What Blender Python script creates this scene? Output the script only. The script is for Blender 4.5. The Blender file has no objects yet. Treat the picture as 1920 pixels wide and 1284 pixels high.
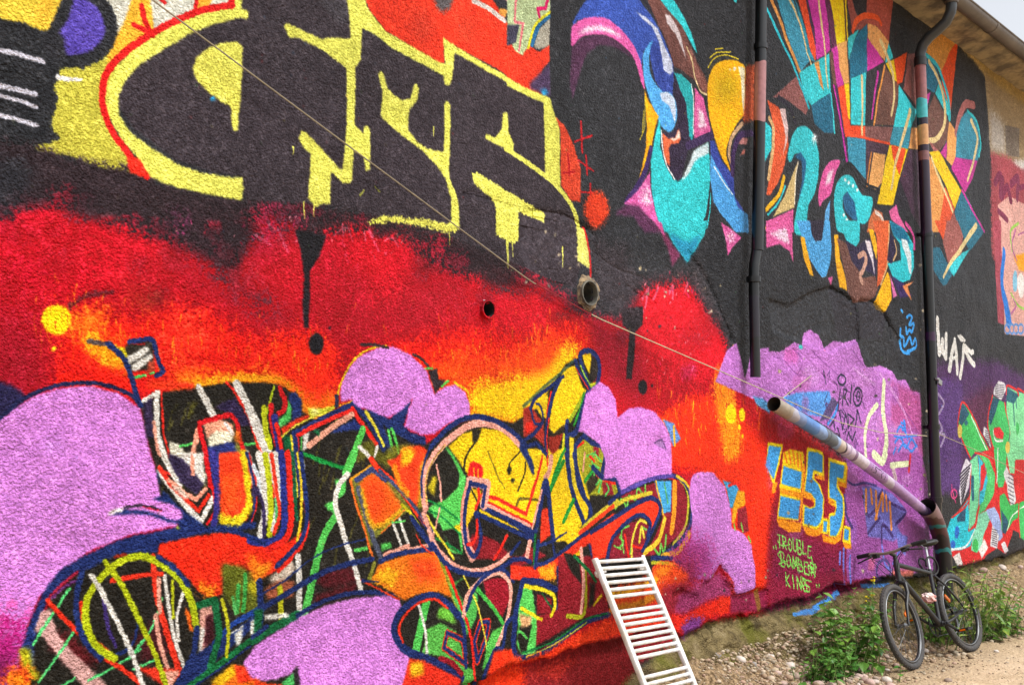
import bpy, bmesh, math, random
import numpy as np
from mathutils import Vector, Matrix

random.seed(7)
RNG = np.random.default_rng(11)
scene = bpy.context.scene
col = scene.collection

# ------------------------------------------------------------------ camera, sky, sun, exposure
F_PX, CX, CY = 2000.0, 960.0, 642.0
CAM = Vector((0.0, -4.0, 1.87))
PITCH = math.atan(185.0 / F_PX)
YAW = math.atan(1887.0 * math.cos(PITCH) / F_PX)          # angle between the wall and the optical axis
fwd_h = Vector((math.cos(YAW), math.sin(YAW), 0))
FWD = fwd_h * math.cos(PITCH) + Vector((0, 0, 1)) * math.sin(PITCH)
RIGHT = FWD.cross(Vector((0, 0, 1))).normalized()
UP = RIGHT.cross(FWD).normalized()
cam_d = bpy.data.cameras.new('camera')
cam_d.lens = 36.0 * F_PX / 1920.0
cam_d.clip_end = 3000
cam = bpy.data.objects.new('camera', cam_d)
cam.matrix_world = Matrix((RIGHT, UP, -FWD)).transposed().to_4x4()
cam.location = CAM
col.objects.link(cam)
scene.camera = cam

SUN_EL, SUN_AZ = math.radians(58), math.radians(163)       # azimuth counted from +Y (north) clockwise
w = bpy.data.worlds.new('World'); scene.world = w; w.use_nodes = True
nt = w.node_tree; nt.nodes.clear()
sky = nt.nodes.new('ShaderNodeTexSky'); sky.sky_type = 'NISHITA'; sky.sun_disc = False
sky.sun_elevation = SUN_EL; sky.sun_rotation = SUN_AZ
sky.air_density = 1.0; sky.dust_density = 3.0; sky.ozone_density = 1.0
hs = nt.nodes.new('ShaderNodeHueSaturation'); hs.inputs['Saturation'].default_value = 0.22   # thin overcast: almost white
bg = nt.nodes.new('ShaderNodeBackground'); bg.inputs['Strength'].default_value = 0.112
wo = nt.nodes.new('ShaderNodeOutputWorld')
nt.links.new(sky.outputs[0], hs.inputs['Color']); nt.links.new(hs.outputs[0], bg.inputs[0]); nt.links.new(bg.outputs[0], wo.inputs[0])
sun_d = bpy.data.lights.new('sun', 'SUN'); sun_d.energy = 1.5; sun_d.angle = math.radians(10); sun_d.color = (1.0, 0.985, 0.96)
sun = bpy.data.objects.new('sun', sun_d); col.objects.link(sun)
sdir = Vector((math.sin(SUN_AZ) * math.cos(SUN_EL), math.cos(SUN_AZ) * math.cos(SUN_EL), math.sin(SUN_EL)))
sun.rotation_euler = sdir.to_track_quat('Z', 'Y').to_euler()
vs = scene.view_settings
vs.view_transform = 'Standard'; vs.look = 'None'; vs.gamma = 1; vs.use_curve_mapping = False
vs.exposure = 1.06

# ------------------------------------------------------------------ geometry of the place
def ray(px, py):
    return FWD + RIGHT * ((px - CX) / F_PX) - UP * ((py - CY) / F_PX)
def on_wall(px, py, y=0.0):                                # a point of the plane parallel to the wall
    d = ray(px, py); t = (y - CAM.y) / d.y
    return CAM + d * t
def on_level(px, py, z=0.0):
    d = ray(px, py); t = (z - CAM.z) / d.z
    return CAM + d * t

# ------------------------------------------------------------------ paint on the wall: a canvas in wall metres
X0, X1, Z0, Z1 = 1.0, 14.8, 0.0, 6.1
S = 320
CW, CH = int((X1 - X0) * S), int((Z1 - Z0) * S)

def vnoise(h, w_, cell, seed):                             # smooth value noise, bilinear
    r = np.random.default_rng(seed)
    gh, gw = int(h / cell) + 3, int(w_ / cell) + 3
    g = r.random((gh, gw), dtype=np.float32)
    y = np.arange(h, dtype=np.float32) / cell; x = np.arange(w_, dtype=np.float32) / cell
    yi = y.astype(int); xi = x.astype(int); fy = y - yi; fx = x - xi
    fy = fy * fy * (3 - 2 * fy); fx = fx * fx * (3 - 2 * fx)
    rows = g[:, xi] * (1 - fx) + g[:, xi + 1] * fx
    return rows[yi] * (1 - fy)[:, None] + rows[yi + 1] * fy[:, None]

canvas = np.empty((CH, CW, 3), np.float32)
speck = (0.5 * vnoise(CH, CW, 2.2, 1) + 0.3 * vnoise(CH, CW, 4.5, 2) + 0.2 * vnoise(CH, CW, 11, 3)).astype(np.float32)
speck = np.clip((speck - 0.5) * 1.9 + 0.5, 0, 1)

TILE = {}
for i, n in enumerate('ABCDEFGHIJKL'):
    TILE[n] = (480 * (i % 4), (0, 420, 854)[i // 4], 1433 / 480)
TILE['S'] = (0, 0, 1.0)

def hexcol(h):
    return np.array([int(h[k:k + 2], 16) / 255 for k in (0, 2, 4)], np.float32)
def nums(s):
    if isinstance(s, str):
        v = np.array([float(t) for t in s.replace(',', ' ').split()])
    else:
        v = np.array(s, float).ravel()
    return v.reshape(-1, 2)
_M = np.array([list(FWD), list(RIGHT), list(UP)])
def src(tile, pts):
    ox, oy, sc = TILE[tile]
    return nums(pts) / sc + np.array([ox, oy])
def wallpx(p):                                             # photograph pixel -> canvas pixel
    a = (p[:, 0] - CX) / F_PX; b = -(p[:, 1] - CY) / F_PX
    d = _M[0] + a[:, None] * _M[1] + b[:, None] * _M[2]
    t = -CAM.y / d[:, 1]
    X = t * d[:, 0]; Z = CAM.z + t * d[:, 2]
    return np.stack([(X - X0) * S, (Z1 - Z) * S], 1)
def smooth(p, closed, n=5):
    if len(p) < 3: return p
    q = np.vstack([p[-1:], p, p[:2]]) if closed else np.vstack([2 * p[:1] - p[1:2], p, 2 * p[-1:] - p[-2:-1]])
    out = []
    t = (np.arange(n) / n)[:, None]
    for i in range(1, len(q) - 2):
        a, b, c, d = q[i - 1], q[i], q[i + 1], q[i + 2]
        out.append(0.5 * (2 * b + (c - a) * t + (2 * a - 5 * b + 4 * c - d) * t ** 2 + (3 * b - a - 3 * c + d) * t ** 3))
    r = np.vstack(out)
    return r if closed else np.vstack([r, p[-1:]])
def blur(m, r):
    r = int(round(r))
    if r < 1: return m
    for _ in range(2):
        for ax in (0, 1):
            pad = [(0, 0), (0, 0)]; pad[ax] = (r + 1, r)
            c = np.cumsum(np.pad(m, pad, mode='edge'), axis=ax)
            n = m.shape[ax]
            hi = np.take(c, np.arange(2 * r + 1, 2 * r + 1 + n), axis=ax); lo = np.take(c, np.arange(0, n), axis=ax)
            m = (hi - lo) / (2 * r + 1)
    return m
def fill_mask(p, pad):
    x0, y0 = np.floor(p.min(0)).astype(int) - pad; x1, y1 = np.ceil(p.max(0)).astype(int) + pad
    x0, y0 = max(x0, -400), max(y0, -400); x1, y1 = min(x1, CW + 400), min(y1, CH + 400)
    w_, h = x1 - x0 + 1, y1 - y0 + 1
    if w_ < 2 or h < 2: return None
    acc = np.zeros((h, w_ + 1), np.int32)
    q = np.roll(p, -1, 0)
    for (ax, ay), (bx, by) in zip(p, q):
        if ay == by: continue
        if ay > by: ax, ay, bx, by = bx, by, ax, ay
        r0 = max(int(math.ceil(ay - 0.5)), y0); r1 = min(int(math.ceil(by - 0.5)) - 1, y1)
        if r1 < r0: continue
        rows = np.arange(r0, r1 + 1)
        xs = ax + (rows + 0.5 - ay) / (by - ay) * (bx - ax)
        c = np.clip(np.ceil(xs - 0.5).astype(int) - x0, 0, w_)
        acc[rows - y0, c] += 1
    m = (np.cumsum(acc, 1)[:, :w_] & 1).astype(np.float32)
    return m, x0, y0
def put(m, x0, y0, c, a, grain):
    h, w_ = m.shape
    sx0, sy0 = max(0, -x0), max(0, -y0); sx1, sy1 = min(w_, CW - x0), min(h, CH - y0)
    if sx1 <= sx0 or sy1 <= sy0: return
    m = m[sy0:sy1, sx0:sx1]
    X, Y = x0 + sx0, y0 + sy0
    sl = (slice(Y, Y + m.shape[0]), slice(X, X + m.shape[1]))
    if grain:
        n = speck[sl]
        m = np.clip(m + (n - 0.5) * grain * 4 * m * (1 - m), 0, 1)
    m = (m * a)[..., None]
    canvas[sl] = canvas[sl] * (1 - m) + hexcol(c) * m
def loc_scale(p):                                          # canvas pixels per photograph pixel (vertical) near p
    c = p.mean(0)[None]
    a = wallpx(c); b = wallpx(c + np.array([[0, 4.0]]))
    return abs(b[0, 1] - a[0, 1]) / 4.0
def P(tile, c, pts, s=0, soft=0, a=1.0, grain=None):       # filled shape
    p = src(tile, pts); k = loc_scale(p); q = wallpx(p)
    if s: q = smooth(q, True)
    r = soft / TILE[tile][2] * k
    o = fill_mask(q, int(2 * r) + 3)
    if o is None: return
    m, x0, y0 = o
    if r >= 1: m = blur(m, r)
    else: m = blur(m, 1)
    put(m, x0, y0, c, a, (1.0 if r > 4 else 0.3) if grain is None else grain)
def L(tile, c, w_, pts, soft=0, a=1.0, s=1, grain=None, taper=0):   # painted line
    p = src(tile, pts); k = loc_scale(p); q = wallpx(p)
    if s: q = smooth(q, False, 4)
    c0 = p.mean(0)[None]; kh = abs(wallpx(c0 + np.array([[3.0, 0]]))[0, 0] - wallpx(c0)[0, 0]) / 3.0
    dd = np.abs(np.diff(p, axis=0)).sum(0); kk = (k * dd[0] + kh * dd[1]) / (dd.sum() + 1e-6)   # widths were read across the stroke
    hw = w_ / TILE[tile][2] * kk / 2 * .87; so = max(1.3, soft / TILE[tile][2] * k)
    pad = int(hw + so) + 3
    x0, y0 = np.floor(q.min(0)).astype(int) - pad; x1, y1 = np.ceil(q.max(0)).astype(int) + pad
    m = np.zeros((y1 - y0 + 1, x1 - x0 + 1), np.float32)
    n = len(q) - 1
    for i in range(n):
        a0, b0 = q[i], q[i + 1]
        bx0, by0 = np.floor(np.minimum(a0, b0)).astype(int) - pad - np.array([x0, y0])
        bx1, by1 = np.ceil(np.maximum(a0, b0)).astype(int) + pad - np.array([x0, y0])
        bx0, by0 = max(bx0, 0), max(by0, 0)
        yy, xx = np.mgrid[by0:by1 + 1, bx0:bx1 + 1]
        xx = xx + x0 - a0[0]; yy = yy + y0 - a0[1]
        d = b0 - a0; L2 = (d ** 2).sum() + 1e-9
        t = np.clip((xx * d[0] + yy * d[1]) / L2, 0, 1)
        ds = np.hypot(xx - t * d[0], yy - t * d[1])
        h_ = hw * (1 - taper * ((i + t) / n)) if taper else hw
        v = np.clip((h_ - ds) / so + 0.5, 0, 1).astype(np.float32)
        if soft: v = v * v * (3 - 2 * v)
        sub = m[by0:by1 + 1, bx0:bx1 + 1]
        np.maximum(sub, v[:sub.shape[0], :sub.shape[1]], out=sub)
    put(m, x0, y0, c, a, (1.0 if so > 5 else 0.3) if grain is None else grain)
def E(tile, c, cx, cy, rx, ry, soft=0, a=1.0, rot=0, grain=None):   # ellipse given in photograph pixels
    t = np.linspace(0, 2 * math.pi, 28, endpoint=False)
    x = rx * np.cos(t); y = ry * np.sin(t)
    R = math.radians(rot)
    P(tile, c, np.stack([cx + x * math.cos(R) - y * math.sin(R), cy + x * math.sin(R) + y * math.cos(R)], 1), 0, soft, a, grain)
def RING(tile, c, w_, cx, cy, rx, ry, t0=0, t1=360, **k):
    t = np.radians(np.linspace(t0, t1, 24))
    L(tile, c, w_, np.stack([cx + rx * np.cos(t), cy + ry * np.sin(t)], 1), **k)

# hand lettering: strokes on a unit square, y down
FONT = {
 'A': ['0 1 .5 0 1 1', '.2 .65 .8 .65'], 'B': ['0 0 0 1 .7 1 .9 .75 .6 .5 .1 .5', '0 0 .6 0 .8 .25 .6 .5'],
 'D': ['0 0 .1 1 .8 .8 .9 .35 0 0'], 'E': ['.9 0 .1 .05 0 1 .9 .95', '.05 .5 .7 .5'], 'G': ['.9 .1 .3 0 0 .6 .4 1 .9 .9 .9 .5 .5 .5'],
 'I': ['.5 0 .5 1'], 'K': ['.1 0 .1 1', '.9 0 .15 .5 .9 1'], 'L': ['.1 0 0 1 .9 .95'], 'M': ['0 1 .15 0 .5 .7 .85 0 1 1'],
 'N': ['0 1 .1 0 .85 1 .95 0'], 'O': ['.5 0 .1 .3 .1 .8 .5 1 .9 .7 .9 .25 .5 0'], 'P': ['0 1 .1 0 .85 .1 .85 .45 .1 .55'],
 'R': ['.05 1 .1 0 .85 .1 .8 .4 .1 .5 .9 1'], 'S': ['.9 .1 .3 0 .1 .3 .8 .6 .8 .95 .1 1'], 'T': ['0 .05 1 0', '.5 0 .45 1'],
 'U': ['.05 0 .1 .85 .5 1 .9 .85 .95 0'], 'V': ['0 0 .5 1 1 0'], 'W': ['0 0 .2 1 .5 .3 .8 1 1 0'], 'Y': ['0 0 .5 .5', '1 0 .3 1'],
 'Z': ['0 0 1 0 0 1 1 1'], 'i': ['.5 .35 .5 1', '.5 .05 .5 .12'], '1': ['.2 .25 .6 0 .6 1'],
}
def TEXT(tile, c, w_, text, x, y, dx, dy, hx, hy, gap=1.25):   # (dx, dy) one letter wide, (hx, hy) one letter down
    for i, ch in enumerate(text):
        for st in FONT.get(ch, []):
            q = nums(st)
            jx, jy = random.uniform(-.08, .08), random.uniform(-.12, .12)
            bx, by = x + dx * gap * i, y + dy * gap * i
            pts = np.stack([bx + (q[:, 0] + jx) * dx + (q[:, 1] + jy) * hx, by + (q[:, 0] + jx) * dy + (q[:, 1] + jy) * hy], 1)
            L(tile, c, w_, pts, s=0)
# ------------------------------------------------------------------ the graffiti, oldest layer first (tile letter, colour, outline)
for n, o in (('M', (240, 620)), ('N', (480, 640)), ('O', (760, 760)), ('Q', (980, 640))): TILE[n] = (*o, 1437 / 320)
for n, o in (('X', (0, 0)), ('Y', (0, 642)), ('Z', (960, 642))): TILE[n] = (*o, 2.0)
NAVY, INK, PALE, WHT, LILAC = '1a2a5e', '1d1a15', 'dfdf6c', 'd9d6cf', 'cf88d6'
canvas[:] = hexcol('2c2d31')
# --- top left field
P('A', 'bcb64c', '200 250 640 280 700 480 600 700 720 880 900 900 900 1000 600 950 380 870 200 840', soft=6)
P('A', 'ebd050', '-60 -60 360 -60 350 0 262 165 240 180 130 130 -60 95', soft=3)
P('A', 'efc047', '200 -40 355 -40 262 165 200 140', soft=30)
P('A', 'd4d4c8', '560 -40 860 -40 1400 -40 1310 40 1080 90 870 170 700 250 640 160')
P('A', 'e9b53e', '745 -40 835 -40 860 160 800 230 640 330 600 350 600 300 655 190 700 100', soft=5)
P('A', 'dcbd48', '700 250 650 300 600 370 640 370', soft=16)
P('A', 'e9ab3c', '1105 -30 1195 -30 1175 30 1090 55', soft=3)
P('A', '25262a', '-60 95 130 128 245 182 285 150 355 -40 570 -40 630 60 655 150 630 260 560 340 460 380 330 385 330 430 300 480 320 560 275 700 330 770 250 810 -60 830', soft=4, grain=2.2)
P('A', '5a4aa6', '425 -20 500 10 560 70 584 160 560 230 500 285 440 303 365 300 350 220 330 185 385 90', s=1)
P('A', '2b2b30', '240 190 330 190 360 240 350 330 250 330', soft=14)
for q, lw in (('-40 272 60 290 140 312 235 342', 34), ('-40 470 80 495 195 522', 36), ('-40 525 90 555 195 592', 28), ('-40 635 90 662 200 698', 30)):
    L('A', 'c6c4d0', lw, q)
L('A', 'e2e0e2', 34, '318 428 380 440 450 440', taper=.5)
# --- dark band and the red field under it
P('S', '2c2126', '-20 262 50 268 110 290 170 305 240 312 300 345 460 372 700 400 870 450 1000 500 1060 545 1060 640 -20 640', soft=6, grain=2)
P('S', '22262c', '-20 290 60 300 60 380 20 410 -20 415', soft=14, a=.7)
P('S', 'ab0a1e', '-30 416 20 408 57 384 100 384 150 392 180 408 240 428 300 445 370 470 440 500 470 420 500 396 540 398 556 415 572 470 600 440 640 428 700 432 760 455 800 490 860 512 930 530 1010 522 1060 560 1090 590 1160 600 1200 545 1290 530 1330 590 1360 640 1378 700 1450 742 1450 1160 1300 1200 940 1320 -30 1320', soft=9, grain=1.6)
P('S', 'd2143c', '465 440 490 400 540 400 556 440 550 480 480 490', soft=18, a=.75, grain=2)
for x, y, r in ((505, 420, 20), (545, 408, 14), (335, 415, 14), (518, 404, 12)): E('S', 'c03a8c', x, y, r, r * .9, soft=12, a=.55, grain=2.5)
P('S', '2a1f26', '340 430 450 430 470 520 520 590 500 590 440 540 390 490', soft=26, a=.85, grain=2)
P('S', '3a2128', '600 500 470 420 400 400 330 400 330 440 420 470', soft=20, a=.3)
P('S', '8f1224', '640 500 760 480 860 520 900 640 700 650 600 600', soft=50, a=.5)
P('S', 'd01222', '640 440 700 432 780 470 800 500 700 560 620 520', soft=30, a=.6)
P('S', 'cf1426', '820 540 1000 535 1060 570 1000 620 860 620', soft=26, a=.7)
P('S', 'c51224', '1200 550 1290 535 1330 600 1360 660 1300 720 1220 680', soft=20, a=.9)
for q in ('1205 560 1215 540 1210 575', '1225 560 1235 538', '1255 550 1262 535 1262 560', '1285 545 1290 530'): L('S', 'd87a96', 4, q, a=.6)
for q in ('625 440 650 425 660 450', '720 450 735 445 745 462', '642 420 643 440', '682 435 684 450'): L('S', 'd8768a', 3, q, a=.6)
P('S', '80142c', '-30 560 60 580 110 700 60 760 -30 740', soft=36, a=.45)
# blotches, drips and pinkish overspray in the red
for _ in range(95):
    x = random.uniform(-10, 1340); top = np.interp(x, [0, 60, 200, 440, 470, 560, 620, 760, 930, 1100, 1340], [430, 400, 430, 520, 420, 420, 450, 470, 540, 610, 600])
    y = top + abs(random.gauss(0, 60)) + 5
    if y > 640: continue
    r_ = random.uniform(8, 34)
    E('S', random.choice(['5a0a18', '7c0c1c', '3a1018', 'c01428', 'b41030', 'd01a2c', '8c0c20']), x, y, r_, r_ * random.uniform(.5, 1.2), soft=r_ * .45, a=random.uniform(.2, .5), grain=2.6)
for _ in range(70):
    x = random.uniform(0, 1100); y = np.interp(x, [0, 60, 200, 440, 560, 700, 930, 1100], [400, 385, 415, 470, 400, 430, 525, 590]) + random.gauss(-14, 16); r_ = random.uniform(6, 22)
    E('S', random.choice(['201a1e', '2a2026', '6c1024', '8c1026', '18161a', '4a1a26']), x, y, r_ * 1.3, r_ * .7, soft=r_ * .5, a=.6, grain=3)
for q in ('480 440 510 460', '520 430 540 470', '690 430 710 470', '330 560 360 600', '640 450 650 490'): L('S', 'd86a8a', 3, q, soft=6, a=.5, grain=3)
for _ in range(170):
    x, y, sx_ = random.choice(((355, 610, 34), (500, 425, 34), (545, 410, 16), (700, 440, 40), (1245, 550, 34), (1265, 640, 50), (335, 420, 14)))
    x += random.gauss(0, sx_); y += random.gauss(0, sx_ * .6); L('S', random.choice(['e05878', 'e89aa8', 'd83058', 'f0a8a0', 'c83a80']), random.uniform(1.2, 3), [[x, y], [x + random.uniform(-3, 3), y + random.uniform(1, 7)]], soft=1.5, a=random.uniform(.25, .65), s=0)
# glowing oranges and yellows sprayed round the letters
P('S', 'd81c10', '110 610 180 580 250 600 330 570 400 590 480 640 560 625 640 690 640 760 560 800 250 740 110 720', soft=20)
P('S', 'ec3c0e', '140 640 200 612 255 650 200 690', soft=16); P('S', 'ee7a14', '100 588 180 572 215 586 190 625 130 632', soft=14, a=.75)
L('S', 'f0a518', 40, '172 642 205 668 225 690', soft=24, a=.9); P('S', 'e4200c', '100 706 230 692 250 730 120 730', soft=9)
P('S', 'ee7410', '320 686 420 700 500 694 570 708 640 736 640 770 560 780 330 735', soft=14); L('S', 'eaa21a', 22, '330 726 420 712 520 708 565 734', soft=18, a=.9); L('S', 'd8881a', 36, '500 728 560 760 600 790', soft=24, a=.8)
P('S', 'f03a24', '305 620 352 578 395 630 355 680 310 690', soft=18, a=.8, grain=3); P('S', 'ec2c10', '500 640 600 625 640 670 610 750 580 750 520 700', soft=16, a=.95)
P('S', '8a3a16', '230 530 290 545 300 580 250 590', soft=18, a=.5); L('E', '4a1a20', 34, '390 455 500 392 620 380', soft=26, a=.8, grain=3)
E('S', 'f2d016', 105, 598, 27.5, 28, soft=2); E('S', 'f0e020', 100.5, 652.5, 4.6, 4.6)
P('S', 'd81c10', '640 680 760 640 860 620 1000 630 1060 600 1110 620 1110 700 1000 800 860 800 700 720', soft=16)
P('S', 'ec4a10', '800 690 850 650 900 670 1000 650 1060 630 1090 650 1060 740 980 800 860 790', soft=16)
P('S', 'f0c414', '885 716 960 706 1010 690 1070 640 1090 660 1050 740 980 800 880 790', soft=13); P('S', 'f04c12', '985 636 1050 630 1030 690 985 700', soft=14, a=.9); P('S', 'e8981a', '850 680 876 760 900 800 870 800', soft=12, a=.6)
P('S', 'e8340e', '1230 780 1300 740 1370 750 1440 790 1440 1140 1370 1110 1360 1010 1310 880 1250 880 1240 820', soft=9); P('S', 'a8121e', '1380 720 1450 760 1450 830 1400 800', soft=14, a=.9); L('S', 'f09a18', 44, '1355 720 1362 770 1372 830', soft=30, a=.85)
for _ in range(620):                                       # hair fine streaks where the spray caught the grain
    x = random.choice((random.uniform(60, 620), random.uniform(60, 620), random.uniform(640, 1110), random.uniform(1230, 1430)))
    y = np.interp(x, [60, 180, 260, 340, 480, 600, 700, 850, 1000, 1110, 1230, 1430], [570, 560, 600, 620, 640, 640, 650, 630, 620, 590, 760, 740]) + random.gauss(20, 34)
    L('S', random.choice(['f0860e', 'e8a01a', 'ee5a10', 'd83010', 'f0c01c', 'b81414']), random.uniform(1.2, 2.6), [[x, y], [x + random.uniform(-4, 4), y + random.uniform(8, 30)]], soft=1.5, a=random.uniform(.3, .75), s=0, taper=.6)
for x, y, rx, ry in ((1370, 775, 9.5, 18), (1390, 777, 6, 13), (1385, 800.5, 2.8, 5), (1391, 817, 2, 3.4)): E('S', 'f2d414', x, y, rx, ry)
P('S', '6a1028', '1090 600 1160 610 1200 660 1210 760 1150 720 1120 660', soft=20, a=.5)
L('S', 'b83a80', 22, '1285 700 1300 690', soft=20, a=.4, grain=2.6)
# --- red field right of the ladder, under the diagonal pipe
P('S', '8f1528', '1440 750 1500 800 1570 850 1640 900 1680 950 1640 1090 1560 1110 1440 1145 1440 1000', soft=8)
P('S', 'a81a1c', '1420 760 1500 800 1560 850 1500 860 1430 820', soft=16, a=.8)
P('S', 'e8340e', '1405 840 1455 860 1450 930 1440 1010 1430 1060 1420 1140 1370 1110 1390 900', soft=10)
P('S', '7a1440', '1450 960 1520 1000 1640 1050 1640 1110 1440 1150', soft=16, a=.9)
# --- drips
P('F', '18161b', '218 30 395 60 350 180 302 262 300 400 292 578 265 578 260 450 268 300 250 150', soft=3)
E('S', '15141a', 593, 644, 14.5, 20.5); E('S', '1a161c', 619, 613.5, 2.5, 3)
P('G', '1d161b', '612 470 735 460 730 560 690 602 683 740 672 866 640 866 646 740 660 600 620 560', soft=4)
E('S', '17151a', 1205, 725, 8.3, 13.5); E('S', '17151a', 1222, 722.5, 2, 3)
# --- crew lettering at the top: dark fill, pale yellow outline
P('B', 'da3b22', '600 -40 1300 -40 1380 90 1433 190 1600 300 1600 560 1340 380 1100 250 1050 215 1055 350 1030 355 900 280 720 170 640 60')
P('B', 'b8402a', '1130 60 1250 120 1240 260 1100 230', soft=40, a=.6); P('B', 'a83c2c', '900 60 1000 120 960 240 860 180', soft=44, a=.5)
P('B', '565255', '985 -40 1115 -40 1090 40 1050 75 1010 40', soft=14)
P('B', '2b2b34', '1270 -40 1600 -40 1600 90 1433 60 1380 40')
L('B', 'd6ccc8', 30, '1215 0 1300 45 1385 115'); P('B', 'd89a4a', '1360 45 1410 60 1390 100 1355 75'); P('B', 'd88a90', '1350 -30 1500 -30 1500 30 1433 25')
P('C', 'b8c89c', '-30 -40 212 -40 212 60 150 115 105 200 95 260 60 310 20 290 -30 200'); P('C', '3b3a4c', '-30 140 40 140 20 240 -30 260')
L('C', 'd97c84', 14, '20 -10 10 120 60 130 50 200 40 280', s=0); L('C', 'cf1a66', 18, '196 0 185 45 140 50 150 90', s=0)
P('C', 'a9a598', '212 100 212 260 150 275 125 260 150 165'); L('C', '2c6c9c', 24, '212 85 150 140 112 250'); L('C', 'dcd436', 15, '212 65 140 125 108 200 92 265')
P('C', 'da3b22', '-30 250 80 335 215 250 215 340 105 465 -30 440'); P('C', '4b3a58', '100 465 215 350 215 540 190 540 110 500', soft=8); E('S', '3aa4d8', 1020, 173, 6, 6, soft=3)
P('S', '383137', '440 -20 650 -20 672 40 682 55 742 97 802 127 840 148 850 100 902 112 962 152 1027 192 1024 332 1052 362 1082 402 1098 460 1080 540 1000 510 940 480 870 450 800 425 700 402 600 382 462 374 450 330 400 322 330 300 252 242 218 190 222 170 270 110 330 70 390 45 440 30')
P('B', '46454a', '330 -20 500 -20 520 40 520 120 470 130 400 60', soft=14, a=.5)
P('A', PALE, '1300 20 1350 45 1392 62 1390 105 1335 98 1190 140 1060 190 1000 225 900 285 780 362 710 440 662 530 668 640 735 745 850 835 1000 922 1130 965 1310 992 1355 985 1366 1050 1355 1120 1300 1110 1150 1080 1000 1050 900 1020 835 985 770 890 690 790 630 690 600 600 598 490 650 370 740 270 900 165 1050 100 1180 55')
P('A', PALE, '1300 -30 1360 -30 1352 60 1300 60'); P('A', '383137', '1395 -40 1480 -40 1480 60 1400 60')
L('A', 'cf1d1c', 42, '1300 22 1150 50 1030 90 870 170 720 270 610 380 574 480 576 600 622 720 690 820 770 930 810 985')
P('A', 'd62c1c', '708 880 770 880 838 992 775 985 722 965')
L('A', 'cf1d1c', 36, '790 30 805 110 845 195'); L('A', 'cf1d1c', 36, '742 138 790 160 850 188'); L('A', 'cf1d1c', 26, '900 -5 920 10'); L('A', 'cf1d1c', 24, '1098 -5 1092 42'); L('A', 'cf1d1c', 34, '1300 -30 1292 30')
P('A', 'dddb69', '1245 238 1325 232 1355 262 1350 420 1343 560 1330 725 1312 735 1296 690 1292 598 1240 572 1160 512 1095 445 1075 385 1092 330 1150 275')
E('S', '3aa0d8', 398, 185, 5, 4, soft=2)
P('B', PALE, '505 -30 608 -30 625 40 680 120 730 180 900 275 1000 332 1050 356 1060 350 1045 205 1120 260 1433 445 1433 478 1250 372 1113 295 1100 440 1085 480 1058 470 1050 420 900 345 760 270 690 215 640 180 592 158 582 330 574 352 554 375 552 700 600 748 603 712 622 702 636 720 635 950 612 955 600 880 540 842 536 1000 520 1025 482 1022 415 962 411 1142 370 1140 335 1160 293 1112 300 860 262 825 234 775 248 733 275 738 478 958 495 800 505 690 506 560 504 380 380 285 240 212 180 208 153 140 170 128 370 218 400 210 530 212 520 60')
P('B', PALE, '688 398 710 412 732 492 772 535 822 562 860 548 880 478 898 468 913 492 905 560 858 610 850 722 900 790 960 832 1050 850 1054 580 1070 563 1088 585 1080 990 1110 1060 1132 1150 1140 1284 1060 1262 1090 1230 1090 1120 1060 1000 1010 922 930 842 800 742 700 652 706 510 678 420')
P('B', PALE, '1378 632 1405 632 1412 740 1440 800 1440 862 1370 822 1283 775 1290 748 1335 768 1375 720')
P('S', PALE, '883 324 893 323 960 363 1022 400 1022 416 972 396 973 450 963 456 930 440 929 378 890 346', grain=1.4)
P('S', 'c8c65c', '690 417 720 404 790 410 862 428 846 436 760 417', soft=2, grain=2.6)
P('C', PALE, '-30 435 200 545 218 560 265 720 272 1050 185 972 176 700 175 575 -30 480'); L('C', PALE, 28, '-40 830 60 890 180 980 270 1062 330 1145 372 1250 378 1300')
P('C', 'd0482c', '238 655 290 700 350 820 385 950 382 1130 330 1120 275 1040 268 720', soft=3)
P('G', 'd8d878', '362 18 400 22 432 120 440 245 372 205 370 100', grain=1.4); L('G', 'c62020', 11, '402 15 437 150 442 290')
for q in ('385 680 390 760 395 850', '350 790 450 755', '415 870 420 975', '370 895 455 955', '435 1030 437 1095', '385 1072 455 1078', '312 860 322 975', '285 965 350 958'): L('C', 'b0151f', 12, q, s=0, soft=3)
E('C', 'd8431f', 0, 0, 1, 1) if 0 else E('S', 'd6411f', 1117, 392, 23, 34, soft=5)
for q in ('640 1250 690 1215', '580 1090 600 1060', '690 1070 660 1040'): L('B', 'b8c048', 10, q, soft=6, a=.6, grain=3)
# dribbles and overspray
for x, y, l in ((570, 385, 24), (588, 388, 16), (842, 440, 18), (950, 458, 40), (960, 455, 26), (952, 452, 50), (548, 282, 10), (812, 245, 9), (1055, 470, 30)):
    L('S', PALE, 3, [[x, y - 8], [x + .6, y + l]], s=0, taper=.7)
# --- charcoal panel, right of the seam
P('C', '2a2b2f', '214 -40 330 -40 330 560 240 660 214 560')
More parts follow.
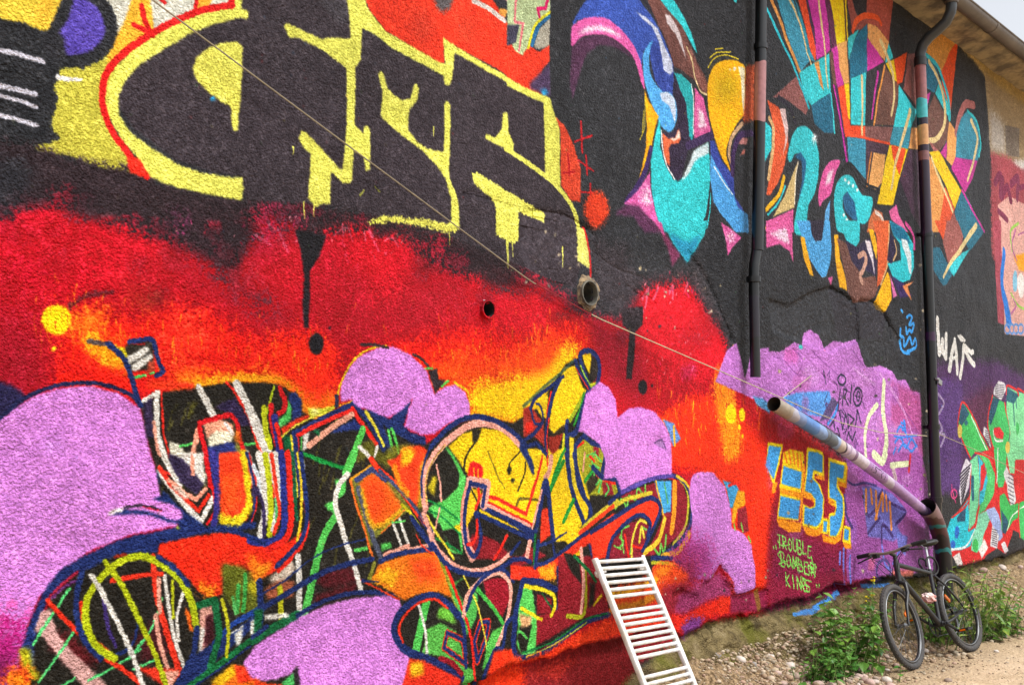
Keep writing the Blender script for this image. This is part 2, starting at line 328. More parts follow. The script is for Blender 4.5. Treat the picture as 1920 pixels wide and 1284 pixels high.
# the swelling blue and turquoise character
P('C', '3c56a8', '345 115 400 20 440 -30 690 -30 780 90 850 220 905 350 900 460 895 540 840 515 800 450 775 330 770 250 735 290 725 380 690 280 620 190 540 130 450 100 370 110 345 150')
P('C', '2f3f8a', '775 250 850 260 900 380 895 530 840 510 795 440', soft=10, a=.7)
L('C', '20202c', 20, '728 -10 800 90 858 220 908 350')
P('C', 'd765a8', '338 155 400 105 460 95 540 110 640 200 700 290 732 400 740 500 715 430 680 325 610 250 530 200 440 195 380 215 338 262', s=1)
P('C', 'e9d8e6', '365 190 420 148 490 142 560 162 630 222 560 190 480 165 400 187', soft=8)
P('C', '4d2e48', '338 262 390 215 450 196 530 200 600 242 690 335 640 305 560 258 490 250 420 300 385 400 360 480 335 560 325 450', soft=5)
P('C', 'ccd2e8', '690 62 750 95 810 160 850 250 897 350 902 400 880 420 850 395 840 320 820 230 780 150')
P('C', '6c4640', '750 -20 830 -20 900 60 960 150 1000 250 1040 350 1080 430 1100 480 1088 532 1050 500 1020 445 960 400 905 370 870 250 810 130')
P('C', '8b5b52', '940 200 1000 280 1060 420 1095 490 1065 512 1030 430 990 330', soft=8)
P('C', 'd8ccd0', '855 80 885 85 920 140 952 210 977 335 950 265 918 192 868 130'); L('C', 'd9c598', 9, '980 260 1010 340 1025 430 1050 505 1088 528')
P('C', '3cc8d0', '820 -20 890 -20 960 90 1010 190 1042 312 1000 232 950 142 870 52'); P('C', '3cc8d0', '1230 -20 1260 -20 1255 18 1240 10')
P('C', '2d2238', '905 410 950 430 990 470 1000 600 990 700 1000 800 985 830 950 990 920 1015 880 960 840 880 838 740 900 742 930 690 930 620 900 540')
P('C', '5aa6e2', '787 225 770 300 770 380 790 450 840 510 880 518 915 570 927 640 915 700 882 738 840 712 812 655 778 580 745 470 733 370 740 290', s=1)
P('C', 'cbd8ee', '826 520 870 514 905 550 920 610 915 692 900 645 880 592 838 560')
P('C', '2fa9ae', '905 405 950 418 990 455 1006 480 1016 700 1008 795 990 760 985 680 970 570 940 510'); L('C', 'e0ecec', 6, '1002 470 1013 600 1013 750')
P('C', 'd4659f', '1020 490 1070 550 1095 660 1112 738 1018 782 1018 650'); P('C', 'ecd4e2', '1040 600 1070 640 1085 710 1045 725', soft=12)
P('C', 'f0ac12', '740 498 760 560 800 620 822 650 800 720 775 840 740 920 708 1005 725 930 745 820 752 700')
L('C', '3d2a5e', 30, '775 830 740 960 690 1060 640 1130', soft=6)
for q in ('742 540 738 700 712 780', '735 620 722 760'): L('C', 'c0b030', 6, q, a=.8)
P('C', '3fc8cf', '826 668 832 720 830 820 860 920 900 1000 930 1015 970 980 1010 900 1030 840 1097 798 1105 900 1108 1000 1102 1100 1088 1200 1040 1300 830 1300 800 1180 780 1050 775 900 800 760')
P('G', '3fc8cf', '835 -20 1098 -20 1080 60 1030 140 982 215 930 150 880 70'); P('G', '2a8fb2', '870 40 980 100 1060 60 1030 140 982 215 930 150', soft=14)
P('C', 'd6e6ec', '1097 798 1102 858 1050 882 1020 905 990 975 945 1014 985 930 1010 850 1050 820', soft=5); L('C', 'eaf4f4', 8, '835 730 842 820 867 920 908 1000')
P('C', 'd86b46', '840 742 870 775 910 772 935 718 944 770 930 802 890 806 876 830 886 930 868 910 850 860'); P('C', 'e8d8cc', '876 772 912 774 936 722 942 770 905 790')
L('C', '3a2a50', 42, '980 815 1060 780 1130 748'); P('C', '3b4a9a', '1104 785 1132 790 1180 900 1240 1000 1246 1100 1310 1205 1235 1130 1170 1005 1118 900')
P('C', '58a3e0', '1110 858 1140 920 1200 1020 1240 1092 1262 1162 1322 1200 1326 1300 1250 1300 1170 1200 1130 1130 1108 1000'); P('G', '58a3e0', '1200 -20 1326 -20 1320 52 1255 28'); L('C', 'e4f0f6', 7, '1130 930 1180 1010 1232 1085')
P('C', 'f1b414', '1215 335 1280 350 1309 392 1306 560 1300 640 1262 690 1222 760 1200 850 1222 955 1180 885 1130 765 1100 625 1094 480 1118 390 1165 345', s=1)
E('S', 'b49c1e', 1362, 165, 24, 34, soft=18, a=.8); P('C', 'f0e8c8', '1262 370 1305 378 1307 480 1300 655 1287 560 1282 440'); E('S', 'f0e8d0', 1377, 129, 3.4, 4); E('S', 'f0e8d0', 1369, 131, 2, 2.4)
P('C', 'b0502c', '1310 375 1358 355 1358 665 1290 692 1302 600 1310 480', soft=10)
for q in ('1095 378 1130 328 1190 305 1265 330', '1108 322 1150 292 1222 290', '1138 272 1182 268'): L('C', 'cbb72c', 7, q)
L('C', 'b99a7a', 17, '1290 690 1232 760 1212 850 1228 920'); L('C', '3d2950', 28, '1340 742 1270 762 1237 850 1232 970'); P('C', 'c28684', '1262 805 1290 770 1322 775 1312 810'); P('C', 'b06a60', '1272 870 1290 840 1306 835 1300 862')
P('C', 'd869ac', '770 960 775 1050 800 1180 832 1300 780 1232 700 1160 625 1142 700 1070'); E('S', 'ecd8e8', 1211, 368, 9, 16, soft=10)
P('C', '57304f', '570 1200 640 1142 710 1150 780 1232 835 1300 740 1300 680 1210', soft=7)
P('G', 'd2619e', '1168 -10 1212 20 1284 75 1232 130 1205 176 1195 100 1180 30'); E('S', 'e8c8dc', 1369, 444, 6, 8, soft=7)
P('G', '78395a', '805 -10 850 40 900 120 942 172 895 238 880 152', soft=8); P('G', 'd2619e', '800 -15 832 -10 856 66 832 42')
L('C', '3cc8d0', 6, '1112 1080 1110 1180 1092 1275')
L('G', '262327', 60, '640 120 560 250 700 330', soft=50, a=.5); P('G', '4a4044', '990 220 1050 200 1130 420 1160 560 1100 500', soft=40, a=.5)
P('G', '3d343a', '440 60 620 130 700 300 720 480 620 540 480 430', soft=40, a=.6)
# --- rays and facets behind the pipes
P('D', '8f5c5a', '25 545 170 418 228 590 210 645 150 592 80 542')
P('D', '3f8ea8', '45 -20 130 -20 190 150 245 330 180 405 120 240 70 80'); L('D', '35b4c4', 15, '-10 40 60 190 130 340 185 480 225 600'); L('D', 'cb8e4e', 19, '15 -10 60 100 120 260 180 405')
P('D', '2f8aa2', '140 -20 180 70 240 280 268 348 235 335 200 200'); L('D', 'dcc592', 14, '118 -5 180 140 220 290 262 415', taper=.5)
P('D', 'da502a', '160 -20 212 -20 272 250 266 345 240 290 190 80'); L('D', '402a4a', 12, '215 0 264 245')
P('D', 'c23f9f', '218 -20 320 -20 347 280 312 312 272 335 258 150'); P('D', '5c2c4c', '318 -20 348 -20 388 262 355 275')
P('D', 'e7c316', '343 -20 440 -20 446 232 385 252 360 60'); L('D', '5a4030', 10, '427 0 440 300 457 485')
P('D', '3fc0c9', '175 408 265 347 340 300 348 522 240 592 205 542'); P('D', 'd29052', '260 350 285 340 312 510 295 480'); L('D', 'dcc592', 13, '283 -5 302 150 320 330 332 490', taper=.4)
P('D', 'c23f9f', '352 272 390 257 428 482 390 492 360 402'); P('D', 'dda466', '385 250 441 227 458 462 430 472 400 380')
P('D', '1f5f7a', '240 592 350 518 377 745 320 742 260 692'); P('D', '6a4a42', '338 290 360 290 386 500 364 480'); L('D', '44c0c8', 9, '347 525 374 742', s=0)
P('D', '43284a', '362 480 388 480 448 885 428 862'); L('D', 'ba309c', 10, '365 480 400 650 441 905')
P('D', 'dd4d25', '390 490 430 474 462 702 546 704 546 778 430 767 424 720'); P('D', 'e7c316', '428 470 456 465 463 672 450 662')
P('D', '8c4d46', '440 -20 590 -20 600 160 470 170'); P('D', '2d2b30', '465 -20 556 -20 556 62 512 102 488 62'); P('D', 'a25248', '558 -20 702 -20 676 242 612 152 556 132')
P('D', '256d8a', '556 132 556 405 464 440 459 330 480 240 510 180'); P('D', '48c2ca', '444 212 512 163 480 240 455 335'); L('D', 'da5a30', 25, '474 172 500 112 550 86 612 100 632 130')
P('D', 'dea368', '560 130 610 150 676 235 656 342 610 290 558 210'); P('D', 'c23b9a', '557 212 612 285 652 347 553 402')
P('D', '41c2cb', '466 440 549 404 546 702 465 697'); P('D', '2f2b31', '551 405 650 347 702 400 590 692 546 692')
P('D', '6c4a40', '660 378 702 430 737 480 702 702 598 697 625 540'); L('D', 'bf3a9c', 13, '615 405 600 520 582 662', taper=.4); L('D', 'd8924a', 10, '656 368 622 520 595 695')
L('D', 'dcc592', 16, '526 430 527 600 529 885', taper=.4)
P('D', '40c2cc', '674 240 702 320 692 332 658 352'); P('D', 'e7c316', '662 355 706 330 727 462 705 442'); L('D', 'dcc592', 19, '630 230 672 320 702 420 707 520 690 642', taper=.4)
P('D', 'da542b', '708 332 782 290 752 462 726 472'); P('D', '8f5955', '785 300 832 298 832 602 758 500')
P('D', '42c0c9', '735 475 806 590 832 620 802 717 700 712 725 580'); P('D', '3f8da2', '700 712 802 715 786 836 678 806')
P('D', '7e5451', '545 704 697 711 680 802 548 772'); P('D', '3c8ba6', '440 766 546 776 546 1002 450 906'); P('D', '46303f', '546 776 680 805 662 862 590 850 550 1032')
P('D', 'dda568', '590 853 662 865 637 1022 600 1062 562 1042'); L('D', 'b87a40', 9, '577 855 552 1040')
P('D', 'e9c51a', '680 810 787 834 742 980 702 1148 608 1142 640 1000'); P('D', 'da522d', '690 812 776 834 737 982 700 882'); L('D', 'da522d', 14, '430 737 550 772 680 803'); P('D', 'dea366', '805 714 840 714 838 838 788 832')
L('D', 'dcc592', 19, '792 620 757 760 717 900 690 1055', taper=.4); P('D', '4a3546', '790 840 862 838 870 1300 800 1190 738 1000'); P('D', '2d2b31', '738 1000 800 1190 700 1150')
P('D', 'd7974b', '905 165 1062 220 1022 290 972 402 922 332 885 290'); P('D', 'da5120', '1062 218 1052 332 1016 662 980 560 974 402 1012 300')
P('D', '266c87', '880 330 932 350 962 440 930 522 880 480'); P('D', '40c0ca', '935 522 967 440 1007 590 1012 662'); P('D', '6a4a42', '882 660 930 530 990 640 1012 682 1012 772 960 842 930 842 890 790')
L('D', '40bdc9', 16, '880 303 950 370 992 480 1012 600 1014 665'); P('D', 'c03a98', '882 532 912 515 890 610'); L('D', 'dcc592', 17, '900 345 962 460 987 580 987 700 942 775 900 787')
P('D', 'a16262', '900 790 962 850 930 856'); P('D', 'ba3b92', '1002 788 996 892 962 856')
P('D', 'dda162', '1015 680 1062 740 1052 882 1036 932 998 892 1004 780'); L('D', 'a96b69', 26, '1150 588 1105 582 1072 650 1056 745')
P('D', '408ca3', '1115 620 1152 640 1182 740 1187 842 1172 902 1050 882 1060 740 1080 660'); P('D', 'ba3b90', '1050 880 1172 900 1142 1002 1100 1078 1028 942')
L('D', '42c4cc', 9, '1120 620 1167 680 1190 800 1180 875'); L('D', 'e0cc9a', 15, '1140 675 1172 770 1157 870 1115 1008', taper=.4)
P('D', 'd99a5a', '900 868 962 990 992 1090 962 1300 905 1300'); P('D', 'e8c21d', '900 850 957 844 1082 1067 1046 1172 1000 1052'); P('D', 'd6572f', '990 1042 1046 1172 1022 1232 1002 1300 952 1300'); L('D', 'e0cc9a', 13, '915 882 972 1032 1037 1192')
P('D', '2a6c82', '1080 1072 1112 1100 1205 1300 1060 1300 1046 1182'); L('D', 'bf3a98', 9, '1085 1065 1140 1170 1205 1295'); P('D', '9c5c55', '1040 1180 1072 1300 1000 1300')
P('H', 'a1625c', '995 -20 1062 -20 1092 60 1087 162 1050 242 1010 212 978 100'); P('H', 'd6572f', '930 -20 1002 -20 980 90'); P('H', '2a6c82', '1060 -20 1165 -20 1212 42 1130 152 1090 62')
P('H', '286a82', '925 130 962 130 1002 212 1042 262 1002 335 980 345 925 260'); P('H', '40c0ca', '1087 160 1132 140 1100 192 1040 292 1008 242'); L('H', 'dfcb98', 22, '1162 8 1090 122 1020 222 982 295', taper=.5); L('H', 'bf3a98', 8, '1180 -10 1210 42')
# lower swirls of the same piece
P('D', 'd05b35', '0 560 60 600 100 700 112 820 96 920 62 1010 12 1092 -10 1092 15 950 35 780 20 640'); P('D', 'dcc2c2', '65 608 97 608 110 720 102 800 85 875 95 762 80 682', soft=2); L('D', 'cfaa7a', 18, '8 660 28 720 22 850 2 1000'); P('D', '3cc0c9', '-20 670 18 718 18 832 -20 910')
L('D', '241f2c', 20, '60 545 120 600 150 690', soft=4)
P('D', '3fc2cc', '112 885 120 800 150 730 190 704 240 730 275 820 286 950 262 1080 222 1160 207 1300 148 1300 163 1150 190 1050 205 950 190 872 150 862 130 905', s=1); P('D', '1f5c84', '120 900 180 850 215 900 205 1000 170 1130 190 1000 185 900 150 880', soft=5); E('S', 'e8f0f4', 1527, 262, 4, 8, soft=4)
P('D', 'ccb47e', '165 903 152 1000 147 1162 30 1212 90 1102 130 992'); L('D', 'f0e4cc', 6, '165 905 152 1000 148 1140'); L('D', 'e2b122', 20, '88 990 60 1090 -10 1168'); L('D', 'e2b122', 16, '-10 1275 70 1225'); L('D', '3cc0c9', 10, '95 1040 60 1130 0 1200')
P('D', 'd2619b', '-10 1240 142 1170 142 1300 -10 1300'); P('H', 'd2619b', '-10 -20 132 -20 142 215 120 152 60 112 -10 132'); P('H', 'e8cce0', '10 52 100 20 122 112 60 82', soft=10)
P('D', 'd6609f', '290 1155 285 1080 310 960 350 902 407 900 382 960 352 1080 312 1122', s=1); P('D', 'ecd0e2', '320 1040 335 970 370 940 350 1020', soft=7); P('D', '6cb0e6', '347 1118 320 1180 308 1300 332 1300 345 1200')
P('D', '3fc2cc', '368 1150 380 1042 420 983 470 988 500 1040 530 1090 582 1110 577 1202 540 1252 500 1232 470 1130 440 1080 420 1110 420 1170 460 1240 512 1300 400 1300 378 1230', s=1); P('D', '1f5a82', '475 1230 430 1180 415 1105 445 1070 485 1130 500 1230', soft=5)
for x, y in ((1585, 337), (1592, 342), (1600, 348), (1608, 356), (1582, 403), (1588, 412)): E('S', 'e4f2f2', x, y, 2.4, 3.4)
for q in ('395 985 440 930 480 960 530 1040 622 1078', '405 960 445 912 490 945 540 1022 622 1060'): L('D', '17171b', 11, q)
P('D', 'ba6c46', '565 1235 600 1168 640 1190 670 1300 550 1300'); L('D', 'e8d8d0', 14, '605 1185 640 1220 660 1290'); P('D', 'd66c9f', '680 1180 722 1143 732 1202 782 1300 740 1280 690 1222')
P('H', '40c2cc', '395 -20 512 -20 512 92 490 132 440 102')
P('H', '2b2437', '228 -20 312 -20 297 92 265 97 240 62'); P('H', '5aa9e2', '160 -20 232 -20 242 60 265 97 300 92 312 -20 347 -20 354 130 347 230 325 292 300 297 260 242 218 172 188 80')
P('H', 'f1b222', '178 68 202 75 232 200 257 292 235 282 205 202'); P('H', 'f1b222', '370 58 392 60 402 200 432 300 440 375 400 352 375 202'); P('H', 'd2619b', '335 300 362 292 352 345 342 320')
P('H', '6e4b43', '385 78 442 110 502 250 532 300 600 290 617 350 602 402 570 432 520 432 490 442 440 372 428 282'); P('H', '2d2540', '430 88 500 130 530 100 602 60 612 202 602 292 540 252 510 262 470 212')
L('H', 'b99282', 21, '508 178 540 162 552 200 532 258 515 285 527 325'); P('H', 'dacfd6', '540 88 572 95 592 170 597 295 583 202 558 142'); P('H', 'e9b222', '560 28 587 30 612 120 610 202 590 132')
P('H', 'd3663c', '590 -20 682 -20 672 120 667 232 632 332 610 352 617 202 607 82'); L('H', 'dcb080', 8, '680 0 672 120 668 230 632 335')
P('H', '3cc0cb', '685 -20 762 28 812 110 817 240 792 312 750 327 700 302 668 220 742 202 742 110 700 60'); P('H', '1f6c8c', '685 -20 762 28 800 110 740 90 700 60', soft=6); P('H', '2d2540', '678 50 712 90 717 180 690 222 668 202'); L('H', 'c8a880', 8, '705 90 718 150 700 200'); P('H', 'dce8ec', '750 80 777 90 802 170 802 285 788 272 778 192 753 122', soft=2); L('H', 'c0508c', 14, '770 -5 812 60 817 135')
P('H', 'f1b522', '670 265 682 300 692 422 650 497 608 472 602 432 632 350'); P('H', 'd679ae', '680 278 722 402 700 412 690 352'); P('H', '3b2b5c', '690 290 760 330 802 402 740 412'); P('H', 'da8c5c', '817 318 780 350 803 430 760 362 753 345')
P('H', '2b2830', '340 340 480 445 600 430 660 500 690 420 640 640 400 640', soft=5, a=.7)
# --- the bare wall and pink patch at the far right
P('S', 'a08967', '1795 83 1945 190 1945 430 1870 330 1857 290 1851 200 1847 145 1825 113', soft=2); P('S', 'b7974f', '1795 83 1945 190 1945 215 1860 150', soft=6, a=.6)
P('S', 'b9b0a6', '1855 204 1885 235 1885 288 1858 285', soft=10); P('S', '7d7063', '1885 235 1911 241 1911 295 1887 291')
P('S', 'a24b53', '1857 286 1888 294 1945 322 1945 640 1860 480', soft=4, grain=2); P('S', 'd8d2cc', '1897 300 1945 300 1945 330 1920 320', soft=4)
P('S', 'e2b0a6', '1871 384 1892 368 1945 395 1945 632 1884 626 1875 430')
for q in ('1270 1020 1300 980 1300 1090', '1312 1005 1308 1100 1338 1045 1358 1120', '1360 1030 1402 995 1392 1110', '1400 1055 1450 1035', '1290 1180 1340 1230'): L('D', '7c2b4c', 22, q)
P('H', 'a54c5b', '1262 -20 1302 -20 1322 562 1284 552'); L('H', '2a7cd2', 20, '1322 150 1310 300 1330 480 1345 560'); P('H', '2a7cd2', '1315 330 1340 420 1365 560 1335 570', soft=4)
P('S', 'f0a214', '1900 480 1945 470 1945 520 1910 505', soft=2); E('S', '8cc6e2', 1903, 527, 5, 20); E('S', 'f2ece8', 1914, 535, 6, 24)
for q in ('1362 385 1400 455 1440 478', '1366 150 1358 40 1400 -5'): L('H', 'a2ce60', 8, q)
for q in ('1385 30 1365 120 1390 200', '1375 420 1390 460 1360 500', '1400 60 1440 40'): L('H', 'b86a9a', 7, q)
for x in (1340, 1365, 1390, 1415): RING('H', '6a9ad8', 7, x, 585, 14, 26)
# --- lilac field round the pipe, tags
P('H', '4d2c5a', '935 780 1100 770 1280 765 1450 860 1450 1500 935 1500', soft=22); P('H', '5a3a78', '935 860 1090 880 1080 1500 935 1500', soft=16); P('H', '5b2038', '1090 1000 1250 900 1300 1000 1250 1290 1100 1200', soft=26, a=.6)
P('G', 'b274bb', '1135 880 1200 710 1257 663 1280 740 1300 860 1320 800 1340 700 1440 690 1440 1010 1330 970'); P('H', 'b274bb', '-30 705 60 715 90 700 150 660 190 682 208 610 247 588 290 622 320 692 380 650 430 662 497 643 540 790 560 802 640 790 700 822 722 872 770 870 800 932 847 940 870 1300 500 1300 380 1165 200 1055 70 1005 -30 965', grain=1)
P('L', '9e5aa0', '440 -20 860 -20 925 300 925 640 780 662 600 680 440 700 430 300', soft=5); P('L', 'a866aa', '690 330 900 300 900 600 760 620', soft=24, a=.8)
P('H', 'a04c7e', '690 880 850 950 875 1300 690 1110', soft=14, a=.8); P('H', 'c060a8', '90 700 160 690 170 770 100 780', soft=14, a=.7); E('S', '3aa8a8', 1501, 650, 4, 4)
P('H', '5a92d2', '80 970 160 940 342 932 352 980 325 1085 230 1065 120 1022', soft=4, grain=1.4); P('H', '574a70', '360 965 392 1000 342 1085 285 1105'); L('H', '4a92d8', 14, '388 1015 372 1060 335 1115'); P('G', '5a98c8', '1345 960 1400 975 1440 1010 1440 1060 1370 1010', soft=4)
for _ in range(46):
    x, y = random.uniform(1440, 1730), random.uniform(650, 1000)
    if y < 650 + (x - 1440) * .28: continue
    E('S', random.choice(['c88ccc', '8c4a94', 'a04a80', 'c6a0cc', '9468b8', '7a4a90']), x, y, random.uniform(4, 18), random.uniform(5, 24), soft=4, a=random.uniform(.2, .5), grain=2.4)
for q in ('30 740 90 760 150 830 210 850', '140 690 190 760 170 830', '240 700 320 780 380 830 400 880', '470 700 540 800', '560 850 600 950 590 1100', '700 960 790 1080 840 1160', '300 820 330 900', '620 1000 600 1150 640 1240'): L('H', '7a3f86', 5, q, soft=2, a=.7)
for q in ('1650 700 1690 760 1720 840', '1600 690 1640 720'): L('S', 'd0a8d4', 4, q, soft=3, a=.5, grain=2.5)
for _ in range(26):
    x, y = random.uniform(330, 560), random.uniform(830, 1230)
    L('H', random.choice(['2b2540', '4a2a5a', '5a3a70']), 4.5, [[x, y], [x + random.uniform(-20, 20), y + random.uniform(-30, 30)], [x + random.uniform(-24, 24), y + random.uniform(10, 60)]], a=.8)
RING('H', '2b2540', 9, 410, 870, 22, 28)
for q in ('402 920 390 1045', '415 1010 422 920 442 930 426 962 447 1012', '465 900 460 1000', '398 1045 412 1145', '415 1140 432 1060 448 1140', '445 1058 450 1132 480 1090 445 1058', '488 1130 500 1038 518 1112', '385 1140 398 1182', '440 1202 447 1160 470 1212 487 1158', '310 820 325 890', '345 1130 365 1100 372 1150'): L('H', '2b2540', 7, q, s=0)
RING('H', '2b2540', 9, 502, 965, 24, 50); RING('H', '2b2540', 7, 505, 960, 9, 26)
L('H', 'd3dab4', 24, '648 885 645 1050 662 1190 650 1300', grain=1.4); L('H', 'd3dab4', 20, '612 1010 565 1075 542 1200 548 1300', grain=1.4); L('L', 'd3dab4', 34, '595 -10 640 30 655 -10'); L('L', 'd3dab4', 36, '690 52 790 42'); L('L', 'd3dab4', 24, '700 60 715 130', a=.6); L('L', 'c03040', 14, '795 0 790 80')
for q in ('705 1185 760 1190 835 1180', '720 1160 740 1130 765 1160 780 1200', '710 1220 740 1190 770 1250 800 1200 835 1240', '730 1270 760 1230 800 1270 830 1240', '745 1110 765 1120 750 1150', '715 1250 700 1280', '760 1100 770 1170'): L('H', '4a82d2', 11, q)
for q in ('740 585 740 622 757 632', '770 578 775 612 788 590 800 602 815 560', '775 520 790 508 802 522 787 562 812 552', '742 650 752 702 778 722', '760 640 767 682 790 630 802 672 820 640 826 682 802 702 780 712 790 722', '745 480 752 490'): L('H', '4a9ce2', 11, q)
for q in ('948 530 955 640 960 722 975 690 975 650', '970 690 995 745 995 620', '1015 812 1030 720 1045 650 1055 750 1060 828', '1015 752 1055 745', '1078 852 1090 760 1095 682 1120 740 1155 785', '1100 682 1140 718 1150 712'): L('H', 'e8e6e1', 19, q, s=0)
P('H', 'e8e6e1', '1060 622 1078 615 1103 650 1098 662 1078 655')
for q in ('955 950 985 1000 960 1060', '955 1090 975 1140 960 1180', '965 1170 990 1180 970 1240'): L('H', 'b8a8c8', 10, q, a=.8)
# blue tag with orange strokes beside it
P('L', '6b7dca', '525 172 600 165 700 212 782 312 722 392 752 440 700 480 640 462 560 452 540 322', soft=5, a=.75); P('L', '6b7dca', '720 430 780 450 770 560 730 520', soft=4, a=.8)
for q in ('440 132 480 162 540 150 605 165', '640 190 615 235', '655 205 680 255 740 290 772 315 715 380', '560 432 622 345', '640 482 640 382 700 450', '545 200 555 330 600 300', '430 220 440 330 470 400'): L('L', '4a3a74', 13, q)
for q in ('545 190 547 305', '572 190 580 262', '602 200 605 345', '600 350 640 210 640 302', '660 222 664 300', '682 262 690 405'): L('L', 'e2924a', 13, q)
for q in ('420 520 425 725', '458 560 462 705', '400 540 400 600', '640 500 650 600 690 640', '740 520 700 600'): L('L', '7b82d8', 12, q, soft=3)
RING('L', '5a4a80', 12, 645, 640, 40, 60); P('L', 'd0704a', '690 640 820 630 810 672 700 680', soft=8, a=.7); P('L', 'cc6a86', '560 560 600 570 590 640 555 640', soft=7, a=.6)
# --- green and red piece, far right
TILE['V'] = (1700, 700, 519 / 220)
P('V', 'c9292c', '200 640 240 590 290 520 315 400 330 350 365 330 430 300 540 330 540 730 470 690 440 800 400 770 350 805 330 855 240 855 195 800 180 700')
P('V', '2fc0d0', '178 692 200 630 240 600 272 555 276 640 270 700 302 680 282 762 240 780 190 782'); P('V', '1f4c66', '220 640 262 575 258 652 225 655'); E('S', '2a6ac0', 1794, 997, 4, 12); E('S', '2a6ac0', 1787, 1020, 5, 8); L('V', 'e4f2ee', 7, '190 778 262 762 302 688')
P('V', '7cd0a0', '278 382 312 358 320 470 318 580 300 662 274 692 275 600 285 500'); P('V', '1f5c72', '285 450 296 450 299 562 288 562')
P('V', '58c070', '298 343 365 370 392 450 387 530 350 602 318 622 330 560 357 480 355 420 330 375'); P('V', '38b8d0', '316 362 350 408 358 470 340 562 322 585 320 470'); P('V', 'c9292c', '328 410 345 393 353 440 335 512 322 522')
P('V', '8ad0b0', '318 622 362 600 372 640 342 712 332 772 310 792 284 780 290 720 310 670'); E('S', '3fae5a', 1829, 1022, 6, 13); P('V', 'a6b6e4', '350 602 386 588 406 620 428 722 410 742 385 680')
P('V', '46b860', '245 128 285 178 326 258 368 338 300 348 280 372 250 302 230 250 227 200'); P('V', '1f5268', '245 128 276 178 240 232 226 205'); E('S', '2a6a80', 1811, 792, 3.5, 5); L('V', 'cc2e30', 6, '280 375 250 302 228 250 226 200 245 125 285 175 326 256 370 340'); L('V', 'cc2e30', 5, '300 348 365 372 392 450 387 530 350 602'); L('V', 'dff0e0', 5, '285 190 320 265 355 335'); L('V', 'cc2e30', 5, '282 400 276 560 200 635')
E('S', 'dcc462', 1799, 808, 4.5, 13); P('V', 'dcd6e0', '262 373 285 400 276 500 240 582 229 520 240 440')
for k in range(10): L('V', '2a2430', 4.5, [[232 + k * 1.2, 450 + k * 13], [280 - k * 3, 400 + k * 15]], s=0)
P('V', '46b868', '361 180 380 98 432 130 456 250 442 350 434 470 426 502 404 502 394 420 385 330 361 250'); P('V', '1f5268', '378 103 410 115 370 232 359 190'); L('V', 'cc2e30', 6, '385 330 360 250 360 180 380 98'); L('V', 'cc2e30', 6, '432 130 458 260 442 350'); P('V', 'd8303a', '388 240 410 235 428 262 425 290 400 285 386 262'); L('V', 'f0ece8', 5, '384 250 395 295 425 296'); L('V', 'e8f4ec', 4, '404 330 398 480')
P('V', 'dcdade', '388 62 405 32 430 40 440 70 416 118 384 90'); P('V', 'dcdade', '342 232 358 250 377 335 340 270'); P('V', '8ad8a0', '440 58 480 75 540 95 540 380 480 380 476 442 455 440 440 350 458 262 440 150'); P('V', '1f5c6c', '440 60 500 95 476 132 440 122'); L('V', '1f5c6c', 6, '470 110 474 225', taper=.5); L('V', '1f5c6c', 5, '486 110 488 150'); L('V', 'cc2e30', 6, '438 90 445 52 490 75 496 95 492 65 530 90'); E('S', '3fae5a', 1908, 803, 4, 12); E('S', 'dcc462', 1889, 838, 4, 11)
P('V', 'dcdade', '438 420 470 460 482 560 465 602 445 522'); P('V', 'dcdade', '428 440 440 408 450 430 440 492'); P('V', '3fae5a', '410 540 430 528 460 582 540 555 540 600 470 652 440 702 418 690 414 620'); P('V', '1f5268', '416 600 450 652 440 708 424 702'); L('V', 'e4f2e4', 4, '540 570 470 625 445 690')
P('V', 'dcdade', '380 668 412 720 400 775 370 762'); P('V', 'e0dce0', '418 752 435 740 452 782 435 797'); P('V', 'e4dcd8', '320 782 345 728 362 770 332 818'); P('V', 'e4dcd8', '204 808 236 790 250 845 225 850'); P('V', '46b868', '494 600 540 585 540 745 498 722'); L('V', 'cc2e30', 5, '498 470 494 620 500 720')
for (x, y, ww, hh) in ((388, 45, 46, 62), (444, 440, 32, 140), (376, 685, 28, 78), (345, 250, 24, 70)):
    for k in range(8): L('V', '4a4450', 3, [[x + ww * .1, y + hh * k / 8], [x + ww * .9, y + hh * (k + .8) / 8]], s=0)
P('S', '211e24', '1727 420 1741 420 1752 700 1757 935 1741 935 1733 700', soft=2, grain=2)
RING('L', 'e05292', 6, 1040, 212, 16, 24); L('L', 'e05292', 5, '1028 160 1032 200 1050 260'); P('L', '3a2a34', '1195 600 1300 560 1450 520 1450 720 1230 720 1100 640', soft=16, a=.9)

# --- lilac clouds, left
P('S', '231f44', '-30 700 0 714 25 722 45 738 40 760 -30 800', soft=4)
P('S', LILAC, '-30 797 20 770 60 742 110 727 165 722 220 735 262 765 272 800 282 850 296 890 302 920 346 955 332 985 250 1000 170 1030 110 1072 72 1120 50 1170 35 1230 20 1320 -30 1320')
P('S', 'c0569c', '-30 1150 25 1130 50 1180 30 1260 -30 1320', soft=24, grain=2); P('S', '9c1d6c', '-30 1180 30 1160 50 1200 20 1320 -30 1320', soft=22, grain=2); P('S', '5a1440', '-30 1240 15 1230 20 1320 -30 1320', soft=14, a=.8)
L('E', '1b2048', 27, '-40 1105 60 1025 130 970 300 902 480 884 620 905 740 962 782 1005')
P('S', 'c080cc', '30 810 60 830 40 880', soft=20, a=.5); P('S', '8e8ad0', '88 818 110 820 100 850', soft=14, a=.35)
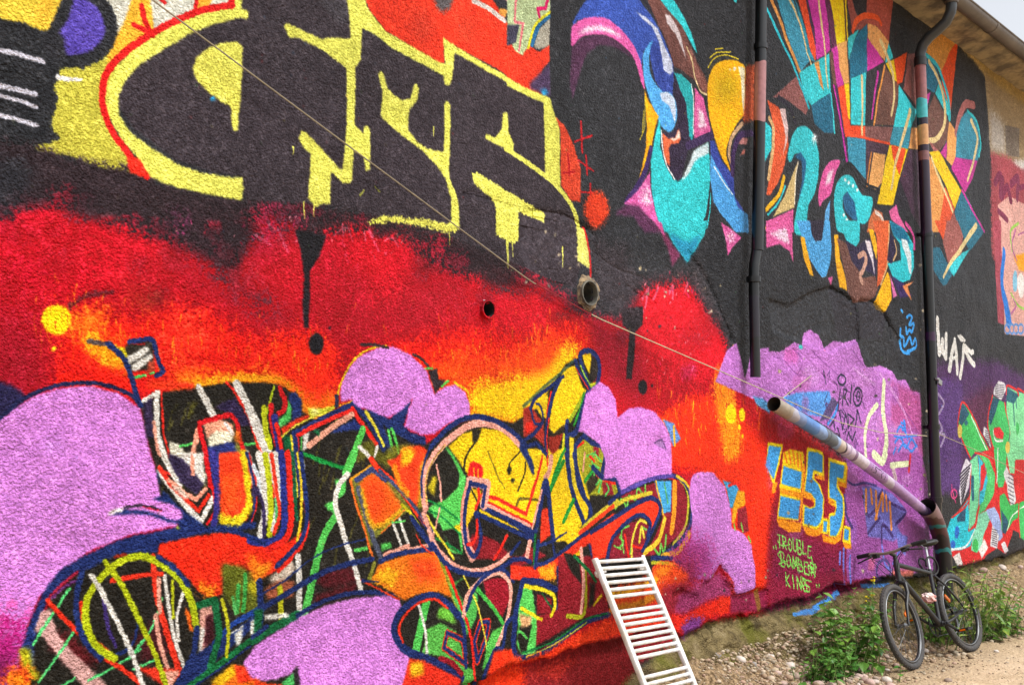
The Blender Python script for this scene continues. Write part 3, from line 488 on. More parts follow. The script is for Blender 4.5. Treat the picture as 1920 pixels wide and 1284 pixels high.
# --- wildstyle letters, bottom left: dark ground first
P('S', INK, '262 756 300 735 362 726 430 716 500 716 548 734 566 770 600 792 690 765 740 800 800 832 842 800 900 780 962 792 1012 760 1060 682 1108 658 1120 690 1096 760 1130 830 1162 902 1240 892 1292 912 1302 960 1272 1022 1222 1062 1250 1100 1110 1152 1050 1192 980 1240 940 1320 50 1320 58 1200 100 1112 170 1052 260 1012 352 992 300 930 292 880 275 820')
for _ in range(70):
    x, y = random.uniform(300, 700), random.uniform(740, 1060); L('S', '5c5a1c', 4, [[x, y], [x - random.uniform(4, 10), y + random.uniform(12, 34)]], soft=4, a=.45, grain=2)
P('J', '4c0f18', '380 640 560 615 560 700 400 745 330 700', soft=12); P('J', '4c0f18', '330 780 560 700 560 760 330 830', soft=10); P('I', '5c1018', '260 960 420 1010 560 1150 480 1200 300 1100', soft=24, a=.8); P('I', '4c0f18', '740 1000 900 900 960 1120 800 1160', soft=24, a=.7)
# arrow tip
P('M', '29241e', '-10 95 210 80 215 300 150 330 20 340 -60 200'); P('M', WHT, '-20 220 150 125 180 170 25 270 -10 270'); P('M', WHT, '20 290 190 180 205 225 90 320 35 340'); P('M', 'b04a34', '170 260 215 250 230 330 150 350', soft=8); L('M', '52c062', 34, '55 385 130 370 215 340', taper=.4)
P('E', 'd4c422', '640 680 690 690 715 745 690 740'); L('M', 'b01a1c', 14, '0 100 130 105')
L('E', NAVY, 36, '600 668 680 742 728 850 760 965 782 1012'); L('E', NAVY, 34, '495 650 560 665 610 665', soft=10, a=.7); L('M', NAVY, 46, '0 85 120 70 200 72 230 170 255 260 290 330 235 375')
L('M', 'bf1a18', 46, '165 370 190 430 250 440 305 395'); P('M', 'e0391a', '150 420 330 400 560 440 540 490 280 500 150 470', soft=10)
# letter one: white bars, red edges
P('M', '2e2340', '120 570 200 560 210 900 150 900'); L('M', WHT, 42, '120 585 180 545 260 510'); L('M', WHT, 54, '235 520 235 700 250 880 300 1050 380 1200 430 1300'); L('M', 'e4a08c', 34, '215 760 225 880 250 1010 300 1060', a=.9)
L('M', 'd62c20', 20, '272 500 285 700 300 880 340 1050'); L('M', WHT, 66, '590 470 660 590 730 720', s=0); L('M', WHT, 74, '910 440 1010 640 1100 830 1180 1030 1240 1300'); L('M', 'd62c20', 24, '830 430 900 520 1000 700 1070 900 1120 1020 1190 1230 1210 1300')
P('M', '2c2143', '740 640 800 600 900 560 990 700 1040 800 960 800 850 700', soft=8); P('M', '6b6a20', '500 740 560 590 590 600 530 720', soft=10, a=.8); P('M', '5a5a20', '370 700 410 610 430 620', soft=10, a=.7)
P('M', 'dddac8', '340 930 420 950 540 1080 660 1200 640 1300 560 1230 480 1130 350 1040'); L('M', '58c060', 24, '430 965 530 945'); L('M', '58c060', 24, '970 950 1080 945')
L('M', 'e29c84', 56, '590 830 550 1000 535 1200'); P('M', '221b16', '570 950 620 960 640 1050 570 1100', soft=6)
P('M', '2c2143', '350 1040 480 1130 590 1260 560 1300 470 1300 380 1170'); L('M', 'd62c20', 26, '250 1150 330 1190 400 1240', taper=.3)
P('M', 'e4a287', '640 760 780 740 880 780 890 880 660 900'); P('M', 'dfdac2', '665 900 740 840 870 850 885 900 870 930 680 975', soft=6); L('M', 'dcdad8', 30, '815 770 850 820 880 860')
P('M', '26306c', '650 980 870 930 950 960 990 1150 1000 1300 690 1300'); P('M', '7a7a34', '890 940 950 950 1000 1200 930 1100', soft=12)
L('M', 'c0141c', 46, '690 1300 640 1000 605 800 620 765 740 730 860 705 910 760 925 830 940 920 990 1100 1040 1300')
P('M', 'c4701e', '890 830 940 830 960 950 900 940', soft=14, a=.8); P('M', 'e2411e', '755 1050 900 1025 930 1200 930 1300 770 1300', soft=6); L('M', 'c8c428', 40, '930 1060 960 1180 975 1300', soft=20)
P('M', WHT, '980 970 1080 1120 1140 1300 1040 1300'); P('M', '1d1b14', '1020 960 1100 970 1130 1090 1110 1130', soft=6); L('M', 'b4bc20', 44, '1140 1060 1150 1180 1180 1300'); L('M', 'b2be22', 48, '1165 650 1150 800 1190 960'); L('M', 'a8ba22', 22, '1225 450 1190 560 1165 680')
# chevron below (tile I)
P('I', WHT, '1000 -20 1135 -20 1142 140 1100 150 1060 60 1020 40'); P('I', '2f2542', '935 -20 1010 10 1060 60 1140 160 1098 218 1000 140 960 60'); L('I', WHT, 32, '905 -20 940 60 985 130'); L('I', WHT, 36, '890 82 960 180 1050 290 1120 370 1160 290 1188 230', s=0); L('I', 'd4301e', 28, '888 62 960 165 1060 260 1108 305 1165 215', s=0); L('I', 'e39a84', 26, '940 130 1040 210 1095 240 1150 180', s=0); L('I', 'e39a84', 22, '1070 0 1075 100'); P('I', 'd8d4ca', '950 165 1000 165 1060 235 1030 240', a=.8)
L('I', 'c0141c', 18, '1142 -20 1165 100 1188 180 1198 300 1155 375')
L('I', '33307a', 40, '1185 -20 1210 150 1207 300 1190 390'); P('I', 'e2421e', '1222 -20 1360 -20 1390 160 1410 260 1380 360 1240 390 1228 200', soft=6); L('I', 'dcc826', 44, '1355 -20 1375 120 1390 260 1350 340 1250 370', soft=24); P('I', 'e8551e', '1235 100 1320 100 1340 260 1240 320', soft=20, a=.8); L('I', NAVY, 18, '1375 -20 1412 130 1425 270 1390 375 1280 408'); L('I', 'c0201f', 10, '1388 -20 1428 150 1434 270 1400 385')
# big navy sweep
P('I', NAVY, '880 60 900 180 960 240 1050 320 1150 395 1433 365 1433 400 1290 430 1150 430 1000 470 890 500 880 545 780 535 640 555 500 630 440 640 330 720 265 800 210 960 182 1050 185 1220 170 1230 110 1090 165 920 240 760 330 640 470 555 640 478 760 440 860 425 990 395 1000 380 940 370 830 330 720 322 600 330 690 296 820 310 930 345 1020 350 1015 320 950 270 850 240 900 225 905 190 880 120')
P('I', LILAC, '860 260 960 270 1015 312 1018 350 960 358 890 310 800 290', s=1); P('I', 'e4e0da', '588 332 620 296 700 285 670 312'); L('I', '2a2230', 16, '690 285 800 275 900 300'); L('I', 'c02848', 8, '800 282 900 305'); E('S', 'b8c030', 334, 988, 3, 3)
# orange flames under the sweep
P('I', 'e12e13', '890 490 1150 440 1300 425 1440 470 1440 650 1380 640 1250 600 1240 770 1190 800 1110 760 1050 680 960 590 880 545'); P('J', 'e12e13', '-10 490 100 500 180 480 295 400 260 520 110 640 -10 710'); P('J', 'e8901e', '-10 610 90 590 60 660 -10 720', soft=16); P('I', 'ea8a1c', '1100 700 1220 740 1190 805 1110 765', soft=18); P('I', 'ee8c1c', '1380 560 1440 560 1440 720 1400 700', soft=18, a=.8)
# vertical stem (tiles N, J)
P('N', '1d1b14', '-10 360 160 350 250 380 300 450 200 700 0 620'); L('N', WHT, 84, '-60 560 30 800 110 1000 160 1180 190 1300'); L('N', 'd83a22', 26, '-10 820 60 1010 120 1180 150 1300'); L('N', 'b4bc22', 60, '60 560 70 720 110 880', taper=.2); L('N', 'a8ba22', 22, '150 370 110 500 80 600'); L('N', 'b4bc22', 60, '20 960 70 1100 90 1300')
P('N', '1c1b16', '-40 900 20 930 60 1080 30 1130 -40 1000'); L('N', 'd0d8e0', 40, '-30 1040 10 1140 40 1300'); P('N', '30264a', '-40 1200 20 1240 20 1300 -40 1300')
P('N', '52b85c', '262 470 300 560 290 660 200 720 185 660 250 600'); P('N', NAVY, '275 430 330 420 385 490 385 600 320 690 215 790 230 730 300 660 300 560 270 480'); L('N', 'c01a1e', 52, '200 390 235 490 225 570 185 600'); L('N', 'c01a1e', 54, '118 540 130 700 165 860'); P('N', NAVY, '130 620 160 590 185 640 170 700')
L('N', '2a2a70', 70, '150 640 180 850 210 1080 230 1300'); L('N', 'd8291c', 44, '165 690 195 850 230 1050 262 1300'); L('N', '2a2a70', 18, '150 800 190 1000 215 1300'); P('N', 'd8391c', '200 730 330 650 440 610 440 640 300 710 225 790')
P('N', '0f5a34', '220 790 290 790 330 1000 345 1300 290 1300 245 1000'); L('N', 'e0c83c', 22, '285 790 310 960 350 1300'); L('N', NAVY, 50, '320 770 335 940 380 1300'); L('N', 'd8292a', 12, '345 800 360 960 400 1250'); L('N', '58b85c', 16, '370 800 375 900'); P('N', WHT, '390 770 450 760 420 900 385 920'); L('N', WHT, 22, '380 960 400 1060')
L('N', 'e0d048', 16, '210 795 330 700 480 630'); P('N', 'c4c43a', '430 560 560 560 680 530 660 570 560 620 450 640', soft=8); E('S', 'e8e4a8', 590, 771, 6, 6, soft=5)
L('N', NAVY, 52, '310 770 470 690 640 600 820 520', s=0); L('N', 'e0b028', 14, '660 540 740 520 820 490', s=0); L('N', 'd8261e', 40, '345 780 500 700 640 640 815 565', s=0)
L('N', NAVY, 50, '820 520 920 640 1000 760 1070 900', s=0); L('N', 'd8261e', 40, '805 560 870 670 960 790 1010 860', s=0); P('N', '20306a', '600 770 820 650 880 700 910 740 760 750', soft=6); L('N', 'e2a48e', 56, '440 870 600 740 800 610', s=0); P('N', '0f5a34', '470 750 530 740 530 800')
L('N', '58b854', 70, '890 740 830 900 770 1060', s=0); L('N', '138038', 40, '370 930 520 990 760 1070'); P('N', '6a6a1c', '880 860 960 820 1060 940 1180 900 1200 1000 1100 1060 960 960 830 1020', soft=14, a=.8)
L('N', WHT, 38, '860 880 920 930 960 985'); L('N', WHT, 28, '1015 880 995 960'); L('N', 'e0d048', 34, '920 590 1000 720 1070 870', taper=.2)
P('N', NAVY, '930 570 1000 590 1120 650 1190 590 1310 480 1240 700 1300 760 1430 800 1433 870 1330 860 1200 790 1090 720 1060 690 1130 860 1160 950 1100 900 1010 700'); L('N', '58c058', 26, '1110 740 1140 870'); L('N', '58c058', 30, '1140 730 1190 880 1220 1050', taper=.4); P('N', '8a8a2a', '1110 880 1300 860 1240 930 1100 980', soft=10, a=.7)
# lilac cloud two
P('S', LILAC, '638 752 640 722 652 692 675 666 710 650 738 649 770 664 800 695 814 738 832 724 852 720 873 735 881 757 880 778 845 790 815 812 790 815 758 800 765 768 774 745 752 770 728 782 712 778 690 768 668 762 660 748'); P('F', '2a2328', '958 815 1012 808 1022 870 1062 870 1000 948 985 890')
L('F', 'dcb822', 13, '450 985 478 880 545 760 640 690 730 678'); L('F', '3a2a2c', 18, '585 672 660 672 740 690', soft=5); L('F', '3a2a2c', 16, '880 725 920 745 960 790', soft=5); L('F', '60c058', 13, '945 805 985 802'); L('F', '60c058', 15, '1035 905 1072 875'); L('F', 'dcb822', 13, '1105 882 1180 930 1202 1010'); L('F', '2a2a44', 26, '452 960 448 1010')
# orange boxes
P('N', 'e2431c', '1100 1000 1180 980 1240 900 1380 870 1440 900 1440 1200 1300 1230 1200 1130', soft=6); P('N', 'e8901e', '1230 890 1330 880 1300 1000 1220 1050', soft=16); P('J', 'e2431c', '760 40 820 30 960 -30 945 120 905 290 850 240 780 140'); P('J', 'e0b41e', '820 -30 900 -30 860 40 810 60', soft=12); P('J', 'b0a024', '920 60 960 -20 940 290 900 300', soft=12, a=.8)
P('J', '6c6c2a', '525 130 650 60 720 110 870 290 820 330 690 430 640 520 600 380'); P('J', 'e6641c', '575 150 640 100 690 105 760 200 815 285 790 310 700 390 640 380 600 290', soft=10); P('J', 'e2401a', '600 130 680 120 730 220 700 330 640 350', soft=24, a=.7)
L('J', '4a4f60', 34, '570 180 620 340 660 470 705 590'); L('J', 'e0702a', 15, '525 130 555 260 605 400 650 560'); L('J', 'e0a02a', 18, '530 125 640 55', s=0); L('J', '34406c', 34, '560 130 650 70 720 130', s=0); L('J', 'df3a1e', 34, '640 15 690 75 780 160 870 275 950 380'); L('J', '3a4464', 20, '690 80 800 190 900 300 990 420'); L('J', '8a8a2e', 22, '820 285 740 380 690 430'); L('J', 'e0702a', 8, '825 300 700 430')
L('J', 'c8c026', 20, '810 270 880 340 960 470', soft=5); L('J', NAVY, 22, '870 340 940 430 1000 520')
L('J', WHT, 18, '765 380 810 500'); L('J', WHT, 18, '800 350 850 490'); P('J', '58b858', '700 490 752 480 762 512 700 532'); L('J', '58b858', 24, '555 525 620 515'); L('J', '58b858', 12, '760 370 830 360')
L('J', 'e6ac22', 26, '590 190 640 370 700 385 800 305', soft=26, a=.85); L('J', 'eca01e', 34, '775 60 800 150 840 210', soft=28, a=.8); L('I', 'dcc826', 50, '1240 345 1320 365 1385 300', soft=36, a=.9)
# stems and white drips right of them
L('J', '55b655', 58, '540 -10 500 90', s=0); L('J', '55b655', 50, '440 340 380 450 330 620 270 880'); P('J', '55b655', '380 270 430 250 450 330 400 300'); P('J', '55b655', '440 130 500 130 500 200 460 240')
L('J', WHT, 34, '510 100 460 160 440 260 480 400 530 560 560 660 585 755'); L('J', WHT, 36, '235 560 238 720 240 875', s=0); P('J', 'd8c8b8', '60 690 200 580 220 640 130 720', soft=7); P('J', 'a05a40', '40 740 140 690 210 700 210 790 60 800', soft=9); L('J', 'b0b020', 36, '130 735 140 930')
L('J', NAVY, 11, '30 770 160 690 300 580 450 505 610 465'); L('J', NAVY, 36, '30 850 180 760 350 660 500 605 650 575')
# navy bowl of the U with its red and yellow borders
L('J', WHT, 46, '10 -10 40 130 50 300 20 440'); L('J', 'b4bc22', 36, '45 -10 70 150 82 300 70 440'); L('J', WHT, 40, '100 -10 118 140 120 280 95 410'); L('J', '58b070', 20, '112 240 115 380'); L('J', 'd83a24', 24, '80 -10 110 180 132 320 95 430'); L('J', '30264a', 24, '-10 170 38 270 42 445')
L('J', '27307a', 44, '135 -20 155 200 158 370 120 455 50 482 -40 470'); L('J', 'd8281b', 40, '170 -20 193 180 195 350 165 460 60 520'); L('J', '0f5234', 22, '200 -20 216 200 228 350'); L('J', 'dcc030', 18, '228 -20 250 150 252 340 228 470'); L('J', 'd8281b', 22, '275 250 287 420 200 565 120 640'); L('J', NAVY, 28, '245 -20 275 200 285 360 240 485 110 615'); L('I', NAVY, 30, '1290 415 1433 462'); L('J', NAVY, 30, '-20 462 40 485')
# lower right of the wheel
P('I', '5c6219', '1235 600 1380 620 1440 760 1440 900 1320 880 1250 780', soft=12); L('I', '3f9c4a', 26, '1330 720 1325 870'); L('I', '3f9c4a', 26, '1370 660 1360 860'); L('I', '60b868', 20, '1300 790 1315 880'); P('I', 'c0b422', '1380 720 1440 690 1440 800', soft=12)
P('I', 'd8a294', '1118 850 1187 840 1190 1030 1160 1060 1120 1120'); P('I', WHT, '1120 960 1150 960 1130 1080 1110 1110'); P('I', '3a1018', '1150 900 1190 880 1195 1040 1140 1070', soft=6); P('I', NAVY, '980 1300 1060 1130 1200 1040 1380 930 1440 860 1440 940 1200 1150 1080 1300'); L('I', '1d3f8a', 36, '1200 1040 1300 940 1440 860'); L('I', 'd8d8d0', 10, '1290 990 1360 950'); L('I', '0f5c34', 46, '1085 840 1200 805 1225 1000 1175 1180', s=0); L('I', '0e6034', 26, '1050 1290 1250 1150 1440 1005'); L('I', NAVY, 14, '1080 1290 1280 1150 1440 1030'); L('I', '0e6034', 22, '1030 1300 1200 1170 1440 990'); L('I', 'b0b020', 24, '1240 800 1275 960 1265 1120'); P('I', 'dcdcd4', '1310 1000 1360 960 1350 1050 1320 1060'); P('I', 'dcdcd4', '1400 930 1440 900 1440 980 1400 1000')
L('J', '0c5a34', 56, '-20 1030 100 955 230 885'); L('J', NAVY, 30, '-20 1010 60 950'); L('J', NAVY, 30, '230 890 350 820 500 770 650 760 770 778'); L('J', NAVY, 40, '14 700 25 850 20 940'); P('J', WHT, '45 888 180 878 187 900 50 918'); P('J', '0f5a34', '-10 860 40 860 30 960 -10 990')
P('I', 'e3701c', '1160 1300 1300 1165 1400 1180 1440 1250 1440 1310'); P('I', 'e0b41e', '1180 1260 1300 1165 1320 1220 1220 1300', soft=10); P('I', 'e0391a', '1310 1170 1400 1180 1440 1250 1330 1270', soft=6)
# wheel
P('I', 'caa09c', '225 870 280 860 330 1010 420 1110 520 1200 620 1310 480 1310 330 1130 240 1010 190 980', soft=4)
L('I', '3a2a66', 26, '580 790 600 950 645 1060', soft=5); L('I', '5ac878', 20, '385 740 280 900 178 1050', s=0); L('I', '5ac878', 20, '410 980 310 1120 210 1260', s=0); L('I', '5ac878', 18, '905 790 860 930 820 1000 720 1130'); L('I', '5ac878', 18, '490 1250 650 1170 780 1080'); L('I', '5ac878', 18, '740 1190 860 1140'); L('I', '5ac878', 18, '330 1290 410 1240')
L('I', 'd8351f', 30, '262 808 350 900 430 980 560 1110 700 1200 800 1290'); L('I', '9c2040', 16, '280 780 360 700 440 640'); L('I', '5a2a60', 20, '290 790 370 720 430 690')
L('I', NAVY, 40, '455 640 430 760 432 920 478 1040 560 1130'); L('I', NAVY, 22, '770 935 742 1040 685 1095 610 1112')
L('I', 'd8351f', 22, '452 820 470 930 530 1030 600 1090'); L('I', 'd8351f', 30, '620 695 760 670 905 655'); L('I', 'd8351f', 38, '852 560 872 760 930 980 1000 1195'); P('I', 'd8351f', '760 1180 1000 1190 1040 1200 980 1260 920 1290'); P('I', 'e0a492', '900 1200 1010 1200 960 1300 930 1300'); L('I', 'e0a492', 28, '885 690 892 870'); L('I', 'e0a492', 28, '870 890 890 1040 935 1180')
L('I', WHT, 24, '920 668 945 880 985 1050 1035 1195'); L('I', WHT, 22, '1022 760 985 900 1000 1030'); L('I', 'b4bc22', 20, '960 700 965 900'); P('I', 'e86a1c', '1030 850 1060 870 1080 980 1060 980', soft=4)
L('I', 'aab61d', 48, '640 1130 540 1065 485 950 488 800 560 680 660 592 780 557 900 600 1010 700 1070 820 1098 960'); L('I', 'aab61d', 36, '585 590 680 720 780 920 860 1100 935 1300'); L('I', WHT, 32, '505 665 580 780 680 980 740 1120 805 1300'); L('I', '8a2a18', 18, '640 560 700 545'); L('I', NAVY, 36, '1098 960 1085 1080 1040 1180 980 1300'); L('I', NAVY, 30, '880 560 980 630 1050 720')
P('I', 'b4b024', '100 1080 160 1070 180 1180 230 1230 180 1260 110 1160', soft=10); E('S', 'e8581a', 32, 1270, 28, 22, soft=10); P('S', 'f0901c', '10 1262 40 1250 60 1290 10 1300', soft=8, a=.7)
# lilac cloud three
P('S', LILAC, '455 1240 480 1208 520 1182 563 1155 614 1132 668 1119 728 1115 748 1122 754 1140 738 1172 745 1208 766 1226 765 1256 752 1320 556 1320 556 1258 530 1268 500 1276 470 1270'); P('J', '2a2228', '205 1200 235 1170 250 1300 225 1300'); P('J', '4ca85c', '140 1268 210 1215 222 1300 150 1300'); P('J', 'e2461a', '-10 1245 60 1272 150 1280 150 1310 -10 1310')
# lower orange body
P('J', 'e2781c', '690 600 850 548 1000 530 1042 590 1082 700 1102 795 1020 762 900 772 830 808 760 762 660 705 640 690', soft=4); P('J', 'df3f18', '840 570 1000 560 1040 700 900 700', soft=30, a=.8); P('J', 'e9b022', '640 690 720 620 800 640 760 740', soft=18, a=.9); L('J', '7a7a2e', 26, '660 600 630 680'); L('J', 'd8401e', 12, '585 690 640 720 740 770 800 800'); L('J', NAVY, 20, '590 695 680 700', taper=.6); L('J', 'e2a492', 26, '715 552 850 500'); L('J', 'e2a492', 20, '850 520 960 500'); L('J', NAVY, 30, '690 590 790 545 990 520'); L('J', '8a8a2c', 28, '1020 550 1070 680 1110 800 1140 900', soft=8)
P('K', 'e7c31e', '-10 -40 445 -40 470 60 440 200 420 350 360 430 250 470 232 430 212 202 190 130 168 202 118 402 -10 312'); P('K', 'e7c31e', '240 440 400 400 390 560 260 560')
# ring
P('O', 'e9c51c', '360 340 480 230 640 190 800 200 940 320 1010 450 1080 560 1180 640 1110 880 1070 1000 900 930 620 800 690 660 530 590 460 470')
P('O', '5cc15c', '340 340 400 400 470 520 510 600 490 760 470 960 480 1250 380 1230 300 1000 180 870 230 830'); P('O', '1d1b16', '280 460 340 360 400 440 460 580 440 680 330 790 230 830 180 860 250 700 280 600', soft=3); P('O', 'b8a826', '190 700 230 590 270 600 240 760', soft=12); P('O', '1d1b16', '310 1050 440 1020 470 1250 380 1200', soft=4); P('O', 'd8b820', '390 1020 470 990 465 1060'); P('O', '1d1b16', '245 1130 330 1200 390 1284 300 1250')
for q in ('190 790 320 860 450 960', '180 870 330 950 470 1090', '260 1110 380 1180 470 1240'): L('O', '117436', 18, q)
L('O', 'e2a496', 18, '265 500 290 660 295 800', grain=1.4); L('O', 'e2a496', 18, '285 860 260 1000 235 1110', grain=1.4); L('O', 'd8c840', 22, '180 920 260 1060 350 1200 400 1284')
L('O', '1f1c12', 16, '590 200 585 300 510 420 490 560'); P('O', '1f1c12', '560 200 640 195 600 310 560 300'); L('O', '6a5c18', 11, '690 380 740 500 790 620 840 690'); L('O', '1f1c12', 13, '960 385 880 470 870 520'); E('S', '1f1c12', 955, 881, 4, 8); E('S', '1f1c12', 962.5, 900, 3.6, 4.6); L('O', '1f1c12', 13, '1005 470 1000 580 950 715'); L('O', '6a5c18', 24, '930 850 970 780 1110 790', soft=6)
L('O', 'e2a496', 62, '170 860 150 700 170 560 240 420 350 290 480 190 600 145 740 160 860 220 950 320'); L('O', 'c8a840', 12, '180 820 170 640 220 480 330 330', a=.8); L('O', '5a4a30', 10, '190 570 250 430 320 340', a=.7)
L('O', NAVY, 46, '215 340 300 240 400 150 500 105 620 90 760 130 890 210 1000 320'); L('O', NAVY, 20, '215 330 160 480 135 640 140 760'); P('O', NAVY, '960 290 1010 330 1050 440 1080 560 1075 590 1020 480 960 370')
P('K', '7c1a24', '-10 440 200 560 -10 640'); P('O', '801b24', '520 1080 640 1080 760 1130 860 1230 830 1290 560 1290'); P('O', '1c1816', '620 950 900 1060 1070 1140 1000 1200 860 1220 760 1130 640 1060'); L('O', 'd62a1e', 30, '850 1090 800 1190 740 1290', taper=.3); P('O', '1c1816', '540 1000 600 960 610 1020 520 1150 510 1080')
L('O', 'd62a1e', 34, '610 740 780 780 1015 910', s=0); L('O', 'd62a1e', 26, '670 800 860 900 1060 1000', s=0); L('O', 'e2a496', 40, '660 810 860 910 1040 1010', s=0); L('O', 'd62a1e', 18, '690 805 860 890 1060 990', s=0); L('O', NAVY, 40, '640 850 860 950 1075 1060', s=0); L('O', 'd8b820', 26, '630 880 780 960 940 1030', s=0); L('O', NAVY, 40, '590 900 830 1010 1080 1130', s=0)
L('O', 'd62a1e', 24, '520 640 480 800 470 1000'); P('O', 'd62020', '520 590 540 480 570 465 640 500 650 560 640 620'); L('O', 'e9c51c', 10, '570 520 575 590'); L('O', 'e9c51c', 10, '605 530 610 600')
L('O', 'e2a496', 84, '540 630 690 660 660 830', s=0); L('O', 'e2a496', 76, '540 640 500 830 495 1000 520 1170 560 1270', a=.9); P('O', 'dcb820', '545 690 640 710 620 820 580 900 510 1040 500 900'); L('O', '1f1c12', 16, '550 700 605 800'); L('O', 'd62a1e', 26, '610 700 620 780 590 860'); L('O', NAVY, 36, '545 650 675 680 650 840', s=0); L('O', NAVY, 36, '545 640 505 830 495 1000 515 1170 570 1265 620 1190 635 1070 610 960 590 900'); L('O', 'd62a1e', 26, '600 960 605 1060 570 1150 520 1160')
P('O', 'e2a496', '130 900 170 880 260 1150 220 1140'); L('O', NAVY, 26, '40 930 120 1060 230 1200'); L('O', 'd8402a', 14, '90 1080 150 1180 230 1250'); L('O', NAVY, 14, '110 930 180 1030')
L('J', 'e2a496', 28, '985 470 1040 550 1120 618 1220 640 1330 612 1440 530'); L('J', NAVY, 30, '985 490 1050 592 1130 642 1230 662 1330 645 1440 575')
# below the ring
P('J', '5aa84c', '955 965 1030 930 1120 980 1180 1180 1232 1200 1232 1300 1160 1300 1150 1210 1030 1120 925 1100'); P('J', '52a850', '1160 680 1240 780 1230 900 1180 1000 1140 890 1080 720', soft=4); P('J', '1d1a14', '1150 690 1200 680 1210 800 1180 860 1110 720', soft=6); L('J', '54b855', 50, '950 810 890 1080', s=0); L('J', WHT, 17, '905 830 940 960 950 1100'); P('J', '6ab040', '1020 850 1090 840 1120 940 1010 900', soft=8); P('J', '8a1526', '1270 700 1330 680 1400 690 1422 800 1380 900 1290 810'); L('J', '48a848', 24, '1230 740 1310 830 1380 930'); P('J', '1d1a14', '1240 800 1350 900 1300 960 1250 900', soft=5)
L('J', NAVY, 44, '1150 1242 1000 1152 850 1092 790 1032 773 950 820 860 900 800 990 780 1075 830 1132 892'); L('J', 'd8351f', 16, '820 1040 800 960 850 868 920 815 1000 800 1070 850'); P('J', 'd8331e', '855 1130 930 1140 1150 1250 1130 1310 810 1310'); P('J', 'e0b022', '860 1150 930 1150 940 1220 860 1240', soft=12); L('J', '8a1526', 30, '1030 1130 1100 1160 1150 1220', soft=6)
for c, lw in (('d8351f', 34), (NAVY, 20)):
    L('J', c, lw, '1070 985 1160 1030 1172 1160', s=0); L('J', c, lw, '1172 1160 1050 1070 1070 985', s=0); L('J', c, lw, '1215 1040 1250 930 1300 925 1285 1000 1240 1150 1215 1040', s=0)
L('J', 'd8281e', 16, '1060 620 1110 740 1160 880 1200 1020 1235 1300'); L('J', 'd8c848', 10, '1160 670 1240 850 1300 1130'); P('J', '58b050', '1320 980 1400 940 1330 1150 1270 1200 1290 1050', soft=3)
L('J', 'e2a898', 26, '1160 890 1180 780 1260 690 1350 652 1412 700 1422 790 1400 930 1340 1080'); L('J', NAVY, 20, '1175 860 1230 720 1330 640 1390 640 1440 700'); L('J', NAVY, 22, '1130 885 1160 960 1175 1180'); L('J', NAVY, 24, '1440 900 1400 940 1380 1070 1330 1090 1260 1290')
P('J', 'e0391a', '1330 1090 1440 1080 1440 1300 1280 1300', soft=6)
# --- yellow body right of the ring (tiles K, Q)
P('Q', 'e9c61c', '350 220 440 200 500 380 540 420 500 500 380 680 320 740 260 775 215 720 240 560 290 380'); P('Q', 'a03024', '0 560 60 540 170 680 190 900 100 800 0 800'); P('Q', 'd82c1c', '20 690 90 660 80 740 20 770', soft=6); P('Q', '8c2a1c', '215 800 340 770 300 900 250 950 215 900', soft=4); P('Q', 'd8b81e', '100 540 220 430 200 640 160 640'); L('Q', 'd8301e', 20, '245 420 205 600 195 760'); P('Q', '2c2416', '215 740 260 775 350 690 340 760 250 800', soft=6)
L('Q', '90a024', 34, '500 460 450 560 400 660', soft=14); L('Q', '2c8a30', 20, '510 430 480 560 430 700')
L('Q', '3c5a4c', 26, '430 150 320 260 180 380 0 540', soft=18, a=.8); L('Q', NAVY, 32, '340 290 230 380 100 480 60 560'); L('Q', NAVY, 32, '310 320 260 440 210 640 190 820 200 960'); L('Q', 'd8301e', 12, '215 640 200 830 205 1040'); L('Q', NAVY, 20, '60 545 80 640 110 690 165 670 160 580 140 530 110 520'); L('Q', NAVY, 34, '0 830 90 770 160 680'); L('Q', NAVY, 36, '0 890 110 850 190 940', s=0); P('Q', NAVY, '20 920 70 980 90 1060 90 1120 60 1080')
L('Q', 'd62a1e', 14, '160 960 110 1160 70 1290'); L('Q', 'e2a48e', 44, '235 970 225 1080 190 1140', soft=4); P('Q', NAVY, '180 1150 200 1145 225 1290 160 1290'); L('Q', '1f8a34', 30, '345 900 290 1050 230 1250'); L('Q', '1f8a34', 24, '600 1080 530 1170'); L('Q', 'c8c426', 24, '345 780 330 900 290 960')
P('Q', '2a2420', '580 110 640 160 640 280 600 340 560 260', soft=2); L('Q', NAVY, 40, '560 380 480 150 500 85 560 75 620 120 645 200 640 300 600 380 540 430 490 600 450 750 370 790'); P('Q', 'e9c61c', '500 110 570 100 580 140 560 270 520 190'); L('Q', NAVY, 36, '440 160 470 250 560 390'); L('Q', 'd62a1e', 10, '445 220 550 400'); L('Q', '8ab030', 12, '480 200 545 330 570 380'); P('Q', 'b8c030', '560 350 620 335 610 365 570 385')
L('Q', NAVY, 36, '375 670 365 800 380 1000 430 1290'); P('Q', 'd8c030', '390 800 430 810 430 960 480 1250 430 1250 390 1000')
P('Q', '9c9c28', '450 860 520 820 660 900 690 980 660 1070 700 1160 780 1180 800 1290 560 1290 470 1050'); P('Q', '8c2030', '590 880 640 890 640 960 600 960', soft=4); P('Q', '2c2618', '580 1100 640 1130 620 1230 560 1290 540 1200', soft=6); P('Q', '8c2030', '660 1180 740 1180 760 1290 680 1290', soft=4)
for q in ('540 960 600 940 660 1010', '560 1040 620 1060 600 1120', '620 1200 660 1150 640 1260', '700 1190 720 1240 690 1290', '610 920 580 1010 640 1060'): L('Q', '5fc060', 15, q)
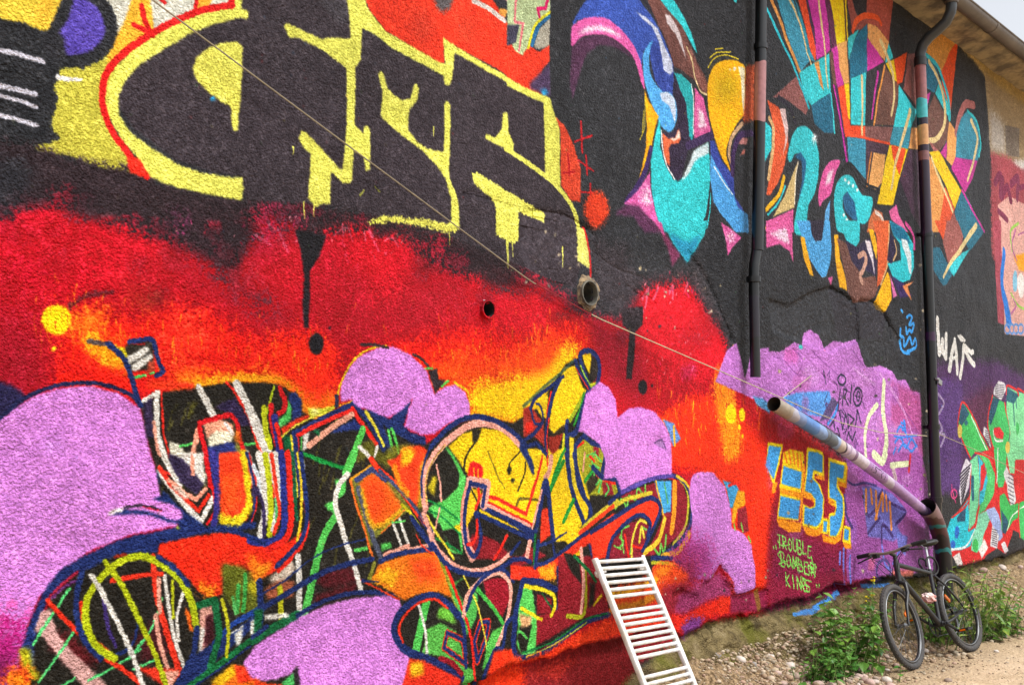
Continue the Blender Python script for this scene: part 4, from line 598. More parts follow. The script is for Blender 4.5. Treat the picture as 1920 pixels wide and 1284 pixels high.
L('Q', 'e2a48e', 16, '520 930 505 1090'); L('Q', 'd62a1e', 18, '560 960 600 1000'); L('Q', 'd62a1e', 24, '600 1070 640 1130 700 1170 770 1190'); L('Q', 'd62a1e', 18, '450 890 510 840'); L('Q', NAVY, 36, '520 1290 460 1100 440 1000 440 870 510 785 580 850 685 880 690 980 670 1080', s=0); L('Q', NAVY, 36, '590 1050 630 1100 700 1145 775 1140 820 1290', s=0)
# lower part of that letter (tile K)
for q in ('345 -10 380 180 430 270 437 340 408 385', '300 -10 340 200 402 380 462 575'): L('K', NAVY, 26, q)
L('K', '1f8a34', 22, '285 30 212 192'); L('K', '1f8a34', 22, '345 245 290 365'); L('K', '1f8a34', 20, '455 80 408 140'); P('K', 'd83a20', '168 300 202 288 222 440 158 492'); L('K', NAVY, 30, '-10 365 60 400 122 440 155 300 190 140 228 420 250 570 268 760 250 860 210 912', s=1); L('K', 'e2a496', 14, '110 400 168 190'); L('K', 'd62a1e', 14, '165 10 122 190 78 315'); L('K', '0f6030', 16, '130 440 125 600')
P('K', '1d1a14', '235 480 300 475 330 520 250 552'); P('K', '1d1a14', '-10 440 60 460 102 490 60 562 -10 560'); L('K', 'e2a496', 28, '100 480 82 572'); L('K', NAVY, 26, '-10 580 60 575 105 592'); L('K', NAVY, 22, '-10 545 40 482')
P('K', 'd6361e', '-10 610 130 620 245 570 400 450 560 320 600 330 420 500 250 620 250 690 60 692 -10 690'); P('K', 'e8a022', '150 630 240 600 250 700 160 690', soft=14); L('K', NAVY, 22, '130 612 220 580 380 455 420 430'); L('K', NAVY, 22, '140 500 220 480 305 425', taper=.5); L('K', NAVY, 22, '150 480 130 620')
P('K', '841a26', '262 560 440 560 480 600 540 850 540 885 400 905 240 1000 100 1080 120 900 255 860'); P('K', '1d1a15', '290 540 372 560 392 722 330 652'); L('K', 'a8aa24', 22, '412 640 405 880 305 892'); L('K', 'e2a496', 22, '388 520 402 700 385 872'); L('K', '0f6030', 18, '350 560 430 640 470 700'); L('K', 'd8b822', 16, '500 780 460 830', soft=4); P('K', '1d1a15', '440 720 470 700 460 830 430 850', soft=8)
P('K', '5cbc5a', '40 728 112 745 137 900 132 1110 60 1122 28 1060'); P('K', '1d1a15', '40 950 112 940 80 1090 50 1100 30 1020', soft=4); P('K', 'c89a70', '40 880 110 900 100 950 50 960', soft=6); L('K', '5cbc5a', 14, '30 980 60 990 80 1020'); L('K', 'dcc82a', 24, '60 722 215 762 240 832 215 890', s=1); L('K', 'dcc82a', 20, '50 850 160 912'); P('K', '841a26', '140 772 225 800 212 880 140 882'); L('K', '1f5a30', 10, '170 770 220 850')
L('K', NAVY, 34, '20 850 60 695 160 702 245 745', s=0); L('K', NAVY, 34, '20 850 8 1080 60 1130 200 1080 400 935 540 885'); L('K', '0f6030', 12, '60 1100 220 1040 400 920 530 880'); L('K', 'b8c040', 8, '80 1120 220 1060 420 930')
# leaf shape, right
P('K', '841a2a', '600 222 760 160 850 138 950 150 992 280 962 412 880 492 800 552 740 560 800 450 840 350 832 250 760 232 640 262'); P('K', '4a9dce', '798 140 892 138 887 312 840 322'); L('K', 'e2962a', 28, '907 150 905 300 890 420'); L('K', 'd8a832', 10, '805 140 845 330'); L('K', '4f9850', 8, '850 150 870 260')
for q in ('575 292 608 238 640 285 652 220 690 242 702 180 742 222 745 160', '790 510 822 552 832 490 850 542 862 440', '600 250 640 230'): L('K', '6ab850', 11, q)
P('K', 'e23a1d', '410 460 560 340 680 272 790 240 832 290 812 372 740 520 762 440 770 362 720 342 640 372 570 452 520 572 455 580 445 500'); P('K', '7c1a2b', '530 580 568 462 650 378 730 350 767 390 752 460 735 535 730 570')
for q in ('600 450 622 480 600 512', '660 542 680 440 702 370', '712 470 722 400 752 410', '625 540 610 420 650 390', '570 500 610 520'): L('K', '6ab850', 10, q)
L('K', 'd8c84a', 14, '668 565 675 450 712 362 752 372'); L('K', 'd8c84a', 14, '712 480 725 395 740 450'); L('K', 'd62a1e', 13, '675 500 720 512 742 490'); L('K', 'd62a1e', 12, '630 440 650 560'); L('K', 'c8b83a', 24, '550 290 640 240 780 205', soft=6); L('K', 'd8b83a', 26, '740 540 820 470 852 350', soft=6); L('K', 'b8b434', 16, '925 120 972 180 985 280 965 400 900 490')
L('K', NAVY, 24, '440 425 600 322 720 252 790 236 830 290 792 400 730 528'); L('K', NAVY, 22, '530 590 560 462 640 368 720 328 772 370 758 445'); L('K', 'c8b83a', 34, '400 400 480 330 580 255', soft=8); L('K', 'd8401e', 24, '380 430 440 380 560 280')
L('K', NAVY, 24, '600 210 700 160 800 120 900 108 970 160 1007 280 990 402 920 492 835 562'); L('K', 'd8b83a', 14, '920 110 985 170 1018 280'); L('K', 'd8a032', 30, '840 560 930 530 990 430', soft=8); L('K', NAVY, 26, '780 570 900 575 985 635', soft=4); L('K', 'a8a82e', 20, '780 595 900 605 985 660', soft=8)
L('K', NAVY, 24, '450 60 500 120 578 128 600 205 540 262', s=0)
# lilac clouds four and five
P('S', LILAC, '1124 714 1141 725 1154 748 1158 782 1178 765 1201 762 1228 772 1245 792 1258 822 1260 890 1228 892 1191 904 1164 920 1154 894 1131 898 1134 872 1133 858 1124 832 1094 810 1084 808 1097 738'); L('K', '5a4a9a', 24, '610 200 700 160 800 122 900 110'); P('Q', '9a72a8', '1110 850 1180 815 1200 905 1150 880', soft=5); L('Q', '5a3a70', 8, '1110 850 1175 815 1190 850 1205 910', s=0)
P('G', '6a8cca', '845 1090 905 1112 945 1200 900 1245 880 1172'); L('G', 'e8b222', 12, '905 1130 910 1235')
P('K', LILAC, '988 205 1000 130 1020 100 1062 88 1130 93 1190 170 1222 292 1227 402 1292 430 1342 502 1362 620 1366 742 1310 770 1258 776 1240 702 1172 605 1110 690 1040 690 960 620 1000 450 1008 330'); P('K', '9d3f82', '980 430 1080 450 1150 600 1110 700 1040 740 930 680 900 560', soft=46, grain=2.6); P('K', '842048', '900 560 1020 560 1060 700 1000 740 900 700', soft=36, a=.9, grain=2.4)
P('K', '4a9dce', '1180 135 1250 158 1272 190 1242 292 1220 292 1202 192'); P('K', 'e8a222', '1265 190 1302 200 1308 272 1262 302 1247 372 1227 372 1232 292'); P('K', '851c2c', '1262 300 1312 280 1325 420 1300 432 1260 402'); L('K', '7cc058', 9, '1240 380 1245 410'); L('K', '7cc058', 9, '1282 375 1290 420'); L('K', '7cc058', 9, '1320 450 1335 480'); L('K', 'd8261a', 14, '1212 165 1260 150 1275 185')
# --- below the letters, right of and behind the ladder
P('K', 'de4a1c', '540 740 700 700 820 610 900 600 985 660 985 720 900 740 800 830 560 860', soft=14); L('K', 'dca022', 40, '540 780 660 750 800 690', soft=30); L('K', 'b8741e', 50, '560 860 700 830 800 780', soft=36); P('K', 'e88a1e', '800 620 900 600 880 660 800 700', soft=16, a=.8)
P('K', '8c1c2e', '830 740 980 690 1010 760 960 850 900 900 830 830', soft=24); P('K', '9a3a68', '960 760 1080 700 1170 640 1240 720 1260 790 1100 820 980 900 930 860', soft=18); P('K', '8a2448', '1240 780 1440 745 1440 870 1240 880', soft=8); P('L', '8a1a38', '-10 700 440 640 440 720 -10 830', soft=22, a=.7)
P('K', 'df2a14', '880 900 980 900 1100 830 1190 790 1235 800 1220 880 1120 905 1020 990 920 980', soft=10, grain=2); P('K', 'e03218', '1170 800 1240 790 1230 880 1175 885', soft=3); L('K', '8a8420', 30, '1380 760 1395 850', soft=18, a=.6)
P('K', 'df3d18', '-40 1090 60 1140 200 1092 380 985 540 905 700 880 900 900 900 960 600 1010 400 1075 200 1145 -40 1210', soft=16); P('K', '7d1b20', '-40 1215 200 1145 400 1075 600 1010 720 985 900 960 960 1000 820 1100 720 1180 700 1310 -40 1310', soft=8); P('K', 'b8301a', '100 1230 300 1150 420 1120 300 1250', soft=30, a=.5)
P('S', 'df3a18', '930 1250 1000 1252 990 1320 900 1320', soft=10); P('K', '7a3a80', '960 960 1020 900 1100 900 1060 980 1000 1040', soft=14, grain=2)
# --- blue and orange numerals and the small green tag
TILE['T'] = (1420, 800, 883 / 220)
P('T', 'f0951a', '118 420 150 410 138 490 112 500'); P('T', 'f0d222', '78 112 188 128 184 175 150 330 126 430 108 400 70 280'); P('T', '4a9bd8', '88 138 175 150 168 190 125 395 66 290'); P('T', '7a86c8', '66 230 90 260 125 395 60 300', soft=20, a=.7)
P('T', 'f0951a', '140 685 330 720 352 500 350 640 328 788 240 790 165 745'); P('T', 'f0c81e', '185 255 190 190 240 165 340 185 354 215 345 420 322 480 310 705 148 690 168 500 170 420')
P('T', 'f0951a', '350 210 358 320 345 520 330 690 316 690 330 480'); P('T', 'f0951a', '165 455 330 492 330 540 180 500'); P('T', 'f0c81e', '160 430 325 472 325 490 165 455')
for q in ('200 200 215 260', '230 180 245 270', '262 180 275 270', '292 200 305 290', '320 210 330 320'): L('T', 'e8841a', 16, q, soft=6)
P('T', '4a9bd8', '192 292 330 338 322 465 180 428'); P('T', '4a9bd8', '172 515 322 555 308 695 160 672')
P('T', 'f0951a', '342 740 440 772 480 735 484 800 440 822 370 812'); P('T', 'f0951a', '470 330 502 335 500 405 425 382'); P('T', 'f0d222', '372 152 440 164 492 190 502 225 498 372 428 352 425 385 470 440 498 540 496 650 480 735 440 772 342 742 344 578 400 602 424 590 422 555 400 515 348 505 348 478 362 330')
P('T', 'f0951a', '350 480 400 500 425 545 420 590 345 545'); P('T', '8f1528', '342 530 405 550 425 575 400 602 342 575'); P('T', '4a9bd8', '384 182 450 190 490 215 486 342 418 322 408 385 450 430 488 520 488 640 468 720 440 747 354 725 355 598 400 614 432 598 436 545 405 500 358 478 374 330')
P('T', 'f0951a', '480 805 535 825 590 835 642 760 622 850 580 882 492 862'); P('T', 'f0951a', '660 280 682 300 674 458 606 442'); P('T', 'f0d222', '533 228 674 270 667 422 610 408 610 440 655 520 660 650 642 762 590 832 533 822 533 648 575 642 588 605 560 545 526 535 534 380')
P('T', 'f0951a', '530 520 575 560 585 605 570 600 530 570'); P('T', '4a9bd8', '545 258 656 290 647 388 600 378 598 450 645 530 647 650 625 752 590 818 543 815 540 672 582 662 598 602 590 555 540 525')
P('T', 'f0d222', '485 678 532 690 530 808 480 800'); P('T', '4a9bd8', '495 702 522 710 516 792 490 782'); P('T', 'f0951a', '638 855 698 868 702 918 650 908'); P('T', 'f0d222', '650 738 700 753 698 882 638 862'); P('T', '4a9bd8', '656 763 689 774 682 852 650 842')
TEXT('T', '86d862', 8.5, 'TROUBLE', 150, 795, 30, 11, 2, 92); TEXT('T', '86d862', 8.5, 'BOMBER', 165, 940, 36, 12, 10, 96); TEXT('T', '86d862', 8.5, 'KING', 208, 1090, 34, 10, 8, 96); TEXT('T', '86d862', 8.5, 'S', 350, 1150, 55, 10, -8, 90); TEXT('T', '86d862', 8, 'D', 380, 1040, 50, 10, 4, 60)
for q in ('118 895 124 915', '135 890 142 912', '440 1180 445 1200', '460 1182 464 1202', '430 1030 440 1050 425 1130'): L('T', '86d862', 8, q, s=0)
for q in ('150 850 180 890 240 880', '170 930 150 960 190 1010 160 1030', '240 1000 270 1060 300 1020', '400 970 420 1050 390 1060', '330 1120 360 1180 320 1200', '160 1020 240 1000'): L('T', '86d862', 7.5, q)
# chips where old paint and render have flaked off
for _ in range(120):
    x, y = random.choice(((random.uniform(1450, 1735), random.uniform(640, 1000)), (random.gauss(1735, 6), random.uniform(430, 940)), (random.uniform(985, 1110), random.uniform(400, 540)), (random.uniform(1200, 1370), random.uniform(490, 620)), (random.uniform(1100, 1700), random.uniform(1060, 1130))))
    r_ = random.uniform(1.0, 3.4); t_ = np.linspace(0, 6.28, 8, endpoint=False)
    P('S', random.choice(['a39678', '8c8272', 'bcae96', '6a6258', '3a3436']), np.stack([x + r_ * np.cos(t_) * RNG.uniform(.4, 1.4, 8), y + r_ * 1.2 * np.sin(t_) * RNG.uniform(.4, 1.4, 8)], 1))
# flecks of stray paint
for _ in range(500):
    x, y = random.uniform(0, 1800), random.uniform(20, 1080)
    E('S', random.choice(['c8c850', '3a8ac8', '58b060', 'c03030', 'd8d4d0', '2a2a2e']), x, y, random.uniform(.5, 1.4), random.uniform(.5, 1.6), a=.6, grain=0)
# --- where the paint has ended: bare footing (alpha), cracks and steps (relief, metres)
alpha = np.ones((CH, CW), np.float32)
relief = np.zeros((CH, CW), np.float32)
plain = np.zeros((CH, CW), np.float32)                     # 1 where the render is trowelled smooth
def R(target, tile, v, pts, soft=2, s=0, w_=None, mode='set'):
    global canvas
    p = src(tile, pts); k = loc_scale(p); q = wallpx(p); r = soft / TILE[tile][2] * k
    if w_:
        if s: q = smooth(q, False, 4)
        d = q[1:] - q[:-1]; q0 = np.vstack([q[:1], q[1:]])
        t = np.gradient(q0, axis=0); n = np.stack([-t[:, 1], t[:, 0]], 1); n /= np.linalg.norm(n, axis=1)[:, None] + 1e-6
        hw = w_ / TILE[tile][2] * k / 2
        jit = RNG.uniform(.5, 1.4, (len(q0), 1)) * hw
        q = np.vstack([q0 + n * jit, (q0 - n * jit)[::-1]])
    o = fill_mask(q, int(2 * r) + 3)
    if o is None: return
    m, x0, y0 = o; m = blur(m, max(1, r)); h, w2 = m.shape
    sx0, sy0 = max(0, -x0), max(0, -y0); sx1, sy1 = min(w2, CW - x0), min(h, CH - y0)
    m = m[sy0:sy1, sx0:sx1]; X, Y = x0 + sx0, y0 + sy0
    sl = (slice(Y, Y + m.shape[0]), slice(X, X + m.shape[1]))
    if mode == 'add': target[sl] += m * v
    else: target[sl] = target[sl] * (1 - m) + v * m
BRICK_PATCH = '978 398 1010 394 1062 402 1112 428 1120 470 1108 520 1082 528 1072 552 1040 540 1000 518 975 470'
R(relief, 'S', -.009, BRICK_PATCH, 3); R(plain, 'S', 1, BRICK_PATCH, 3)
TORN = '900 775 955 738 985 765 1050 782 1075 702 1110 700 1165 608 1205 640 1200 700 1238 722 1258 778 1310 770 1365 742 1440 748 1440 900 1200 930 1000 1020 900 1020'
R(relief, 'K', -.024, TORN, 1, mode='add')
for q in ('1440 560 1480 572 1520 548 1560 536 1604 566 1612 640 1560 660 1500 640 1450 620', '1612 560 1640 566 1668 600 1690 640 1690 700 1640 690 1615 650'):
    R(relief, 'S', -.012, q, 1, mode='add'); R(plain, 'S', .8, q, 4)
for q, lw, d in (('1290 470 1315 505 1338 548 1352 585 1375 640', 7, -.016), ('1555 536 1590 556 1606 566 1640 566 1668 604 1672 636', 4, -.02), ('1606 566 1609 600 1612 640', 3, -.012), ('868 362 930 378 1000 395 1062 404 1120 446', 5, -.014), ('1110 470 1150 500 1200 520 1260 545', 5, -.006),
                 ('1500 660 1540 700 1580 730 1640 760', 3, -.006), ('1460 650 1480 690 1520 720', 3, -.005), ('1660 640 1668 690 1690 730', 3, -.008), ('1200 560 1215 555 1230 570 1226 575', 4, -.01), ('1255 632 1262 618 1300 620', 3, -.006)):
    R(relief, 'S', d, q, 1, 1, lw, mode='add')
for _ in range(26):                                        # hairline cracks
    x, y = random.choice(((random.uniform(1130, 1400), random.uniform(430, 700)), (random.uniform(1450, 1720), random.uniform(560, 980)), (random.uniform(1150, 1600), random.uniform(1060, 1130)), (random.uniform(700, 1000), random.uniform(380, 520)))); q = [[x, y]]; dx_, dy_ = random.uniform(-6, 10), random.uniform(4, 16)
    for _ in range(random.randint(3, 7)): x += dx_ + random.gauss(0, 5); y += dy_ + random.gauss(0, 5); q.append([x, y])
    R(relief, 'S', -random.uniform(.004, .01), q, 1, 0, random.uniform(1.2, 3), mode='add')
for x, y, r_, d in ((118, 1020, 14, -.008), (1236, 832, 12, -.008), (70, 920, 10, -.005), (1390, 1050, 8, -.004), (520, 1230, 12, -.004)):
    t = np.linspace(0, 2 * math.pi, 12, endpoint=False)
    R(relief, 'S', d, np.stack([x + r_ * np.cos(t) * RNG.uniform(.6, 1.3, 12), y + r_ * np.sin(t) * RNG.uniform(.6, 1.3, 12)], 1), 5, mode='add')
R(plain, 'S', .75, '980 520 1110 470 1290 480 1370 600 1380 700 1300 700 1200 640 1100 580', 14)
R(plain, 'S', .6, '1440 640 1740 640 1740 1000 1440 760', 14)
R(plain, 'S', .6, '250 800 340 950 300 1000 0 1180 -30 900 60 760 200 730', 20) if False else None
relief += (vnoise(CH, CW, 9, 21) - .5) * .006 * plain + (vnoise(CH, CW, 60, 22) - .5) * .012 + (vnoise(CH, CW, 22, 23) - .5) * .005
R(alpha, 'S', 0, '1140 1340 1190 1272 1235 1228 1290 1200 1335 1168 1450 1150 1960 1020 1960 1400', 4)
for q, c in (('150 888 250 868 330 815 420 762', '4a90d8'), ('560 730 640 728 700 722', '4a80c0')):
    L('L', c, 26, q, soft=10); 
    R(alpha, 'L', .85, q, 3, 1, 24)
alpha = np.clip(alpha + (speck - .5) * 3 * alpha * (1 - alpha), 0, 1)
# stucco edges: every outline breaks up on the grain
H2 = np.arange(CH)[:, None]; W2 = np.arange(CW)[None, :]
dx = (vnoise(CH, CW, 2.5, 31) - .5) * 1.5 + (vnoise(CH, CW, 7, 32) - .5) * 1.0
dy = (vnoise(CH, CW, 2.5, 33) - .5) * 1.5 + (vnoise(CH, CW, 7, 34) - .5) * 1.0
yy = np.clip(H2 + dy, 0, CH - 1).astype(np.int32); xx = np.clip(W2 + dx, 0, CW - 1).astype(np.int32)
canvas = canvas[yy, xx]
tone = 1 + (speck - .5) * .17 + (vnoise(CH, CW, 130, 35) - .5) * .16
lum = canvas.mean(2, keepdims=True); canvas = lum + (canvas - lum) * 1.14
canvas = np.clip(canvas * tone[..., None] + ((speck - .5) * .075 + (speck > .9) * .05)[..., None], 0, 1)
del dx, dy, yy, xx
def to_image(name, arr, data=False):
    im = bpy.data.images.new(name, CW, CH, alpha=True, is_data=data)
    im.pixels.foreach_set(np.ascontiguousarray(arr[::-1]).astype(np.float32).ravel())
    im.pack()
    return im
IMG = to_image('wall_paint', np.concatenate([canvas, alpha[..., None]], 2))
hr = np.clip(relief / .06 + .6, 0, 1)
IMG_R = to_image('wall_relief', np.stack([hr, plain, hr, np.ones_like(hr)], 2), True)

# ------------------------------------------------------------------ materials
def mat(name):
    m = bpy.data.materials.new(name); m.use_nodes = True
    n = m.node_tree; b = n.nodes['Principled BSDF']
    return m, n, b
def srgb(h):
    v = hexcol(h); v = np.where(v <= .04045, v / 12.92, ((v + .055) / 1.055) ** 2.4)
    return (float(v[0]), float(v[1]), float(v[2]), 1)
def node(n, t, **k):
    o = n.nodes.new(t)
    for a, v in k.items():
        if a in o.inputs: o.inputs[a].default_value = v
        else: setattr(o, a, v)
    return o
def math_(n, op, a, b=None):
    o = n.nodes.new('ShaderNodeMath'); o.operation = op
    for i, v in enumerate((a, b)):
        if v is None: continue
        if hasattr(v, 'node'): n.links.new(v, o.inputs[i])
        else: o.inputs[i].default_value = v
    return o.outputs[0]
def wall_coords(n):                                        # world metres -> canvas
    g = n.nodes.new('ShaderNodeNewGeometry'); s = n.nodes.new('ShaderNodeSeparateXYZ'); n.links.new(g.outputs['Position'], s.inputs[0])
    c = n.nodes.new('ShaderNodeCombineXYZ')
    n.links.new(math_(n, 'DIVIDE', math_(n, 'SUBTRACT', s.outputs[0], X0), X1 - X0), c.inputs[0])
    n.links.new(math_(n, 'DIVIDE', math_(n, 'SUBTRACT', s.outputs[2], Z0), Z1 - Z0), c.inputs[1])
    return g, s, c
def paint_nodes(n):
    g, s, c = wall_coords(n)
    t = node(n, 'ShaderNodeTexImage', image=IMG, extension='MIRROR', interpolation='Cubic'); n.links.new(c.outputs[0], t.inputs[0])
    r = node(n, 'ShaderNodeTexImage', image=IMG_R, extension='MIRROR', interpolation='Cubic'); n.links.new(c.outputs[0], r.inputs[0])
    return g, s, t, r
def stucco_height(n, g, plain_out):
    a = node(n, 'ShaderNodeTexNoise', Scale=84, Detail=3, Roughness=.62); n.links.new(g.outputs['Position'], a.inputs['Vector'])
    b = node(n, 'ShaderNodeTexNoise', Scale=190, Detail=2); n.links.new(g.outputs['Position'], b.inputs['Vector'])
    v = node(n, 'ShaderNodeTexVoronoi', Scale=110, feature='SMOOTH_F1'); n.links.new(g.outputs['Position'], v.inputs['Vector'])
    h = math_(n, 'ADD', math_(n, 'MULTIPLY', a.outputs[0], 1.3), math_(n, 'MULTIPLY', b.outputs[0], .5))
    h = math_(n, 'SUBTRACT', h, math_(n, 'MULTIPLY', v.outputs['Distance'], .7))
    c2 = node(n, 'ShaderNodeTexNoise', Scale=40, Detail=3, Roughness=.6); n.links.new(g.outputs['Position'], c2.inputs['Vector'])
    sx = n.nodes.new('ShaderNodeSeparateXYZ'); n.links.new(g.outputs['Position'], sx.inputs[0])
    far = n.nodes.new('ShaderNodeMapRange'); far.inputs[1].default_value = 4.4; far.inputs[2].default_value = 7.5; n.links.new(sx.outputs[0], far.inputs[0])   # the far half of the wall has a coarser render
    h = math_(n, 'ADD', h, math_(n, 'MULTIPLY', math_(n, 'MULTIPLY', c2.outputs[0], far.outputs[0]), 3.0))
    lo = node(n, 'ShaderNodeTexNoise', Scale=1.7, Detail=3); n.links.new(g.outputs['Position'], lo.inputs['Vector'])
    k = math_(n, 'MULTIPLY', math_(n, 'SUBTRACT', 1.0, math_(n, 'MULTIPLY', plain_out, .72)), math_(n, 'ADD', math_(n, 'MULTIPLY', lo.outputs[0], 1.3), .35))
    return math_(n, 'MULTIPLY', h, k)
def make_wall_mat(name, footing=False):
    m, n, b = mat(name)
    g, s, t, r = paint_nodes(n)
    sr = n.nodes.new('ShaderNodeSeparateColor'); n.links.new(r.outputs[0], sr.inputs[0])
    h = stucco_height(n, g, sr.outputs[1])
    bu = node(n, 'ShaderNodeBump', Strength=1.0, Distance=.0165); n.links.new(h, bu.inputs['Height'])
    bu2 = node(n, 'ShaderNodeBump', Strength=.8, Distance=.05); n.links.new(sr.outputs[0], bu2.inputs['Height']); n.links.new(bu2.outputs[0], bu.inputs['Normal'])
    colr = t.outputs[0]
    if footing:
        n1 = node(n, 'ShaderNodeTexNoise', Scale=9, Detail=6, Roughness=.65); n.links.new(g.outputs['Position'], n1.inputs[0])
        cr = n.nodes.new('ShaderNodeValToRGB'); e = cr.color_ramp.elements
        e[0].position = .25; e[0].color = srgb('3f3726'); e[1].position = .75; e[1].color = srgb('a39270')
        for p_, c_ in ((.42, '63563a'), (.55, '85754f')): q = e.new(p_); q.color = srgb(c_)
        n.links.new(n1.outputs[0], cr.inputs[0])
        n2 = node(n, 'ShaderNodeTexNoise', Scale=3.5, Detail=4); n.links.new(g.outputs['Position'], n2.inputs[0])
        mo = n.nodes.new('ShaderNodeValToRGB'); mo.color_ramp.elements[0].position = .5; mo.color_ramp.elements[1].position = .64; n.links.new(n2.outputs[0], mo.inputs[0])
        mm = node(n, 'ShaderNodeMix', data_type='RGBA'); n.links.new(math_(n, 'MULTIPLY', mo.outputs[0], .75), mm.inputs[0]); n.links.new(cr.outputs[0], mm.inputs[6]); mm.inputs[7].default_value = srgb('686a1c')
        mx = node(n, 'ShaderNodeMix', data_type='RGBA'); n.links.new(t.outputs[1], mx.inputs[0]); n.links.new(mm.outputs[2], mx.inputs[6]); n.links.new(t.outputs[0], mx.inputs[7])
        colr = mx.outputs[2]
    n.links.new(colr, b.inputs['Base Color'])
    n.links.new(bu.outputs[0], b.inputs['Normal'])
    b.inputs['Roughness'].default_value = .45; b.inputs['Specular IOR Level'].default_value = .13
    return m
M_WALL = make_wall_mat('painted_stucco'); M_FOOT = make_wall_mat('footing', True)
def plain_mat(name, c, rough=.6, metal=0, spec=.5, noise=0, scale=20, c2=None, bump=0, bscale=None):
    m, n, b = mat(name)
    b.inputs['Base Color'].default_value = srgb(c); b.inputs['Roughness'].default_value = rough; b.inputs['Metallic'].default_value = metal; b.inputs['Specular IOR Level'].default_value = spec
    tc = n.nodes.new('ShaderNodeTexCoord')
    if c2:
        t = node(n, 'ShaderNodeTexNoise', Scale=scale, Detail=5, Roughness=.6); n.links.new(tc.outputs['Object'], t.inputs[0])
        r = n.nodes.new('ShaderNodeValToRGB'); r.color_ramp.elements[0].position = .5 - noise; r.color_ramp.elements[1].position = .5 + noise
        r.color_ramp.elements[0].color = srgb(c); r.color_ramp.elements[1].color = srgb(c2)
        n.links.new(t.outputs[0], r.inputs[0]); n.links.new(r.outputs[0], b.inputs['Base Color'])
    if bump:
        t = node(n, 'ShaderNodeTexNoise', Scale=bscale or scale * 2, Detail=6, Roughness=.65); n.links.new(tc.outputs['Object'], t.inputs[0])
        bu = node(n, 'ShaderNodeBump', Strength=.8, Distance=bump); n.links.new(t.outputs[0], bu.inputs['Height']); n.links.new(bu.outputs[0], b.inputs['Normal'])
    return m

# ------------------------------------------------------------------ object helpers
def link(name, me, m=None, parent=None, smooth_=False):
    o = bpy.data.objects.new(name, me); col.objects.link(o)
    if m is not None and not me.materials: me.materials.append(m)
    if parent is not None: o.parent = parent
    if smooth_:
        me.polygons.foreach_set('use_smooth', [True] * len(me.polygons))
    return o
def mesh(name, v, f):
    me = bpy.data.meshes.new(name); me.from_pydata([tuple(p) for p in v], [], f); me.update(); return me
def thing(name, label, cat, loc=(0, 0, 0), group=None):
    o = bpy.data.objects.new(name, None); col.objects.link(o); o.location = loc; o.empty_display_size = .1
    return tag(o, label, cat, group)
def tag(o, label=None, cat=None, group=None, kind=None):
    for k, v in (('label', label), ('category', cat), ('group', group), ('kind', kind)):
        if v: o[k] = v
    return o
def frame_of(d):
    d = d.normalized(); a = Vector((0, 0, 1)) if abs(d.z) < .9 else Vector((1, 0, 0))
    x = a.cross(d).normalized(); return x, d.cross(x).normalized()
def tube(pts, r, n=12, caps=True, closed=False):
    """verts, faces of a tube along pts; r a number or one per point"""
    pts = [Vector(p) for p in pts]; N = len(pts)
    rr = r if hasattr(r, '__len__') else [r] * N
    V, Fc = [], []; x = None
    for i, p in enumerate(pts):
        if closed: d = pts[(i + 1) % N] - pts[i - 1]
        else: d = pts[min(i + 1, N - 1)] - pts[max(i - 1, 0)]
        d = d.normalized()
        if x is None: x, y = frame_of(d)
        else:
            x = (x - d * x.dot(d)).normalized(); y = d.cross(x).normalized()
        for k in range(n):
            a = 2 * math.pi * k / n; V.append(p + (x * math.cos(a) + y * math.sin(a)) * rr[i])
    for i in range(N if closed else N - 1):
        for k in range(n):
            a, b = i * n + k, i * n + (k + 1) % n; j = (i + 1) % N
            Fc.append((a, b, j * n + (k + 1) % n, j * n + k))
    if caps and not closed:
        Fc.append(tuple(range(n))[::-1]); Fc.append(tuple((N - 1) * n + k for k in range(n)))
    return V, Fc
class MB:
    def __init__(s): s.v, s.f = [], []
    def add(s, vf):
        o = len(s.v); s.v += [tuple(p) for p in vf[0]]; s.f += [tuple(i + o for i in f) for f in vf[1]]; return s
    def tube(s, pts, r, n=12, **k): return s.add(tube(pts, r, n, **k))
    def box(s, c, d, R=None):
        V = []
        for sx in (-1, 1):
            for sy in (-1, 1):
                for sz in (-1, 1):
                    p = Vector((sx * d[0] / 2, sy * d[1] / 2, sz * d[2] / 2)); V.append((R @ p if R else p) + Vector(c))
        return s.add((V, [(0, 1, 3, 2), (4, 6, 7, 5), (0, 4, 5, 1), (2, 3, 7, 6), (0, 2, 6, 4), (1, 5, 7, 3)]))
    def build(s, name, m, parent=None, smooth_=False, bevel=0, auto=False):
        me = mesh(name, s.v, s.f); o = link(name, me, m, parent, smooth_)
        if bevel:
            b = o.modifiers.new('bevel', 'BEVEL'); b.width = bevel; b.segments = 2; b.limit_method = 'ANGLE'
        if auto:
            bm = bmesh.new(); bm.from_mesh(me)
            for e in bm.edges:
                if len(e.link_faces) == 2 and e.calc_face_angle() > .7: e.smooth = False
            bm.to_mesh(me); bm.free()
        return o

